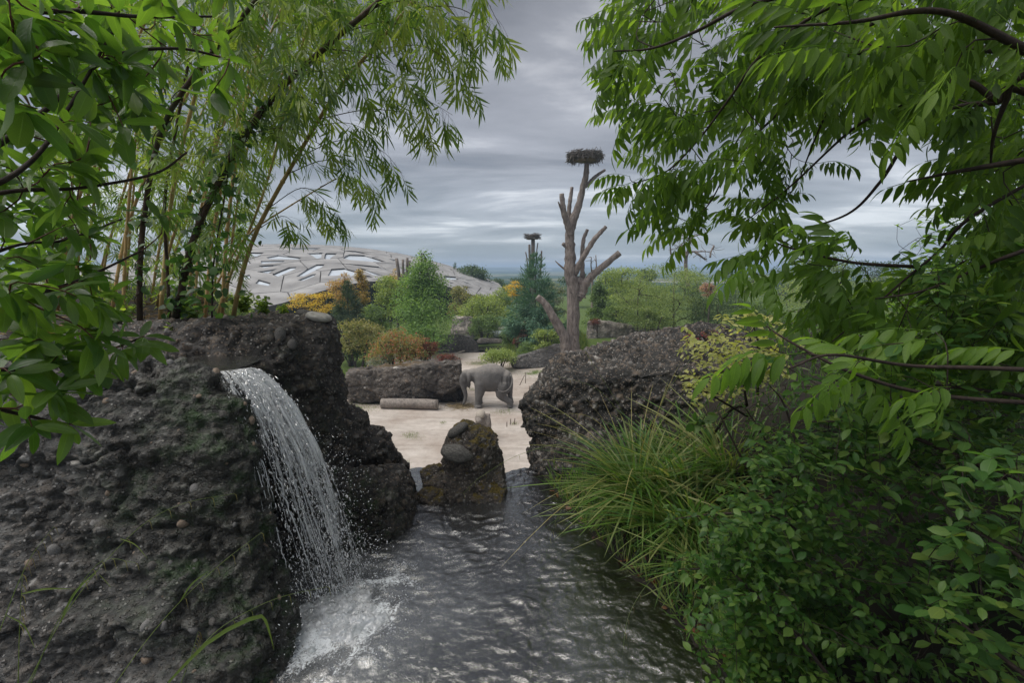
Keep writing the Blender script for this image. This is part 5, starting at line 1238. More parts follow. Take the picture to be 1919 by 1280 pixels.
tree('tree', 'upright dark green tree just right of the bare tree', 'tree', 1122, 512, 622, 43, 66, LM['mid'], 'cone', 5600, .16, seed=29, clumps=44)
tree('tree', 'pale green tree behind the upright dark tree', 'tree', 1165, 486, 600, 55, 92, LM['light'], 'round', 5600, .21, seed=30, clumps=40)
tree('tree', 'broad layered light green tree under the gnarled leafless tree', 'tree', 1262, 474, 622, 39, 150, LM['feather'], 'layer', 12500, .15, seed=31, clumps=95)
tree('tree', 'light green layered tree left of the broad layered one', 'tree', 1195, 515, 622, 37, 100, LM['feather'], 'layer', 7000, .14, seed=32, clumps=60)
tree('bush', 'dense green bush behind the streaked wall', 'bush', 1150, 560, 622, 41, 84, LM['mid'], 'bush', 3800, .14, seed=33, stems=5)
tree('bush', 'olive green shrub right of the dense bush', 'bush', 1226, 572, 628, 36, 76, LM['feather'], 'bush', 4200, .13, seed=34, stems=6)
tree('tree', 'dark green spreading tree right of the broad layered tree', 'tree', 1345, 528, 630, 36, 130, LM['dark'], 'layer', 7600, .15, seed=35, clumps=70)
tree('bush', 'patch of dry brown seed heads between the green trees', 'bush', 1325, 526, 560, 34, 34, LM['seed'], 'round', 900, .10, seed=36, stems=3)
tree('tree', 'dark tree on the skyline right of the bare tree', 'tree', 1212, 498, 540, 95, 34, LM['dark'], 'round', 1500, .34, seed=37, zb=ARZ)
tree('bush', 'red leaved creeper on the top of the streaked wall', 'bush', 1116, 597, 608, 38, 26, LM['red'], 'bush', 500, .09, seed=38, stems=3)
k_ = 0
for (px, pt, pb, d, w, mt, sty, lb) in [(1440, 500, 620, 44, 130, 'feather', 'layer', 'layered green tree seen through the hanging leaves at right'), (1540, 500, 620, 48, 140, 'light', 'round', 'pale green tree below the gap of sky at right'), (1530, 458, 560, 60, 110, 'feather', 'round', 'taller pale tree left of the sky gap'),
                                        (1640, 505, 620, 46, 150, 'feather', 'layer', 'layered pale tree right of the sky gap'), (1740, 470, 620, 42, 150, 'light', 'round', 'light green tree behind the right branches'), (1850, 430, 620, 40, 160, 'mid', 'round', 'green tree at the far right behind the branches'),
                                        (1420, 560, 640, 33, 130, 'mid', 'bush', 'green bush behind the yellow shrub'), (1580, 560, 640, 33, 150, 'dark', 'bush', 'dark bush beyond the hanging leaves'), (1760, 550, 650, 32, 160, 'mid', 'bush', 'green bush low behind the right shrubs')]:
    k_ += 1; tree('tree' if sty != 'bush' else 'bush', lb, 'tree' if sty != 'bush' else 'bush', px, pt, pb, d, w, LM[mt], sty, 4200, .18, seed=50 + k_, clumps=40, group='trees beyond the right bank', stems=1 if sty != 'bush' else 5)
k_ = 0
for px, pt, w in [(1080, 508, 60), (1150, 506, 70), (1290, 505, 70), (1380, 500, 90), (1480, 495, 80), (1570, 480, 70), (1625, 478, 80), (1690, 480, 80), (1780, 470, 110), (1880, 465, 110), (980, 518, 50)]:
    k_ += 1; lb = ['far dark tree just behind the bare tree', 'far dark tree between two pale trees', 'far tree behind the gnarled leafless one', 'far tree behind the drooping leaflets', 'far tree left of the low gap of sky', 'dark skyline tree at the left of the sky gap', 'dark skyline tree in the middle of the sky gap', 'dark skyline tree at the right of the sky gap', 'far tree behind the right branches', 'rightmost far tree on the dark skyline', 'far tree above the amber one'][k_ - 1]
    tree('tree', lb, 'tree', px, pt, 560, 88 + 3 * (k_ % 4), w, LM['dark' if k_ % 3 else 'mid'], 'round', 1800, .36, seed=80 + k_, group='dark trees on the skyline', zb=ARZ)
# left part behind the bamboo grove
for px, pt, w, mt, lb in [(430, 540, 110, 'light', 'light green tree behind the bamboo stems at the rock edge'), (300, 520, 150, 'mid', 'green tree behind the middle of the bamboo grove'), (140, 500, 180, 'light', 'pale tree behind the left of the grove'), (-10, 480, 200, 'mid', 'green tree at the far left behind the leaves')]:
    tree('tree', lb, 'tree', px, pt, 640, 34, w, LM[mt], 'round', 3600, .18, seed=int(w), group='trees behind the bamboo grove')

# low growth: grass on the bank, tufts in the sand, scrub in front of the far meadow
M_grs = leaf_mat('short_grass', [(0.05, 0.09, 0.02), (0.10, 0.15, 0.035), (0.17, 0.19, 0.06)], .35, .6, .2, vein=0)
TG = [rhomb(.075, .06)]
def grass(name, label, xy, h, mat=M_grs, hf=arena_h, cat='grass'):
    n = len(xy); z = hf(xy[:, 0], xy[:, 1]); p = np.column_stack([xy, z]); d_ = unit(RNG.normal(0, .45, (n, 3)) + (0, 0, 1)); up = unit(RNG.normal(size=(n, 3)) + (0, -.4, .2))
    o = bake_leaves(name, TG, np.zeros(n, int), p, frames(d_, up), h * (.5 + .8 * RNG.random(n)), mat, None); tag(o, label, cat, None, 'stuff')
xy = np.column_stack([RNG.uniform(-1.2, 6.0, 9000), RNG.uniform(34.6, 41, 9000)]); m = (arena_h(xy[:, 0], xy[:, 1]) > ARZ + .35); grass('bank_grass', 'tall pale grass on the bank behind the grey retaining wall', xy[m], .55)
def tufts(cs, n, h): 
    o_ = [np.array(PZ(px, py, ARZ)[:2]) + RNG.normal(0, s_, (int(n * s_ / .2), 2)) for px, py, s_ in cs]; return np.vstack(o_)
grass('sand_grass', 'green tufts scattered over the sandy arena', tufts([(775, 818, .22), (768, 816, .15), (708, 812, .1), (829, 795, .08), (942, 775, .25), (964, 797, .1), (665, 762, .7), (690, 768, .4), (885, 730, .25), (745, 766, .2), (760, 866, .08), (742, 857, .08), (1010, 702, .9), (640, 770, .5), (905, 683, .7), (893, 682, .5)], 130, .14), .13)
grass('lawn_grass', 'mown green lawn left of the mossy wall', np.column_stack([RNG.uniform(-16, -9, 5000), RNG.uniform(29.5, 33, 5000)]), .16)
# vigorous weeds on the left foot of the bank
tree('bush', 'green bush in front of the foot of the pale cone shaped tree', 'bush', 790, 600, 668, 37, 90, LM['fresh'], 'bush', 3000, .14, seed=72, stems=5)
tree('bush', 'lush low weeds spilling down the bank behind the elephant', 'bush', 935, 652, 685, 33.0, 76, LM['light'], 'bush', 4200, .11, seed=70, stems=4)
tree('bush', 'dark weeds between the pond and the grassy bank', 'bush', 985, 640, 668, 35.6, 60, LM['mid'], 'bush', 2600, .11, seed=71, stems=4)
# pale hay the elephant is sniffing
M_hay = simple_mat('loose_hay', (0.20, 0.15, 0.08), (0.36, 0.29, 0.17), 8, .95)
n = 900; c_ = E(150, 930); xy = c_[:2] + RNG.normal(0, 1, (n, 2)) * (.45, .3); p = np.column_stack([xy, np.full(n, ARZ + .02) + .08 * RNG.random(n)]); d_ = unit(RNG.normal(size=(n, 3)) * (1, 1, .25))
o = bake_leaves('hay', TG, np.zeros(n, int), p, frames(d_, unit(RNG.normal(size=(n, 3)))), .25 * (.5 + RNG.random(n)), M_hay, None); tag(o, 'thin scatter of hay on the sand under the elephant trunk', 'hay', None, 'stuff')

# air: one closed box of thin haze
hz = bpy.data.meshes.new('haze'); b = bmesh.new(); bmesh.ops.create_cube(b, size=1.0); b.to_mesh(hz); b.free()
for v in hz.vertices: v.co = Vector((v.co.x * 9000, v.co.y * 6400 + 100, (v.co.z + .5) * 44 - 16))
M_haze = bpy.data.materials.new('haze'); M_haze.use_nodes = True; t = M_haze.node_tree; t.nodes.clear(); out = N(t, 'ShaderNodeOutputMaterial')
pv = N(t, 'ShaderNodeVolumePrincipled', Density=0.0008); pv.inputs['Color'].default_value = (0.55, 0.74, 1.0, 1); pv.inputs['Anisotropy'].default_value = 0.0
L(t, pv.outputs[0], out.inputs['Volume']); hz.materials.append(M_haze); obj('haze', hz, kind='stuff')

# ================================================================= FOREGROUND PLANTS
def PL(*q, n=None):
    """polyline through (px, py, distance) stations"""
    p = np.array([P(*w) for w in q]); return spline(p, n or max(6, len(q) * 7))
def tips_in(poly, n, d0, d1, pw=1.0):
    q = sample_poly(poly, n); d = d0 + (d1 - d0) * RNG.random(n) ** pw
    return np.array([P(a, b, c) for (a, b), c in zip(q, d)])
M_twig = bark_mat('dark_twig', (0.012, 0.009, 0.008), (0.05, 0.035, 0.028), 60, None, .8, 1, .004)
M_rtwig = bark_mat('reddish_twig', (0.05, 0.018, 0.014), (0.12, 0.05, 0.035), 60, None, .7, 1, .004)
M_gtwig = bark_mat('green_twig', (0.05, 0.06, 0.02), (0.11, 0.11, 0.045), 60, None, .7, 1, .004)

# ---- broad leaved shrub, upper left ------------------------------------------
M_bl = leaf_mat('broad_glossy_leaf', [(0.03, 0.075, 0.014), (0.05, 0.11, 0.02), (0.08, 0.15, 0.026), (0.06, 0.12, 0.022), (0.11, 0.19, 0.035)], .5, .28, .5, spots=.25, vein=.45)
TB = [leaf_tpl(1, .33, 8, .22, .22, .47, 1.3, .07, wave=.05), leaf_tpl(1, .28, 8, .35, .38, .45, 1.5, .07, .25, .08), leaf_tpl(1, .36, 8, .12, .08, .5, 1.2, .07, -.2, .06), leaf_tpl(1, .34, 8, .5, .5, .45, 1.4, .07, .1, .05)]
def whorls(tips, D, k0, k1, L0, L1, flat=.35):
    ps, ds, us, ss = [], [], [], []
    for t_, d_ in zip(tips, D):
        ax = unit(d_ + (0, 0, .25)); a1 = unit(np.cross(ax, (.2, .3, 1))); a2 = np.cross(ax, a1); k = RNG.integers(k0, k1 + 1); a0 = RNG.random() * 6.28
        for j in range(k):
            a = a0 + j * 2.4; ti_ = math.radians(35 + 50 * RNG.random()); rad = math.cos(a) * a1 + math.sin(a) * a2
            dr = unit(ax * math.cos(ti_) + rad * math.sin(ti_) + (0, 0, -flat * RNG.random()))
            ps.append(t_ - ax * .012 * j * RNG.random()); ds.append(dr); us.append(unit((0, 0, 1) + .5 * ax + RNG.normal(0, .35, 3))); ss.append(L0 + (L1 - L0) * RNG.random())
    return np.array(ps), np.array(ds), np.array(us), np.array(ss)
root = empty('broadleaf_shrub', (-2.3, 1.0, 0.4), 'large glossy broad leaved shrub reaching in from the upper left corner', 'shrub')
mains = [PL((-420, 420, 1.0), (-100, 320, 1.0), (60, 225, 1.1), (200, 110, 1.25), (330, 90, 1.35), (430, 110, 1.45)), PL((-400, 520, .95), (-60, 370, .95), (60, 300, 1.05), (130, 200, 1.15), (210, 60, 1.2)),
         PL((-300, 450, 1.05), (-20, 365, 1.1), (150, 352, 1.25), (290, 325, 1.4), (350, 285, 1.45)), PL((-400, 700, .95), (-60, 610, 1.0), (60, 556, 1.15), (160, 520, 1.3), (265, 470, 1.45)),
         PL((-400, 760, .95), (-80, 700, 1.0), (60, 690, 1.1), (170, 668, 1.2), (262, 634, 1.28)), PL((-400, 800, .9), (-60, 765, .98), (30, 775, 1.05), (95, 790, 1.1), (130, 795, 1.12)),
         PL((-300, 200, 1.0), (-60, 60, 1.0), (100, 20, 1.1), (260, 30, 1.25), (400, 30, 1.4)), PL((-300, -100, .8), (60, -60, .9), (250, -80, 1.05), (420, -40, 1.3)), PL((-300, 620, 1.2), (0, 470, 1.35), (120, 450, 1.5), (230, 410, 1.6))]
b = MB()
for i, m_ in enumerate(mains): b.tube(m_, np.linspace(.008 - .001 * (i % 3), .0028, len(m_)), 7, jit=.15)
b.tube(spline([(-2.3, 1.0, .2), (-2.0, 1.05, 1.4), mains[3][0], mains[2][0], mains[0][0]], 24), np.linspace(.05, .02, 24), 9, jit=.15)
b.build('branch', M_twig, root)
tp = np.vstack([tips_in([(-60, -40), (430, -40), (430, 80), (405, 120), (330, 130), (270, 190), (200, 290), (110, 350), (-60, 400)], 135, 1.1, 2.0), tips_in([(-60, 0), (200, -40), (160, 120), (80, 200), (-60, 280)], 12, .85, 1.0),
                tips_in([(-60, 300), (130, 340), (190, 450), (100, 540), (-60, 540)], 30, 1.25, 2.0), tips_in([(-60, 440), (110, 450), (200, 540), (232, 600), (200, 650), (150, 690), (120, 720), (60, 760), (-60, 780)], 40, 1.0, 1.5), [P(270, 630, 1.28), P(136, 797, 1.12), P(215, 545, 1.4), P(105, 740, 1.1), P(230, 655, 1.2), P(60, 800, 1.02), P(180, 620, 1.3), P(150, 700, 1.15), P(190, 680, 1.25), P(20, 700, 1.0), P(60, 640, 1.1), P(395, 175, 1.35), P(430, 110, 1.4), P(300, 400, 1.5)]])
bb, D = connect(tp, mains, .0028, .06); bb.build('twigs', M_rtwig, root, kind='stuff')
D[:] = unit(D + (0.35, 0.0, 0.0))
ps, ds, us, ss = whorls(tp, D, 6, 9, .062, .108)
leaves(root, TB, ps, ds, us, ss, M_bl, 300)

# ---- bamboo grove ---------------------------------------------------------------
M_culm, t, out = newmat('bamboo_culm')
ps_ = geo(t); oi = t.nodes.new('ShaderNodeObjectInfo')
mp = t.nodes.new('ShaderNodeMapping'); mp.inputs['Scale'].default_value = (1, 1, .15); L(t, ps_, mp.inputs[0])
a = noise(t, 20, 5, .6, mp.outputs[0]); c = ramp(t, M(t, 'ADD', M(t, 'MULTIPLY', a, .6), M(t, 'MULTIPLY', oi.outputs['Random'], .4)), [(0.2, (.20, .15, .05)), (.45, (.36, .24, .09)), (.6, (.46, .30, .12)), (.8, (.32, .30, .10))])
c = mixc(t, M(t, 'MULTIPLY', M(t, 'SUBTRACT', noise(t, 9, 5, .7), .55, True), 4, True), c, (.06, .045, .03))
L(t, bsdf(t, c, .42, bump(t, a, .3, .003), .4).outputs[0], out.inputs[0])
M_culmd = bark_mat('old_brown_culm', (0.022, 0.016, 0.012), (0.10, 0.065, 0.042), 35, (0.03, 0.045, 0.015), .8, .3, .006)
M_node = simple_mat('culm_node', (.10, .08, .05), (.24, .20, .13), 30, .7)
M_bam = leaf_mat('bamboo_leaf', [(0.05, 0.10, 0.022), (0.09, 0.155, 0.035), (0.14, 0.20, 0.05), (0.19, 0.24, 0.07)], .45, .4, .35, vein=.25)
TS = [spray_tpl(s_, 6 + s_ % 2, .125, .0145, 3) for s_ in range(5)]
TSb = [spray_tpl(s_ + 20, 7, .14, .017, 2) for s_ in range(4)]
def culm(label, st, r0, r1, mat, group='bamboo culms of the grove', nodes=True):
    pl = PL(*st, n=34); root = empty('bamboo_culm', pl[0], label, 'bamboo', group); ln = np.linalg.norm(np.diff(pl, axis=0), axis=1).sum()
    k = int(ln / .24); cum = np.concatenate([[0], np.cumsum(np.linalg.norm(np.diff(pl, axis=0), axis=1))])
    ss = [0.0]; rs_ = [r0]
    for j in range(1, k):
        s_ = j * .24; rr = r0 + (r1 - r0) * s_ / ln; ss += [s_ - .01, s_, s_ + .008, s_ + .018]; rs_ += [rr, rr * 1.2, rr * 1.2, rr * .97]
    ss.append(ln); rs_.append(r1); b = MB(); b.tube(np.stack([np.interp(ss, cum, pl[:, i]) for i in range(3)], 1), rs_, 9); b.build('culm', mat, root)
    for j in ():
        s_ = j * .24; p = np.array([np.interp(s_, cum, pl[:, i]) for i in range(3)]); q = np.array([np.interp(s_ + .008, cum, pl[:, i]) for i in range(3)]); rr = r0 + (r1 - r0) * s_ / ln
        dv = q - p; b.tube([p - dv * .6, p, q, q + dv * .5], [rr * 1.02, rr * 1.16, rr * 1.16, rr * 1.02], 10, cap=False)
    return root, pl
CU = []
main = [("longest leaning bamboo culm, crossing the sky from the rock edge to the top", [(436, 600, 4.35), (452, 520, 4.32), (482, 430, 4.25), (556, 295, 4.1), (640, 160, 3.95), (768, 10, 3.7), (900, -160, 3.4)], .0215, .010, M_culm),
        ("thick dark brown leaning culm wrapped in creeper", [(328, 598, 4.2), (345, 520, 4.15), (368, 432, 4.1), (440, 285, 3.9), (520, 172, 3.75), (640, 62, 3.55), (760, -40, 3.4)], .032, .016, M_culmd),
        ("brown twisted culm left of the thick dark one", [(262, 600, 4.15), (262, 500, 4.1), (272, 390, 4.0), (302, 245, 3.8), (372, 130, 3.6), (480, 0, 3.4), (560, -90, 3.3)], .024, .014, M_culmd),
        ("slim yellow culm leaning right behind the longest one", [(405, 600, 4.9), (430, 520, 4.85), (480, 400, 4.7), (512, 300, 4.6), (545, 160, 4.4), (590, 0, 4.2)], .016, .008, M_culm),
        ("thin side culm slanting low across to the right", [(392, 560, 4.8), (455, 450, 4.7), (540, 388, 4.6), (630, 334, 4.5)], .012, .005, M_culm),
        ("straight yellow culm in the middle of the grove", [(300, 598, 4.4), (310, 480, 4.4), (325, 350, 4.35), (365, 180, 4.2), (420, 0, 4.0)], .019, .012, M_culm),
        ("pair-wise thin brown culm right of the straight yellow one", [(318, 596, 4.35), (312, 480, 4.35), (308, 380, 4.3), (330, 240, 4.3), (360, 80, 4.2), (380, -60, 4.1)], .015, .010, M_culmd)]
for lb, st, r0, r1, m_ in main: CU.append(culm(lb, st, r0, r1, m_))
ORD = 'first second third fourth fifth sixth seventh eighth ninth tenth eleventh twelfth thirteenth fourteenth fifteenth sixteenth seventeenth eighteenth nineteenth twentieth twenty-first'.split()
r = np.random.default_rng(12)
for k in range(21):
    px = 90 + k * 17 + r.uniform(-7, 7); d = 4.6 + 2.6 * r.random(); ln = 20 + 230 * r.random(); up_ = 600 - 22 * (d - 4.4)
    st = [(px, up_ + 10, d), (px + ln * .15, 430, d - .05), (px + ln * .5, 250, d - .15), (px + ln * 1.1, 60, d - .3), (px + ln * 1.9, -120, d - .5)]
    lb = f"slender {'golden' if k % 3 else 'greenish'} culm, {ORD[k]} from the left in the back row of the grove"
    CU.append(culm(lb, st, 0.021 - .005 * r.random(), .010, M_culm, f"golden culms of the grove, part {'abcd'[min(3, k // 6)]}" if False else 'bamboo culms of the grove'))
M_clump = MB()
# arching branches on the right rim of the grove, leaves hanging from them
SIDE = {0: [[(762, 15, 3.7), (850, 12, 3.6), (910, 45, 3.55), (940, 85, 3.5)], [(700, 92, 3.82), (790, 85, 3.7), (850, 125, 3.6), (886, 165, 3.55)], [(640, 160, 3.95), (735, 160, 3.8), (805, 190, 3.7), (848, 215, 3.65)], [(600, 222, 4.0), (690, 205, 3.85), (770, 215, 3.8), (815, 255, 3.75)],
            [(556, 295, 4.1), (640, 262, 4.0), (712, 280, 3.95), (754, 325, 3.9)], [(540, 325, 4.12), (610, 300, 4.05), (670, 322, 4.0), (708, 372, 4.0)], [(500, 392, 4.2), (565, 352, 4.15), (612, 378, 4.1), (636, 415, 4.1)], [(482, 430, 4.25), (530, 405, 4.2), (562, 430, 4.2)],
            [(850, -80, 3.5), (900, -20, 3.4), (938, 50, 3.4)], [(800, -40, 3.6), (860, 40, 3.5), (892, 110, 3.5)], [(730, 50, 3.8), (800, 30, 3.7), (868, 75, 3.65)], [(670, 120, 3.9), (740, 95, 3.8), (790, 140, 3.75)], [(590, 235, 4.0), (650, 230, 3.95), (700, 250, 3.9)], [(620, 190, 3.95), (560, 200, 3.95), (500, 240, 3.9)]],
        4: [[(600, 350, 4.5), (650, 330, 4.5), (690, 350, 4.45)], [(560, 375, 4.55), (600, 400, 4.5), (640, 420, 4.5)]],
        1: [[(640, 62, 3.55), (720, 40, 3.5), (800, 60, 3.45)], [(560, 130, 3.7), (640, 140, 3.6), (700, 175, 3.6)], [(520, 172, 3.75), (590, 190, 3.7), (640, 230, 3.7)], [(460, 250, 3.85), (540, 240, 3.8), (600, 270, 3.8)], [(600, 90, 3.6), (690, 100, 3.5), (760, 130, 3.5)], [(680, 20, 3.5), (760, 0, 3.45), (830, 20, 3.4)]]}
fillers = np.vstack([tips_in([(150, -60), (880, -60), (780, 40), (690, 60), (600, 180), (545, 250), (505, 330), (470, 420), (440, 500), (300, 400), (200, 200)], 480, 3.5, 6.2), tips_in([(380, -50), (850, -50), (700, 90), (560, 210), (400, 200)], 150, 3.3, 4.0), tips_in([(60, 200), (460, 300), (450, 560), (60, 560)], 420, 5.6, 8.5)])
allp = [pl for _, pl in CU]; near = np.array([[np.min(np.linalg.norm(pl - f_, axis=1)) for pl in allp] for f_ in fillers]); own = near.argmin(1)
for k, (root, pl) in enumerate(CU):
    P0, D0, U0 = [], [], []; b = MB()
    for st in SIDE.get(k, []):
        q = PL(*st, n=16); b.tube(q, np.linspace(.0042, .0012, 16), 5, cap=False); tg = unit(np.gradient(q, axis=0))
        n_s = int(np.linalg.norm(np.diff(q, axis=0), axis=1).sum() / .043)
        for j in range(n_s):
            s_ = .18 + .82 * (j + RNG.random()) / n_s; i = min(15, int(s_ * 15)); p = q[i] + RNG.normal(0, .012, 3); dv = unit(tg[i] * .55 + RNG.normal(0, .42, 3) + (0, 0, -.42)); l = .05 + .13 * RNG.random() * (1.1 - .6 * s_)
            e_ = p + dv * l + (0, 0, -.02); b.tube([p, (p + e_) / 2 + (0, 0, .008), e_], .0009, 3, cap=False)
            P0.append(e_ - dv * .03); D0.append(unit(dv + (0, 0, -.35))); U0.append(unit(RNG.normal(0, .4, 3) + (0, -.2, 1)))
    f_ = fillers[own == k]
    if len(f_):
        bb, D = connect(f_, [pl], .0022, .10, sides=4); bb.build('side_branches', M_culmd, root, kind='stuff')
        for p, dv in zip(f_, D):
            for j in range(2 + (RNG.random() < .5)):
                P0.append(p - unit(dv) * .05 * j + RNG.normal(0, .035, 3)); D0.append(unit(dv * .5 + (.35, -.05, -.45) + RNG.normal(0, .5, 3))); U0.append(unit(RNG.normal(0, .45, 3) + (0, -.1, 1)))
    if b.n: b.build('branch', M_culmd, root, kind='stuff')
    if P0: leaves(root, TS if k < 7 else TSb, np.array(P0), np.array(D0), np.array(U0), .85 + .45 * RNG.random(len(P0)), M_bam, 120 if k in (0, 1) else 0, part='leaf_spray')
# creeper on the dark culms
M_ivy = leaf_mat('creeper_leaf', [(0.015, 0.045, 0.012), (0.03, 0.075, 0.02), (0.05, 0.11, 0.03), (0.09, 0.16, 0.045)], .4, .4, .4, vein=.3)
TI = [leaf_tpl(1, .78, 4, .2, .15, .38, 1.3, .05), leaf_tpl(1, .6, 4, .3, .25, .4, 1.4, .05)]
for k, lb, n, lo_, hi_ in ((1, 'dark leafy creeper climbing the thick brown culm', 300, .02, .62), (2, 'dark leafy creeper climbing the twisted left culm', 90, .1, .6)):
    pl = CU[k][1]; root = empty('creeper', pl[0] + (.03, -.03, 0), lb, 'creeper'); b = MB(); s_ = np.linspace(0, 1, 90); c_ = spline(pl, 90); a = s_ * 60
    v = c_ + .036 * np.stack([np.cos(a), np.sin(a), 0 * a], 1); b.tube(v[:70], .0035, 4); b.build('stem', M_twig, root)
    i = (90 * (lo_ + (hi_ - lo_) * RNG.random(n))).astype(int); p = c_[i] + RNG.normal(0, .055, (n, 3)) * (1.2, 1, 1)
    leaves(root, TI, p, unit(RNG.normal(size=(n, 3)) + (0, -.3, -.4)), unit(RNG.normal(size=(n, 3)) * .5 + (0, -.5, .8)), .05 + .04 * RNG.random(n), M_ivy, 0)
root = empty('climbing_vine', P(397, 600, 4.1), 'leafy green vine on a thin dark stem at the front of the grove', 'creeper')
q = PL((397, 602, 4.1), (398, 540, 4.08), (402, 480, 4.05), (415, 400, 4.0), (425, 340, 3.95), (430, 270, 3.9)); b = MB(); b.tube(q, np.linspace(.009, .004, len(q)), 6); b.build('stem', M_twig, root)
i = RNG.integers(0, len(q), 170); p = q[i] + RNG.normal(0, .11, (170, 3)); leaves(root, TI, p, unit(RNG.normal(size=(170, 3)) + (0, -.2, -.5)), unit(RNG.normal(size=(170, 3)) * .5 + (0, -.3, 1)), .055 + .05 * RNG.random(170), M_ivy, 90)
# litter and seedlings on the bank under the bamboo
M_lit = leaf_mat('dry_leaf_litter', [(0.05, 0.035, 0.02), (0.12, 0.085, 0.05), (0.20, 0.15, 0.09)], .15, .8, .15, vein=.1)
n = 3800; xy = np.column_stack([RNG.uniform(-5.5, -1.9, n), RNG.uniform(4.0, 9, n)]); z = bank_h(xy[:, 0], xy[:, 1]); m = z > 1.6; p = np.column_stack([xy, z + .01])[m]; nn_ = len(p)
o = bake_leaves('leaf_litter', [TB[0][:0] or rhomb(.16, .05)] if False else [rhomb(.16, .05)], np.zeros(nn_, int), p, frames(unit(RNG.normal(size=(nn_, 3)) * (1, 1, .3)), unit(RNG.normal(size=(nn_, 3)) * .3 + (0, 0, 1))), .05 + .10 * RNG.random(nn_), M_lit, None); tag(o, 'dry bamboo leaf litter on the bank under the grove', 'leaf litter', None, 'stuff')
M_wd = leaf_mat('young_herb', [(0.06, 0.11, 0.02), (0.11, 0.18, 0.03), (0.20, 0.26, 0.05)], .45, .5, .3, vein=.2)
def sprig(name, label, cat, base, n_st, h, spread, leafL, mat, tpls, nparts=0, group=None, per=9, lean=(0, 0, 0)):
    root = empty(name, base, label, cat, group); b = MB(); P0, D0, U0 = [], [], []
    for k in range(n_st):
        dv = unit(RNG.normal(0, spread, 3) * (1, 1, .2) + (0, 0, 1) + np.array(lean)); l = h * (.5 + .6 * RNG.random()); e_ = base + dv * l + RNG.normal(0, .05, 3) * h; q = spline([base + RNG.normal(0, .02, 3) * (1, 1, 0), base + dv * l * .5 + RNG.normal(0, .06, 3) * h, e_], 8)
        b.tube(q, np.linspace(.004, .0015, 8), 4, cap=False)
        for j in range(per):
            s_ = .25 + .75 * j / per; p = q[min(7, int(s_ * 7.9))]
            for sg in (-1, 1): P0.append(p); D0.append(unit(RNG.normal(0, .5, 3) + np.array((sg * .9, -.3, .25)))); U0.append(unit(RNG.normal(0, .35, 3) + (0, -.2, 1)))
    b.build('stems', M_gtwig, root, kind='stuff'); leaves(root, tpls, np.array(P0), np.array(D0), np.array(U0), leafL * (.6 + .7 * RNG.random(len(P0))), mat, nparts); return root
for k, (px, py, d, h, n_s, lb) in enumerate([(455, 585, 4.5, .20, 9, 'light green herb at the foot of the longest culm'), (497, 588, 4.9, .20, 9, 'yellow green herb on the rock right of the longest culm'), (360, 600, 4.3, .22, 8, 'leafy herb at the foot of the thick dark culm'), (230, 605, 4.3, .25, 9, 'leafy herb at the left end of the dark ledge'), (322, 640, 3.9, .14, 5, 'small bright seedling hanging over the dark ledge'), (530, 592, 5.2, .14, 6, 'low herb near the pale boulder')]):
    sprig('herb', lb, 'herb', P(px, py, d), n_s, h, .5, .05, M_wd, TI, 12, 'herbs on the ledge')

# ---- overhanging tree with feathered leaves, right -------------------------------
M_ash = leaf_mat('feathered_leaf', [(0.035, 0.075, 0.012), (0.055, 0.105, 0.016), (0.08, 0.14, 0.022), (0.11, 0.18, 0.03)], .52, .5, .22, spots=.3, vein=.4)
M_ash2 = leaf_mat('fresh_feathered_leaf', [(0.05, 0.10, 0.016), (0.075, 0.14, 0.022), (0.11, 0.19, 0.032)], .5, .45, .28, vein=.4)
TC = [compound_tpl(s_, 5 + s_ % 2, .28, .090, .0235, .9) for s_ in range(6)]
TC2 = [compound_tpl(s_ + 40, 4 + s_ % 2, .27, .115, .034, .8, 6) for s_ in range(4)]
root = empty('overhanging_tree', (3.4, 1.6, 0.8), 'large tree with feathered leaves overhanging the pool from the upper right', 'tree')
mr = [PL((2450, 420, 1.6), (2150, 300, 1.7), (1919, 170, 1.8), (1870, 190, 1.85), (1780, 205, 1.95), (1700, 265, 2.05), (1650, 340, 2.15), (1590, 400, 2.3), (1500, 430, 2.5), (1440, 440, 2.6)), PL((2150, 60, 1.6), (1919, 140, 1.75), (1885, 190, 1.8), (1862, 255, 1.85), (1856, 310, 1.9)),
      PL((2200, 120, 1.5), (1919, -20, 1.6), (1700, -10, 1.8), (1560, 10, 2.0), (1430, 100, 2.2), (1370, 180, 2.35), (1310, 260, 2.5), (1250, 320, 2.6), (1185, 345, 2.7)), PL((1700, -60, 1.6), (1560, -30, 1.75), (1400, 10, 1.9), (1300, 60, 2.0), (1220, 90, 2.1), (1150, 95, 2.15)),
      PL((2000, 100, 1.7), (1760, 90, 1.9), (1620, 95, 2.1), (1530, 140, 2.3), (1450, 220, 2.5), (1380, 290, 2.7), (1330, 380, 2.9), (1290, 420, 3.0)), PL((1800, -60, 2.0), (1620, 60, 2.3), (1540, 230, 2.5), (1500, 330, 2.7)),
      PL((1919, 300, 1.7), (1800, 320, 1.8), (1700, 340, 1.9)), PL((1600, -100, 2.2), (1480, 60, 2.5), (1400, 230, 2.8), (1340, 330, 3.0)), PL((1870, 190, 1.85), (1800, 150, 1.9), (1700, 190, 2.0), (1600, 240, 2.2), (1480, 350, 2.5), (1390, 420, 2.7)),
      PL((1919, 90, 1.5), (1760, 20, 1.5), (1600, 40, 1.6), (1450, 50, 1.7))]
b = MB()
for i, m_ in enumerate(mr): b.tube(m_, np.linspace(.016 if i < 2 else .012, .003, len(m_)), 7, jit=.12)
b.build('branch', M_twig, root)
b = MB(); b.tube(spline([(3.4, 1.6, .6), (3.3, 1.7, 2.0), mr[0][0], mr[1][0], mr[2][0]], 22), np.linspace(.14, .04, 22), 12, jit=.1); b.build('trunk', M_tk, root)
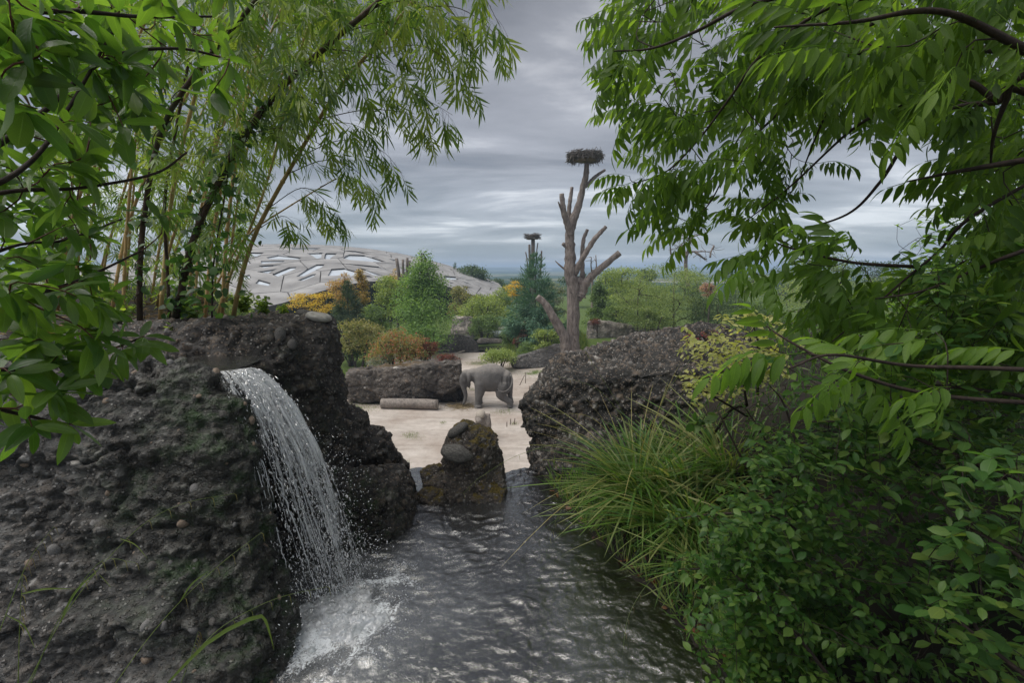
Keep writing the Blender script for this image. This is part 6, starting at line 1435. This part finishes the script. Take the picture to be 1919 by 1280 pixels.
tp = np.vstack([tips_in([(1190, -40), (1600, -40), (1570, 230), (1520, 330), (1460, 420), (1380, 430), (1290, 400), (1230, 340), (1190, 280), (1185, 180), (1150, 70)], 112, 2.2, 3.7), tips_in([(1500, -40), (1960, -40), (1960, 230), (1850, 220), (1740, 200), (1640, 130), (1570, 150)], 74, 1.5, 2.9),
                tips_in([(1790, 260), (1960, 180), (1960, 480), (1860, 480), (1800, 400)], 26, 1.7, 2.8), tips_in([(1560, 40), (1800, 60), (1740, 190), (1600, 220), (1540, 200)], 20, 2.2, 3.2),
                [P(1190, 90, 2.1), P(1165, 100, 2.15), P(1180, 330, 2.65), P(1205, 345, 2.7), P(1230, 300, 2.7), P(1290, 415, 3.0), P(1320, 395, 2.9), P(1260, 400, 3.0), P(1420, 430, 2.6), P(1470, 425, 2.5), P(1190, 200, 2.5), P(1230, 160, 2.4), P(1480, 400, 2.4)]])
bb, D = connect(tp, mr, .0035, .06); bb.build('twigs', M_twig, root, kind='stuff')
P0, D0, U0, S0 = [], [], [], []
for p, dv in zip(tp, D):
    for j in range(3):
        P0.append(p - unit(dv) * .06 * j); D0.append(unit(dv * .7 + (-.65, -.15, -.30) + RNG.normal(0, .42, 3))); U0.append(unit(RNG.normal(0, .22, 3) + (0, -.1, 1))); S0.append(.7 + .5 * RNG.random())
leaves(root, TC, np.array(P0), np.array(D0), np.array(U0), np.array(S0), M_ash, 300, part='feathered_leaf')

# feathered sapling in front of the right bank
root = empty('feathered_sapling', (2.6, 1.9, 0.6), 'sapling with long drooping feathered leaves in front of the yellow shrub', 'sapling')
ms = [PL((2200, 380, 1.5), (1919, 470, 1.6), (1840, 500, 1.7), (1730, 545, 1.8), (1640, 560, 1.9)), PL((2100, 250, 1.9), (1830, 400, 2.0), (1760, 470, 2.1), (1700, 520, 2.1), (1620, 590, 2.1), (1560, 640, 2.0)), PL((1720, 500, 2.1), (1600, 492, 2.15), (1500, 470, 2.2), (1440, 450, 2.25)),
      PL((2100, 700, 1.3), (1850, 690, 1.35), (1700, 685, 1.4), (1560, 665, 1.35), (1480, 690, 1.3)), PL((2000, 760, 1.4), (1750, 740, 1.5), (1600, 700, 1.5), (1480, 640, 1.6), (1420, 600, 1.7))]
b = MB()
for i, m_ in enumerate(ms): b.tube(m_, np.linspace(.009, .0028, len(m_)), 6, jit=.12)
b.build('branch', M_twig, root); b = MB(); b.tube(spline([(2.6, 1.9, .4), (2.5, 1.9, 1.2), ms[3][0], ms[0][0], ms[1][0]], 16), np.linspace(.035, .014, 16), 8); b.build('trunk', M_twig, root)
tp = np.vstack([tips_in([(1470, 480), (1560, 470), (1700, 530), (1919, 520), (1960, 700), (1640, 680), (1580, 600), (1480, 540)], 66, 1.8, 3.0), tips_in([(1620, 640), (1919, 580), (1919, 740), (1640, 740)], 14, 1.4, 2.0), [P(1440, 650, 1.45), P(1480, 665, 1.4), P(1440, 470, 2.2), P(1405, 500, 2.2), P(1600, 690, 1.4), P(1600, 470, 2.0), P(1560, 450, 2.0), P(1460, 450, 2.2), P(1490, 500, 2.1), P(1440, 520, 2.1), P(1520, 440, 2.3), P(1420, 480, 2.3)]])
bb, D = connect(tp, ms, .0028, .06); bb.build('twigs', M_twig, root, kind='stuff')
P0, D0, U0, S0 = [], [], [], []
for p, dv in zip(tp, D):
    for j in range(2): P0.append(p - unit(dv) * .05 * j); D0.append(unit(dv * .5 + (-.8, -.2, -.12) + RNG.normal(0, .35, 3))); U0.append(unit(RNG.normal(0, .2, 3) + (0, -.15, 1))); S0.append(.55 + .35 * RNG.random())
leaves(root, TC2, np.array(P0), np.array(D0), np.array(U0), np.array(S0), M_ash2, 140, part='feathered_leaf')

# ---- shrubs of the right bank ----------------------------------------------------
def twiggy(name, label, cat, base, mains, poly, n, d0, d1, L0, L1, mat, tpls, tl=.24, per=7, nparts=200, dirb=(-.5, -.35, .25), tw=M_twig, extra=None, pw=1.0, rad=.0022):
    root = empty(name, base, label, cat); base = np.array(base, float)
    mains = [PL(*m_) for m_ in mains]; b = MB()
    for m_ in mains: b.tube(m_, np.linspace(.012, .003, len(m_)), 6, jit=.12)
    if mains: b.tube(spline([base, (base + mains[0][0]) / 2 + (0, 0, .1), mains[0][0]], 8), .014, 6)
    b.build('branch', tw, root)
    tp = np.vstack([tips_in(pl_, nn__, d0, d1, pw) for pl_, nn__ in ([(poly, n)] + (extra or []))]); ss_ = tp + 0
    dv = unit(RNG.normal(0, .55, (len(tp), 3)) + np.array(dirb)); st = tp - dv * tl
    bb, D = connect(st, mains, rad, .05, sides=4)
    P0, D0, U0, S0 = [], [], [], []
    for s_, e_, v in zip(st, tp, dv):
        q = spline([s_, (s_ + e_) / 2 + (0, 0, .03 * tl / .24), e_ + (0, 0, -.02)], 8); bb.tube(q[::2], np.linspace(rad * .8, rad * .3, 4), 3, cap=False)
        sd_ = unit(np.cross(v, (0, 0, 1)))
        for j in range(per):
            u_ = (j + .4) / per; p = q[min(7, int(u_ * 7.9))]
            for sg in (-1, 1): P0.append(p + RNG.normal(0, .004, 3)); D0.append(unit(sd_ * sg * .9 + v * .5 + RNG.normal(0, .28, 3) + (0, 0, -.1))); U0.append(unit(RNG.normal(0, .3, 3) + (0, -.12, 1))); S0.append((L0 + (L1 - L0) * RNG.random()) * (1 - .35 * u_))
        P0.append(q[-1]); D0.append(v); U0.append(np.array((0, 0, 1.))); S0.append(L0 * .8)
    bb.build('twigs', tw, root, kind='stuff'); leaves(root, tpls, np.array(P0), np.array(D0), np.array(U0), np.array(S0), mat, nparts); return root
TO = [leaf_tpl(1, .50, 4, .28, .18, .45, 1.25, .05), leaf_tpl(1, .42, 4, .4, .3, .45, 1.35, .05), leaf_tpl(1, .55, 4, .15, .1, .5, 1.2, .05)]
TO3 = [leaf_tpl(1, .52, 3, .28, .18, .45, 1.25, .05), leaf_tpl(1, .45, 3, .4, .3, .45, 1.35, .05)]
M_sh = leaf_mat('bank_shrub_leaf', [(0.022, 0.065, 0.014), (0.038, 0.092, 0.02), (0.06, 0.125, 0.028), (0.10, 0.165, 0.04)], .45, .42, .3, spots=.3, vein=.3)
M_shd = leaf_mat('dark_bank_leaf', [(0.028, 0.075, 0.018), (0.045, 0.105, 0.025), (0.07, 0.14, 0.035), (0.11, 0.16, 0.035)], .42, .42, .32, spots=.2, vein=.35)
M_yel = leaf_mat('pale_yellow_leaf', [(0.22, 0.23, 0.08), (0.36, 0.37, 0.15), (0.46, 0.45, 0.22), (0.24, 0.30, 0.10)], .4, .5, .3, spots=.2, vein=.1)
twiggy('green_shrub', 'dense fresh green small leaved shrub leaning over the pool at lower right', 'shrub', (2.2, 2.3, .5), [[(1700, 1500, 1.9), (1600, 1150, 2.1), (1500, 1000, 2.2), (1400, 950, 2.3)], [(1900, 1300, 1.9), (1750, 1050, 2.2), (1600, 880, 2.5), (1480, 820, 2.7)], [(1650, 1400, 1.8), (1500, 1200, 1.9), (1400, 1100, 2.0), (1360, 1060, 2.05)], [(1919, 1000, 2.2), (1750, 900, 2.4), (1650, 800, 2.7)]],
       [(1440, 820), (1560, 770), (1760, 760), (1960, 820), (1960, 1330), (1420, 1330), (1375, 1180), (1340, 1060), (1370, 960)], 560, 1.8, 2.7, .046, .074, M_sh, TO3, nparts=300, extra=[([(1330, 1000), (1500, 900), (1560, 1100), (1560, 1320), (1380, 1320)], 190), ([(1300, 1060), (1380, 960), (1420, 1100), (1430, 1300), (1370, 1300)], 60)])
twiggy('overhanging_twig', 'single leafy twig reaching out over the water from the green shrub', 'shrub', (1.5, 2.9, .35), [[(1440, 1000, 2.5), (1340, 1060, 2.55), (1270, 1068, 2.6)], [(1440, 960, 2.7), (1330, 965, 2.75), (1250, 975, 2.8)]], [(1240, 1050), (1290, 1045), (1290, 1085), (1245, 1080)], 5, 2.5, 2.65, .04, .06, M_sh, TO, tl=.10, per=3, nparts=40, extra=[([(1245, 955), (1330, 955), (1330, 985), (1250, 985)], 7)], rad=.0014)
twiggy('dark_shrub', 'dark green shrub with larger pointed leaves at the lower right corner', 'shrub', (1.9, 1.4, .6), [[(2100, 1200, 1.2), (1919, 1050, 1.3), (1800, 980, 1.4)], [(2100, 1400, 1.1), (1900, 1250, 1.2), (1780, 1150, 1.3)]], [(1770, 880), (1960, 860), (1960, 1330), (1800, 1330), (1770, 1150)], 46, 1.15, 1.55, .055, .095, M_shd, TO, tl=.18, per=4, nparts=200, dirb=(-.8, -.3, .1))
twiggy('arching_shrub', 'mid green shrub with pointed leaves filling the right edge below the branches', 'shrub', (2.9, 2.2, .8), [[(2200, 800, 1.6), (1900, 740, 1.8), (1700, 720, 2.0), (1550, 730, 2.1)], [(2200, 600, 1.8), (1919, 560, 2.0), (1780, 600, 2.2)], [(2100, 500, 2.4), (1850, 480, 2.5), (1760, 520, 2.6)], [(1900, 900, 1.8), (1650, 800, 2.0), (1480, 790, 2.2)]],
       [(1480, 720), (1560, 660), (1700, 640), (1960, 480), (1960, 900), (1560, 880), (1440, 830)], 210, 1.6, 2.8, .055, .085, M_shd, TO, tl=.22, per=5, nparts=220, extra=[([(1730, 470), (1960, 400), (1960, 700), (1740, 680)], 90)])
twiggy('light_shrub', 'bright light green shrub behind the right hand branches', 'shrub', (4.0, 3.6, 1.1), [[(1900, 800, 3.4), (1850, 600, 3.5), (1800, 480, 3.6)], [(2100, 600, 3.2), (1919, 420, 3.4), (1850, 360, 3.5)], [(1650, 800, 3.6), (1600, 650, 3.7), (1560, 580, 3.8)]], [(1780, 340), (1960, 260), (1960, 720), (1600, 760), (1500, 640), (1700, 560)], 290, 3.1, 4.3, .07, .10, LMX if False else leaf_mat('bright_bank_leaf', [(0.06, 0.13, 0.02), (0.10, 0.19, 0.03), (0.16, 0.26, 0.05)], .45, .4, .4, vein=.2), TO, tl=.3, per=5, nparts=0)
twiggy('yellow_shrub', 'pale yellow leaved shrub on top of the dark rock behind the sapling', 'shrub', (2.0, 4.3, 1.0), [[(1400, 760, 4.0), (1380, 680, 3.9), (1300, 650, 3.8)], [(1420, 740, 4.0), (1420, 640, 3.9), (1400, 590, 3.9)], [(1400, 780, 3.9), (1330, 740, 3.7), (1270, 720, 3.7)]],
       [(1275, 650), (1330, 620), (1390, 575), (1440, 590), (1480, 640), (1460, 700), (1400, 720), (1340, 690), (1262, 665)], 85, 3.4, 4.2, .055, .085, M_yel, TO, tl=.16, per=4, nparts=150, dirb=(-.8, -.3, .25), extra=[([(1262, 700), (1340, 690), (1400, 740), (1300, 745)], 26)])
twiggy('red_creeper', 'wine red creeper leaves on the rock top beside the yellow shrub', 'creeper', P(1300, 640, 5.6), [[(1330, 650, 5.6), (1300, 628, 5.6), (1280, 622, 5.6)]], [(1285, 615), (1330, 612), (1335, 640), (1290, 642)], 10, 5.4, 5.7, .05, .07, LM['red'], TO, tl=.12, per=3, nparts=30)
twiggy('bank_undergrowth', 'tangle of dark stems and small leaves between the sedge and the yellow shrub', 'shrub', (2.2, 4.0, .8), [[(1480, 900, 3.6), (1420, 800, 3.8), (1380, 740, 4.0)], [(1400, 880, 3.8), (1360, 800, 4.0), (1340, 760, 4.2)], [(1500, 860, 3.4), (1470, 760, 3.5), (1440, 720, 3.6)]], [(1330, 760), (1420, 720), (1500, 760), (1480, 900), (1380, 880)], 60, 3.3, 4.3, .03, .055, M_sh, TO, tl=.25, per=3, nparts=60)
n = 16
sprig('leafy_seedling', 'bright three leaved seedling above the sedge in front of the rock', 'herb', P(1310, 800, 3.6), 3, .22, .5, .11, M_sh, TO, 20, per=2)

# ---- sedge and grasses ------------------------------------------------------------
M_sed = leaf_mat('sedge_blade', [(0.035, 0.09, 0.016), (0.06, 0.13, 0.024), (0.10, 0.18, 0.04), (0.24, 0.25, 0.11), (0.045, 0.11, 0.02)], .35, .42, .4, vein=.2)
M_dry = leaf_mat('dry_blade', [(0.16, 0.13, 0.05), (0.27, 0.24, 0.10), (0.18, 0.20, 0.06)], .3, .5, .3, vein=.1)
TGB = [leaf_tpl(1, .029, 9, .5, dr, .25, .9, 0.0, tw_) for dr, tw_ in ((.5, .3), (.8, -.4), (1.1, .5), (1.4, .2), (.3, .6))]
TSG = [leaf_tpl(1, .0065, 9, .5, dr, .25, .9, 0.0) for dr in (.35, .7, .95)]
def sedge(label, c, n, L0, L1, rad, mat=M_sed, nparts=150, tpls=TGB, dirb=(0, 0, 0), spread=.40):
    root = empty('sedge_clump', c, label, 'sedge', None); a = RNG.random(n) * 6.283; rr = rad * np.sqrt(RNG.random(n)); out_ = np.stack([np.cos(a), np.sin(a), 0 * a], 1)
    p = c + out_ * rr[:, None]; lean = (.15 + spread * RNG.random(n) + .5 * rr / rad * spread)[:, None]
    d_ = unit(out_ * lean + np.array((0, 0, 1.)) + np.array(dirb) + RNG.normal(0, .2, (n, 3))); up = unit(-out_ + np.array((0, 0, .6)) + RNG.normal(0, .35, (n, 3)))
    leaves(root, tpls, p, d_, up, L0 + (L1 - L0) * RNG.random(n), mat, nparts, part='blade', stuff='blades')
    return root
sedge('biggest sedge clump arching over the water right of the outlet', P(1200, 930, 4.25), 430, .38, .76, .17, nparts=220)
sedge('sedge clump behind and right of the biggest one', P(1290, 920, 4.3), 320, .45, .85, .20, nparts=120)
sedge('sedge clump drooping into the pool nearest the green shrub', P(1295, 1000, 3.6), 330, .35, .70, .14, nparts=150)
sedge('sedge clump between the rock and the tangled undergrowth', P(1370, 890, 4.2), 260, .4, .8, .18, nparts=60)
sedge('low sedge clump touching the water below the biggest one', P(1215, 985, 3.85), 200, .3, .6, .12, nparts=100)
sedge('small sedge tuft on the dark shore under the green shrub', P(1335, 1085, 3.05), 150, .25, .5, .10, nparts=60)
sedge('thin dry sedge stalks spreading over the dark rock', P(1190, 900, 4.4), 46, .9, 1.35, .15, M_dry, 46, TSG, (-.25, 0, .1), .8)
def stalk(label, st, w, mat, blades=(), group=None, heads=0):
    root = empty('grass_stalk', P(*st[0]), label, 'grass', group); q = PL(*st, n=22); b = MB(); b.tube(q, np.linspace(w, w * .35, 22), 5, cap=False); b.build('stem', mat, root)
    for bl in blades:
        q2 = PL(*bl, n=10); tg = unit(np.gradient(q2, axis=0)); sd_ = unit(np.cross(tg, (0, -1, .2))); ww = .0035 * np.sin(np.linspace(.5, 3.1, 10))[:, None] * np.linalg.norm(q2[-1] - q2[0]) / .18
        v = np.vstack([q2 - sd_ * ww, q2 + (0, .002, -.001), q2 + sd_ * ww]); i = np.arange(9); q_ = np.vstack([np.stack([i, i + 10, i + 11, i + 1], 1), np.stack([i + 10, i + 20, i + 21, i + 11], 1)])
        obj('blade', mesh('blade', v, q_, mat, np.zeros((30, 2)), np.full(30, RNG.random())), root)
    if heads:
        b = MB()
        for j in range(heads):
            p = q[-1 - (j * 2) % 12]; b.tube([p, p + (.01, 0, -.008), p + (.014, 0, -.04 - .02 * RNG.random())], [.0006, .0016, .0004], 4, cap=False)
        b.build('seed_spikelets', M_dry, root, kind='stuff')
    return root
def z4(u, v, d): return (u * .5627, 560 + v * .5625, d)
M_stalk = leaf_mat('grass_stalk_green', [(0.10, 0.15, 0.04), (0.17, 0.22, 0.07)], .3, .5, .3, vein=0)
GS = [('long thin grass stalk crossing the left rock towards the fall', [z4(380, 1290, 1.9), z4(480, 1150, 1.95), z4(600, 1010, 2.0), z4(740, 880, 2.1), z4(870, 780, 2.2)], [[z4(600, 1010, 2.0), z4(640, 950, 2.02), z4(700, 905, 2.05)]]),
      ('grass stalk with a drooping blade tip in front of the fall', [z4(555, 1290, 1.8), z4(660, 1170, 1.85), z4(760, 1080, 1.95), z4(920, 1000, 2.05), z4(1090, 960, 2.1)], [[z4(560, 1280, 1.8), z4(700, 1140, 1.82), z4(855, 1060, 1.85), z4(890, 1090, 1.85), z4(912, 1170, 1.86)]]),
      ('longest arching grass stalk over the middle of the left rock', [z4(90, 1290, 1.8), z4(200, 1080, 1.9), z4(330, 900, 2.0), z4(480, 750, 2.1), z4(620, 680, 2.2), z4(780, 650, 2.3)], [[z4(200, 1080, 1.9), z4(250, 980, 1.9), z4(330, 900, 1.95)], [z4(400, 800, 2.0), z4(450, 820, 2.0), z4(490, 865, 2.0)]]),
      ('grass stalk at the left edge bending right', [z4(-10, 1130, 1.7), z4(60, 950, 1.8), z4(110, 850, 1.85), z4(180, 760, 1.9)], [[z4(20, 1055, 1.7), z4(80, 1090, 1.7), z4(115, 1165, 1.7)]]),
      ('upright grass stalk at the left edge of the rock', [z4(60, 1290, 1.7), z4(65, 1100, 1.7), z4(75, 920, 1.72)], [[z4(70, 985, 1.7), z4(150, 968, 1.7), z4(250, 968, 1.72)]]),
      ('short grass stalk leaning right near the bottom left', [z4(100, 1290, 1.75), z4(180, 1100, 1.8), z4(270, 950, 1.85), z4(350, 870, 1.9), z4(450, 880, 1.9)], [[z4(330, 920, 1.9), z4(350, 940, 1.9), z4(370, 965, 1.9)]]),
      ('grass stalk low in the middle of the left rock', [z4(600, 1290, 1.85), z4(640, 1180, 1.9), z4(660, 1110, 1.95)], [])]
for lb, st, bl in GS: stalk(lb, st, .0019, M_stalk, bl, 'grass stalks in front of the left rock', 6)
for lb, st in [('pale grass stalk arching left over the dark rock to the outlet', [(1180, 880, 4.2), (1120, 790, 4.2), (1050, 775, 4.2), (985, 785, 4.2)]), ('grass stalk bowing over the mossy rock', [(1200, 900, 4.1), (1080, 835, 4.1), (980, 850, 4.0), (900, 895, 3.9), (868, 925, 3.9)]), ('tall grass stalk standing before the rock and bare tree', [(1240, 880, 4.1), (1180, 800, 4.1), (1120, 730, 4.1), (1046, 705, 4.1)]),
               ('tallest thin grass stalk rising past the dark rock top', [(1250, 860, 4.2), (1240, 760, 4.2), (1290, 680, 4.2), (1350, 600, 4.2)]), ('thin grass stalk leaning up left across the rock', [(1230, 880, 4.1), (1160, 760, 4.1), (1110, 680, 4.1), (1095, 655, 4.1)]), ('upright dry grass stalk by the yellow shrub', [(1330, 860, 4.0), (1350, 740, 4.0), (1385, 580, 4.0)]),
               ('long grass stalk dipping down into the pool', [(1300, 1060, 3.3), (1230, 1080, 3.1), (1180, 1150, 2.9), (1165, 1240, 2.75)]), ('grass stalk trailing left of the sedge onto the water', [(1190, 940, 3.9), (1100, 900, 3.9), (1050, 960, 3.9), (1030, 1010, 3.9)])]:
    stalk(lb, st, .0022, M_dry if 'dry' in lb or 'pale' in lb else M_stalk, [], 'grass stalks at the dark rock', 7)
# wet dead leaves and roots along the right shore
M_dl = leaf_mat('wet_dead_leaf', [(0.05, 0.02, 0.01), (0.16, 0.05, 0.02), (0.10, 0.06, 0.03)], .1, .5, .4, vein=.1)
n = 110; t_ = RNG.random(n); sy = 2.3 + 3.0 * t_; p = np.column_stack([np.interp(sy, shy[::-1], shx[::-1]) + .02 + .30 * RNG.random(n), sy, 0 * t_]); p[:, 2] = bank_h(p[:, 0], p[:, 1]) + .012
o = bake_leaves('shore_litter', TO, RNG.integers(0, 3, n), p, frames(unit(RNG.normal(size=(n, 3)) * (1, 1, .3)), unit(RNG.normal(size=(n, 3)) * .4 + (0, 0, 1))), .04 + .04 * RNG.random(n), M_dl, None); tag(o, 'wet red brown dead leaves along the right shore of the pool', 'leaf litter', None, 'stuff')
sy_ = RNG.uniform(2.0, 5.2, 1500); xy2 = np.column_stack([np.interp(sy_, shy[::-1], shx[::-1]) + .03 + .45 * RNG.random(1500) ** 1.3, sy_]); grass('shore_herbs', 'short blades and herbs on the dark shore between the water and the green shrub', xy2, .20, M_sed, bank_h, 'grass')
xy = np.column_stack([.3 + 6 * RNG.random(6500) ** 1.3, RNG.uniform(1.3, 8.0, 6500)]); z = bank_h(xy[:, 0], xy[:, 1]); m = (z > .05)
grass('bank_herbs', 'rough green ground cover on the right bank under the shrubs', xy[m], .22, M_shd, bank_h, 'ground cover')
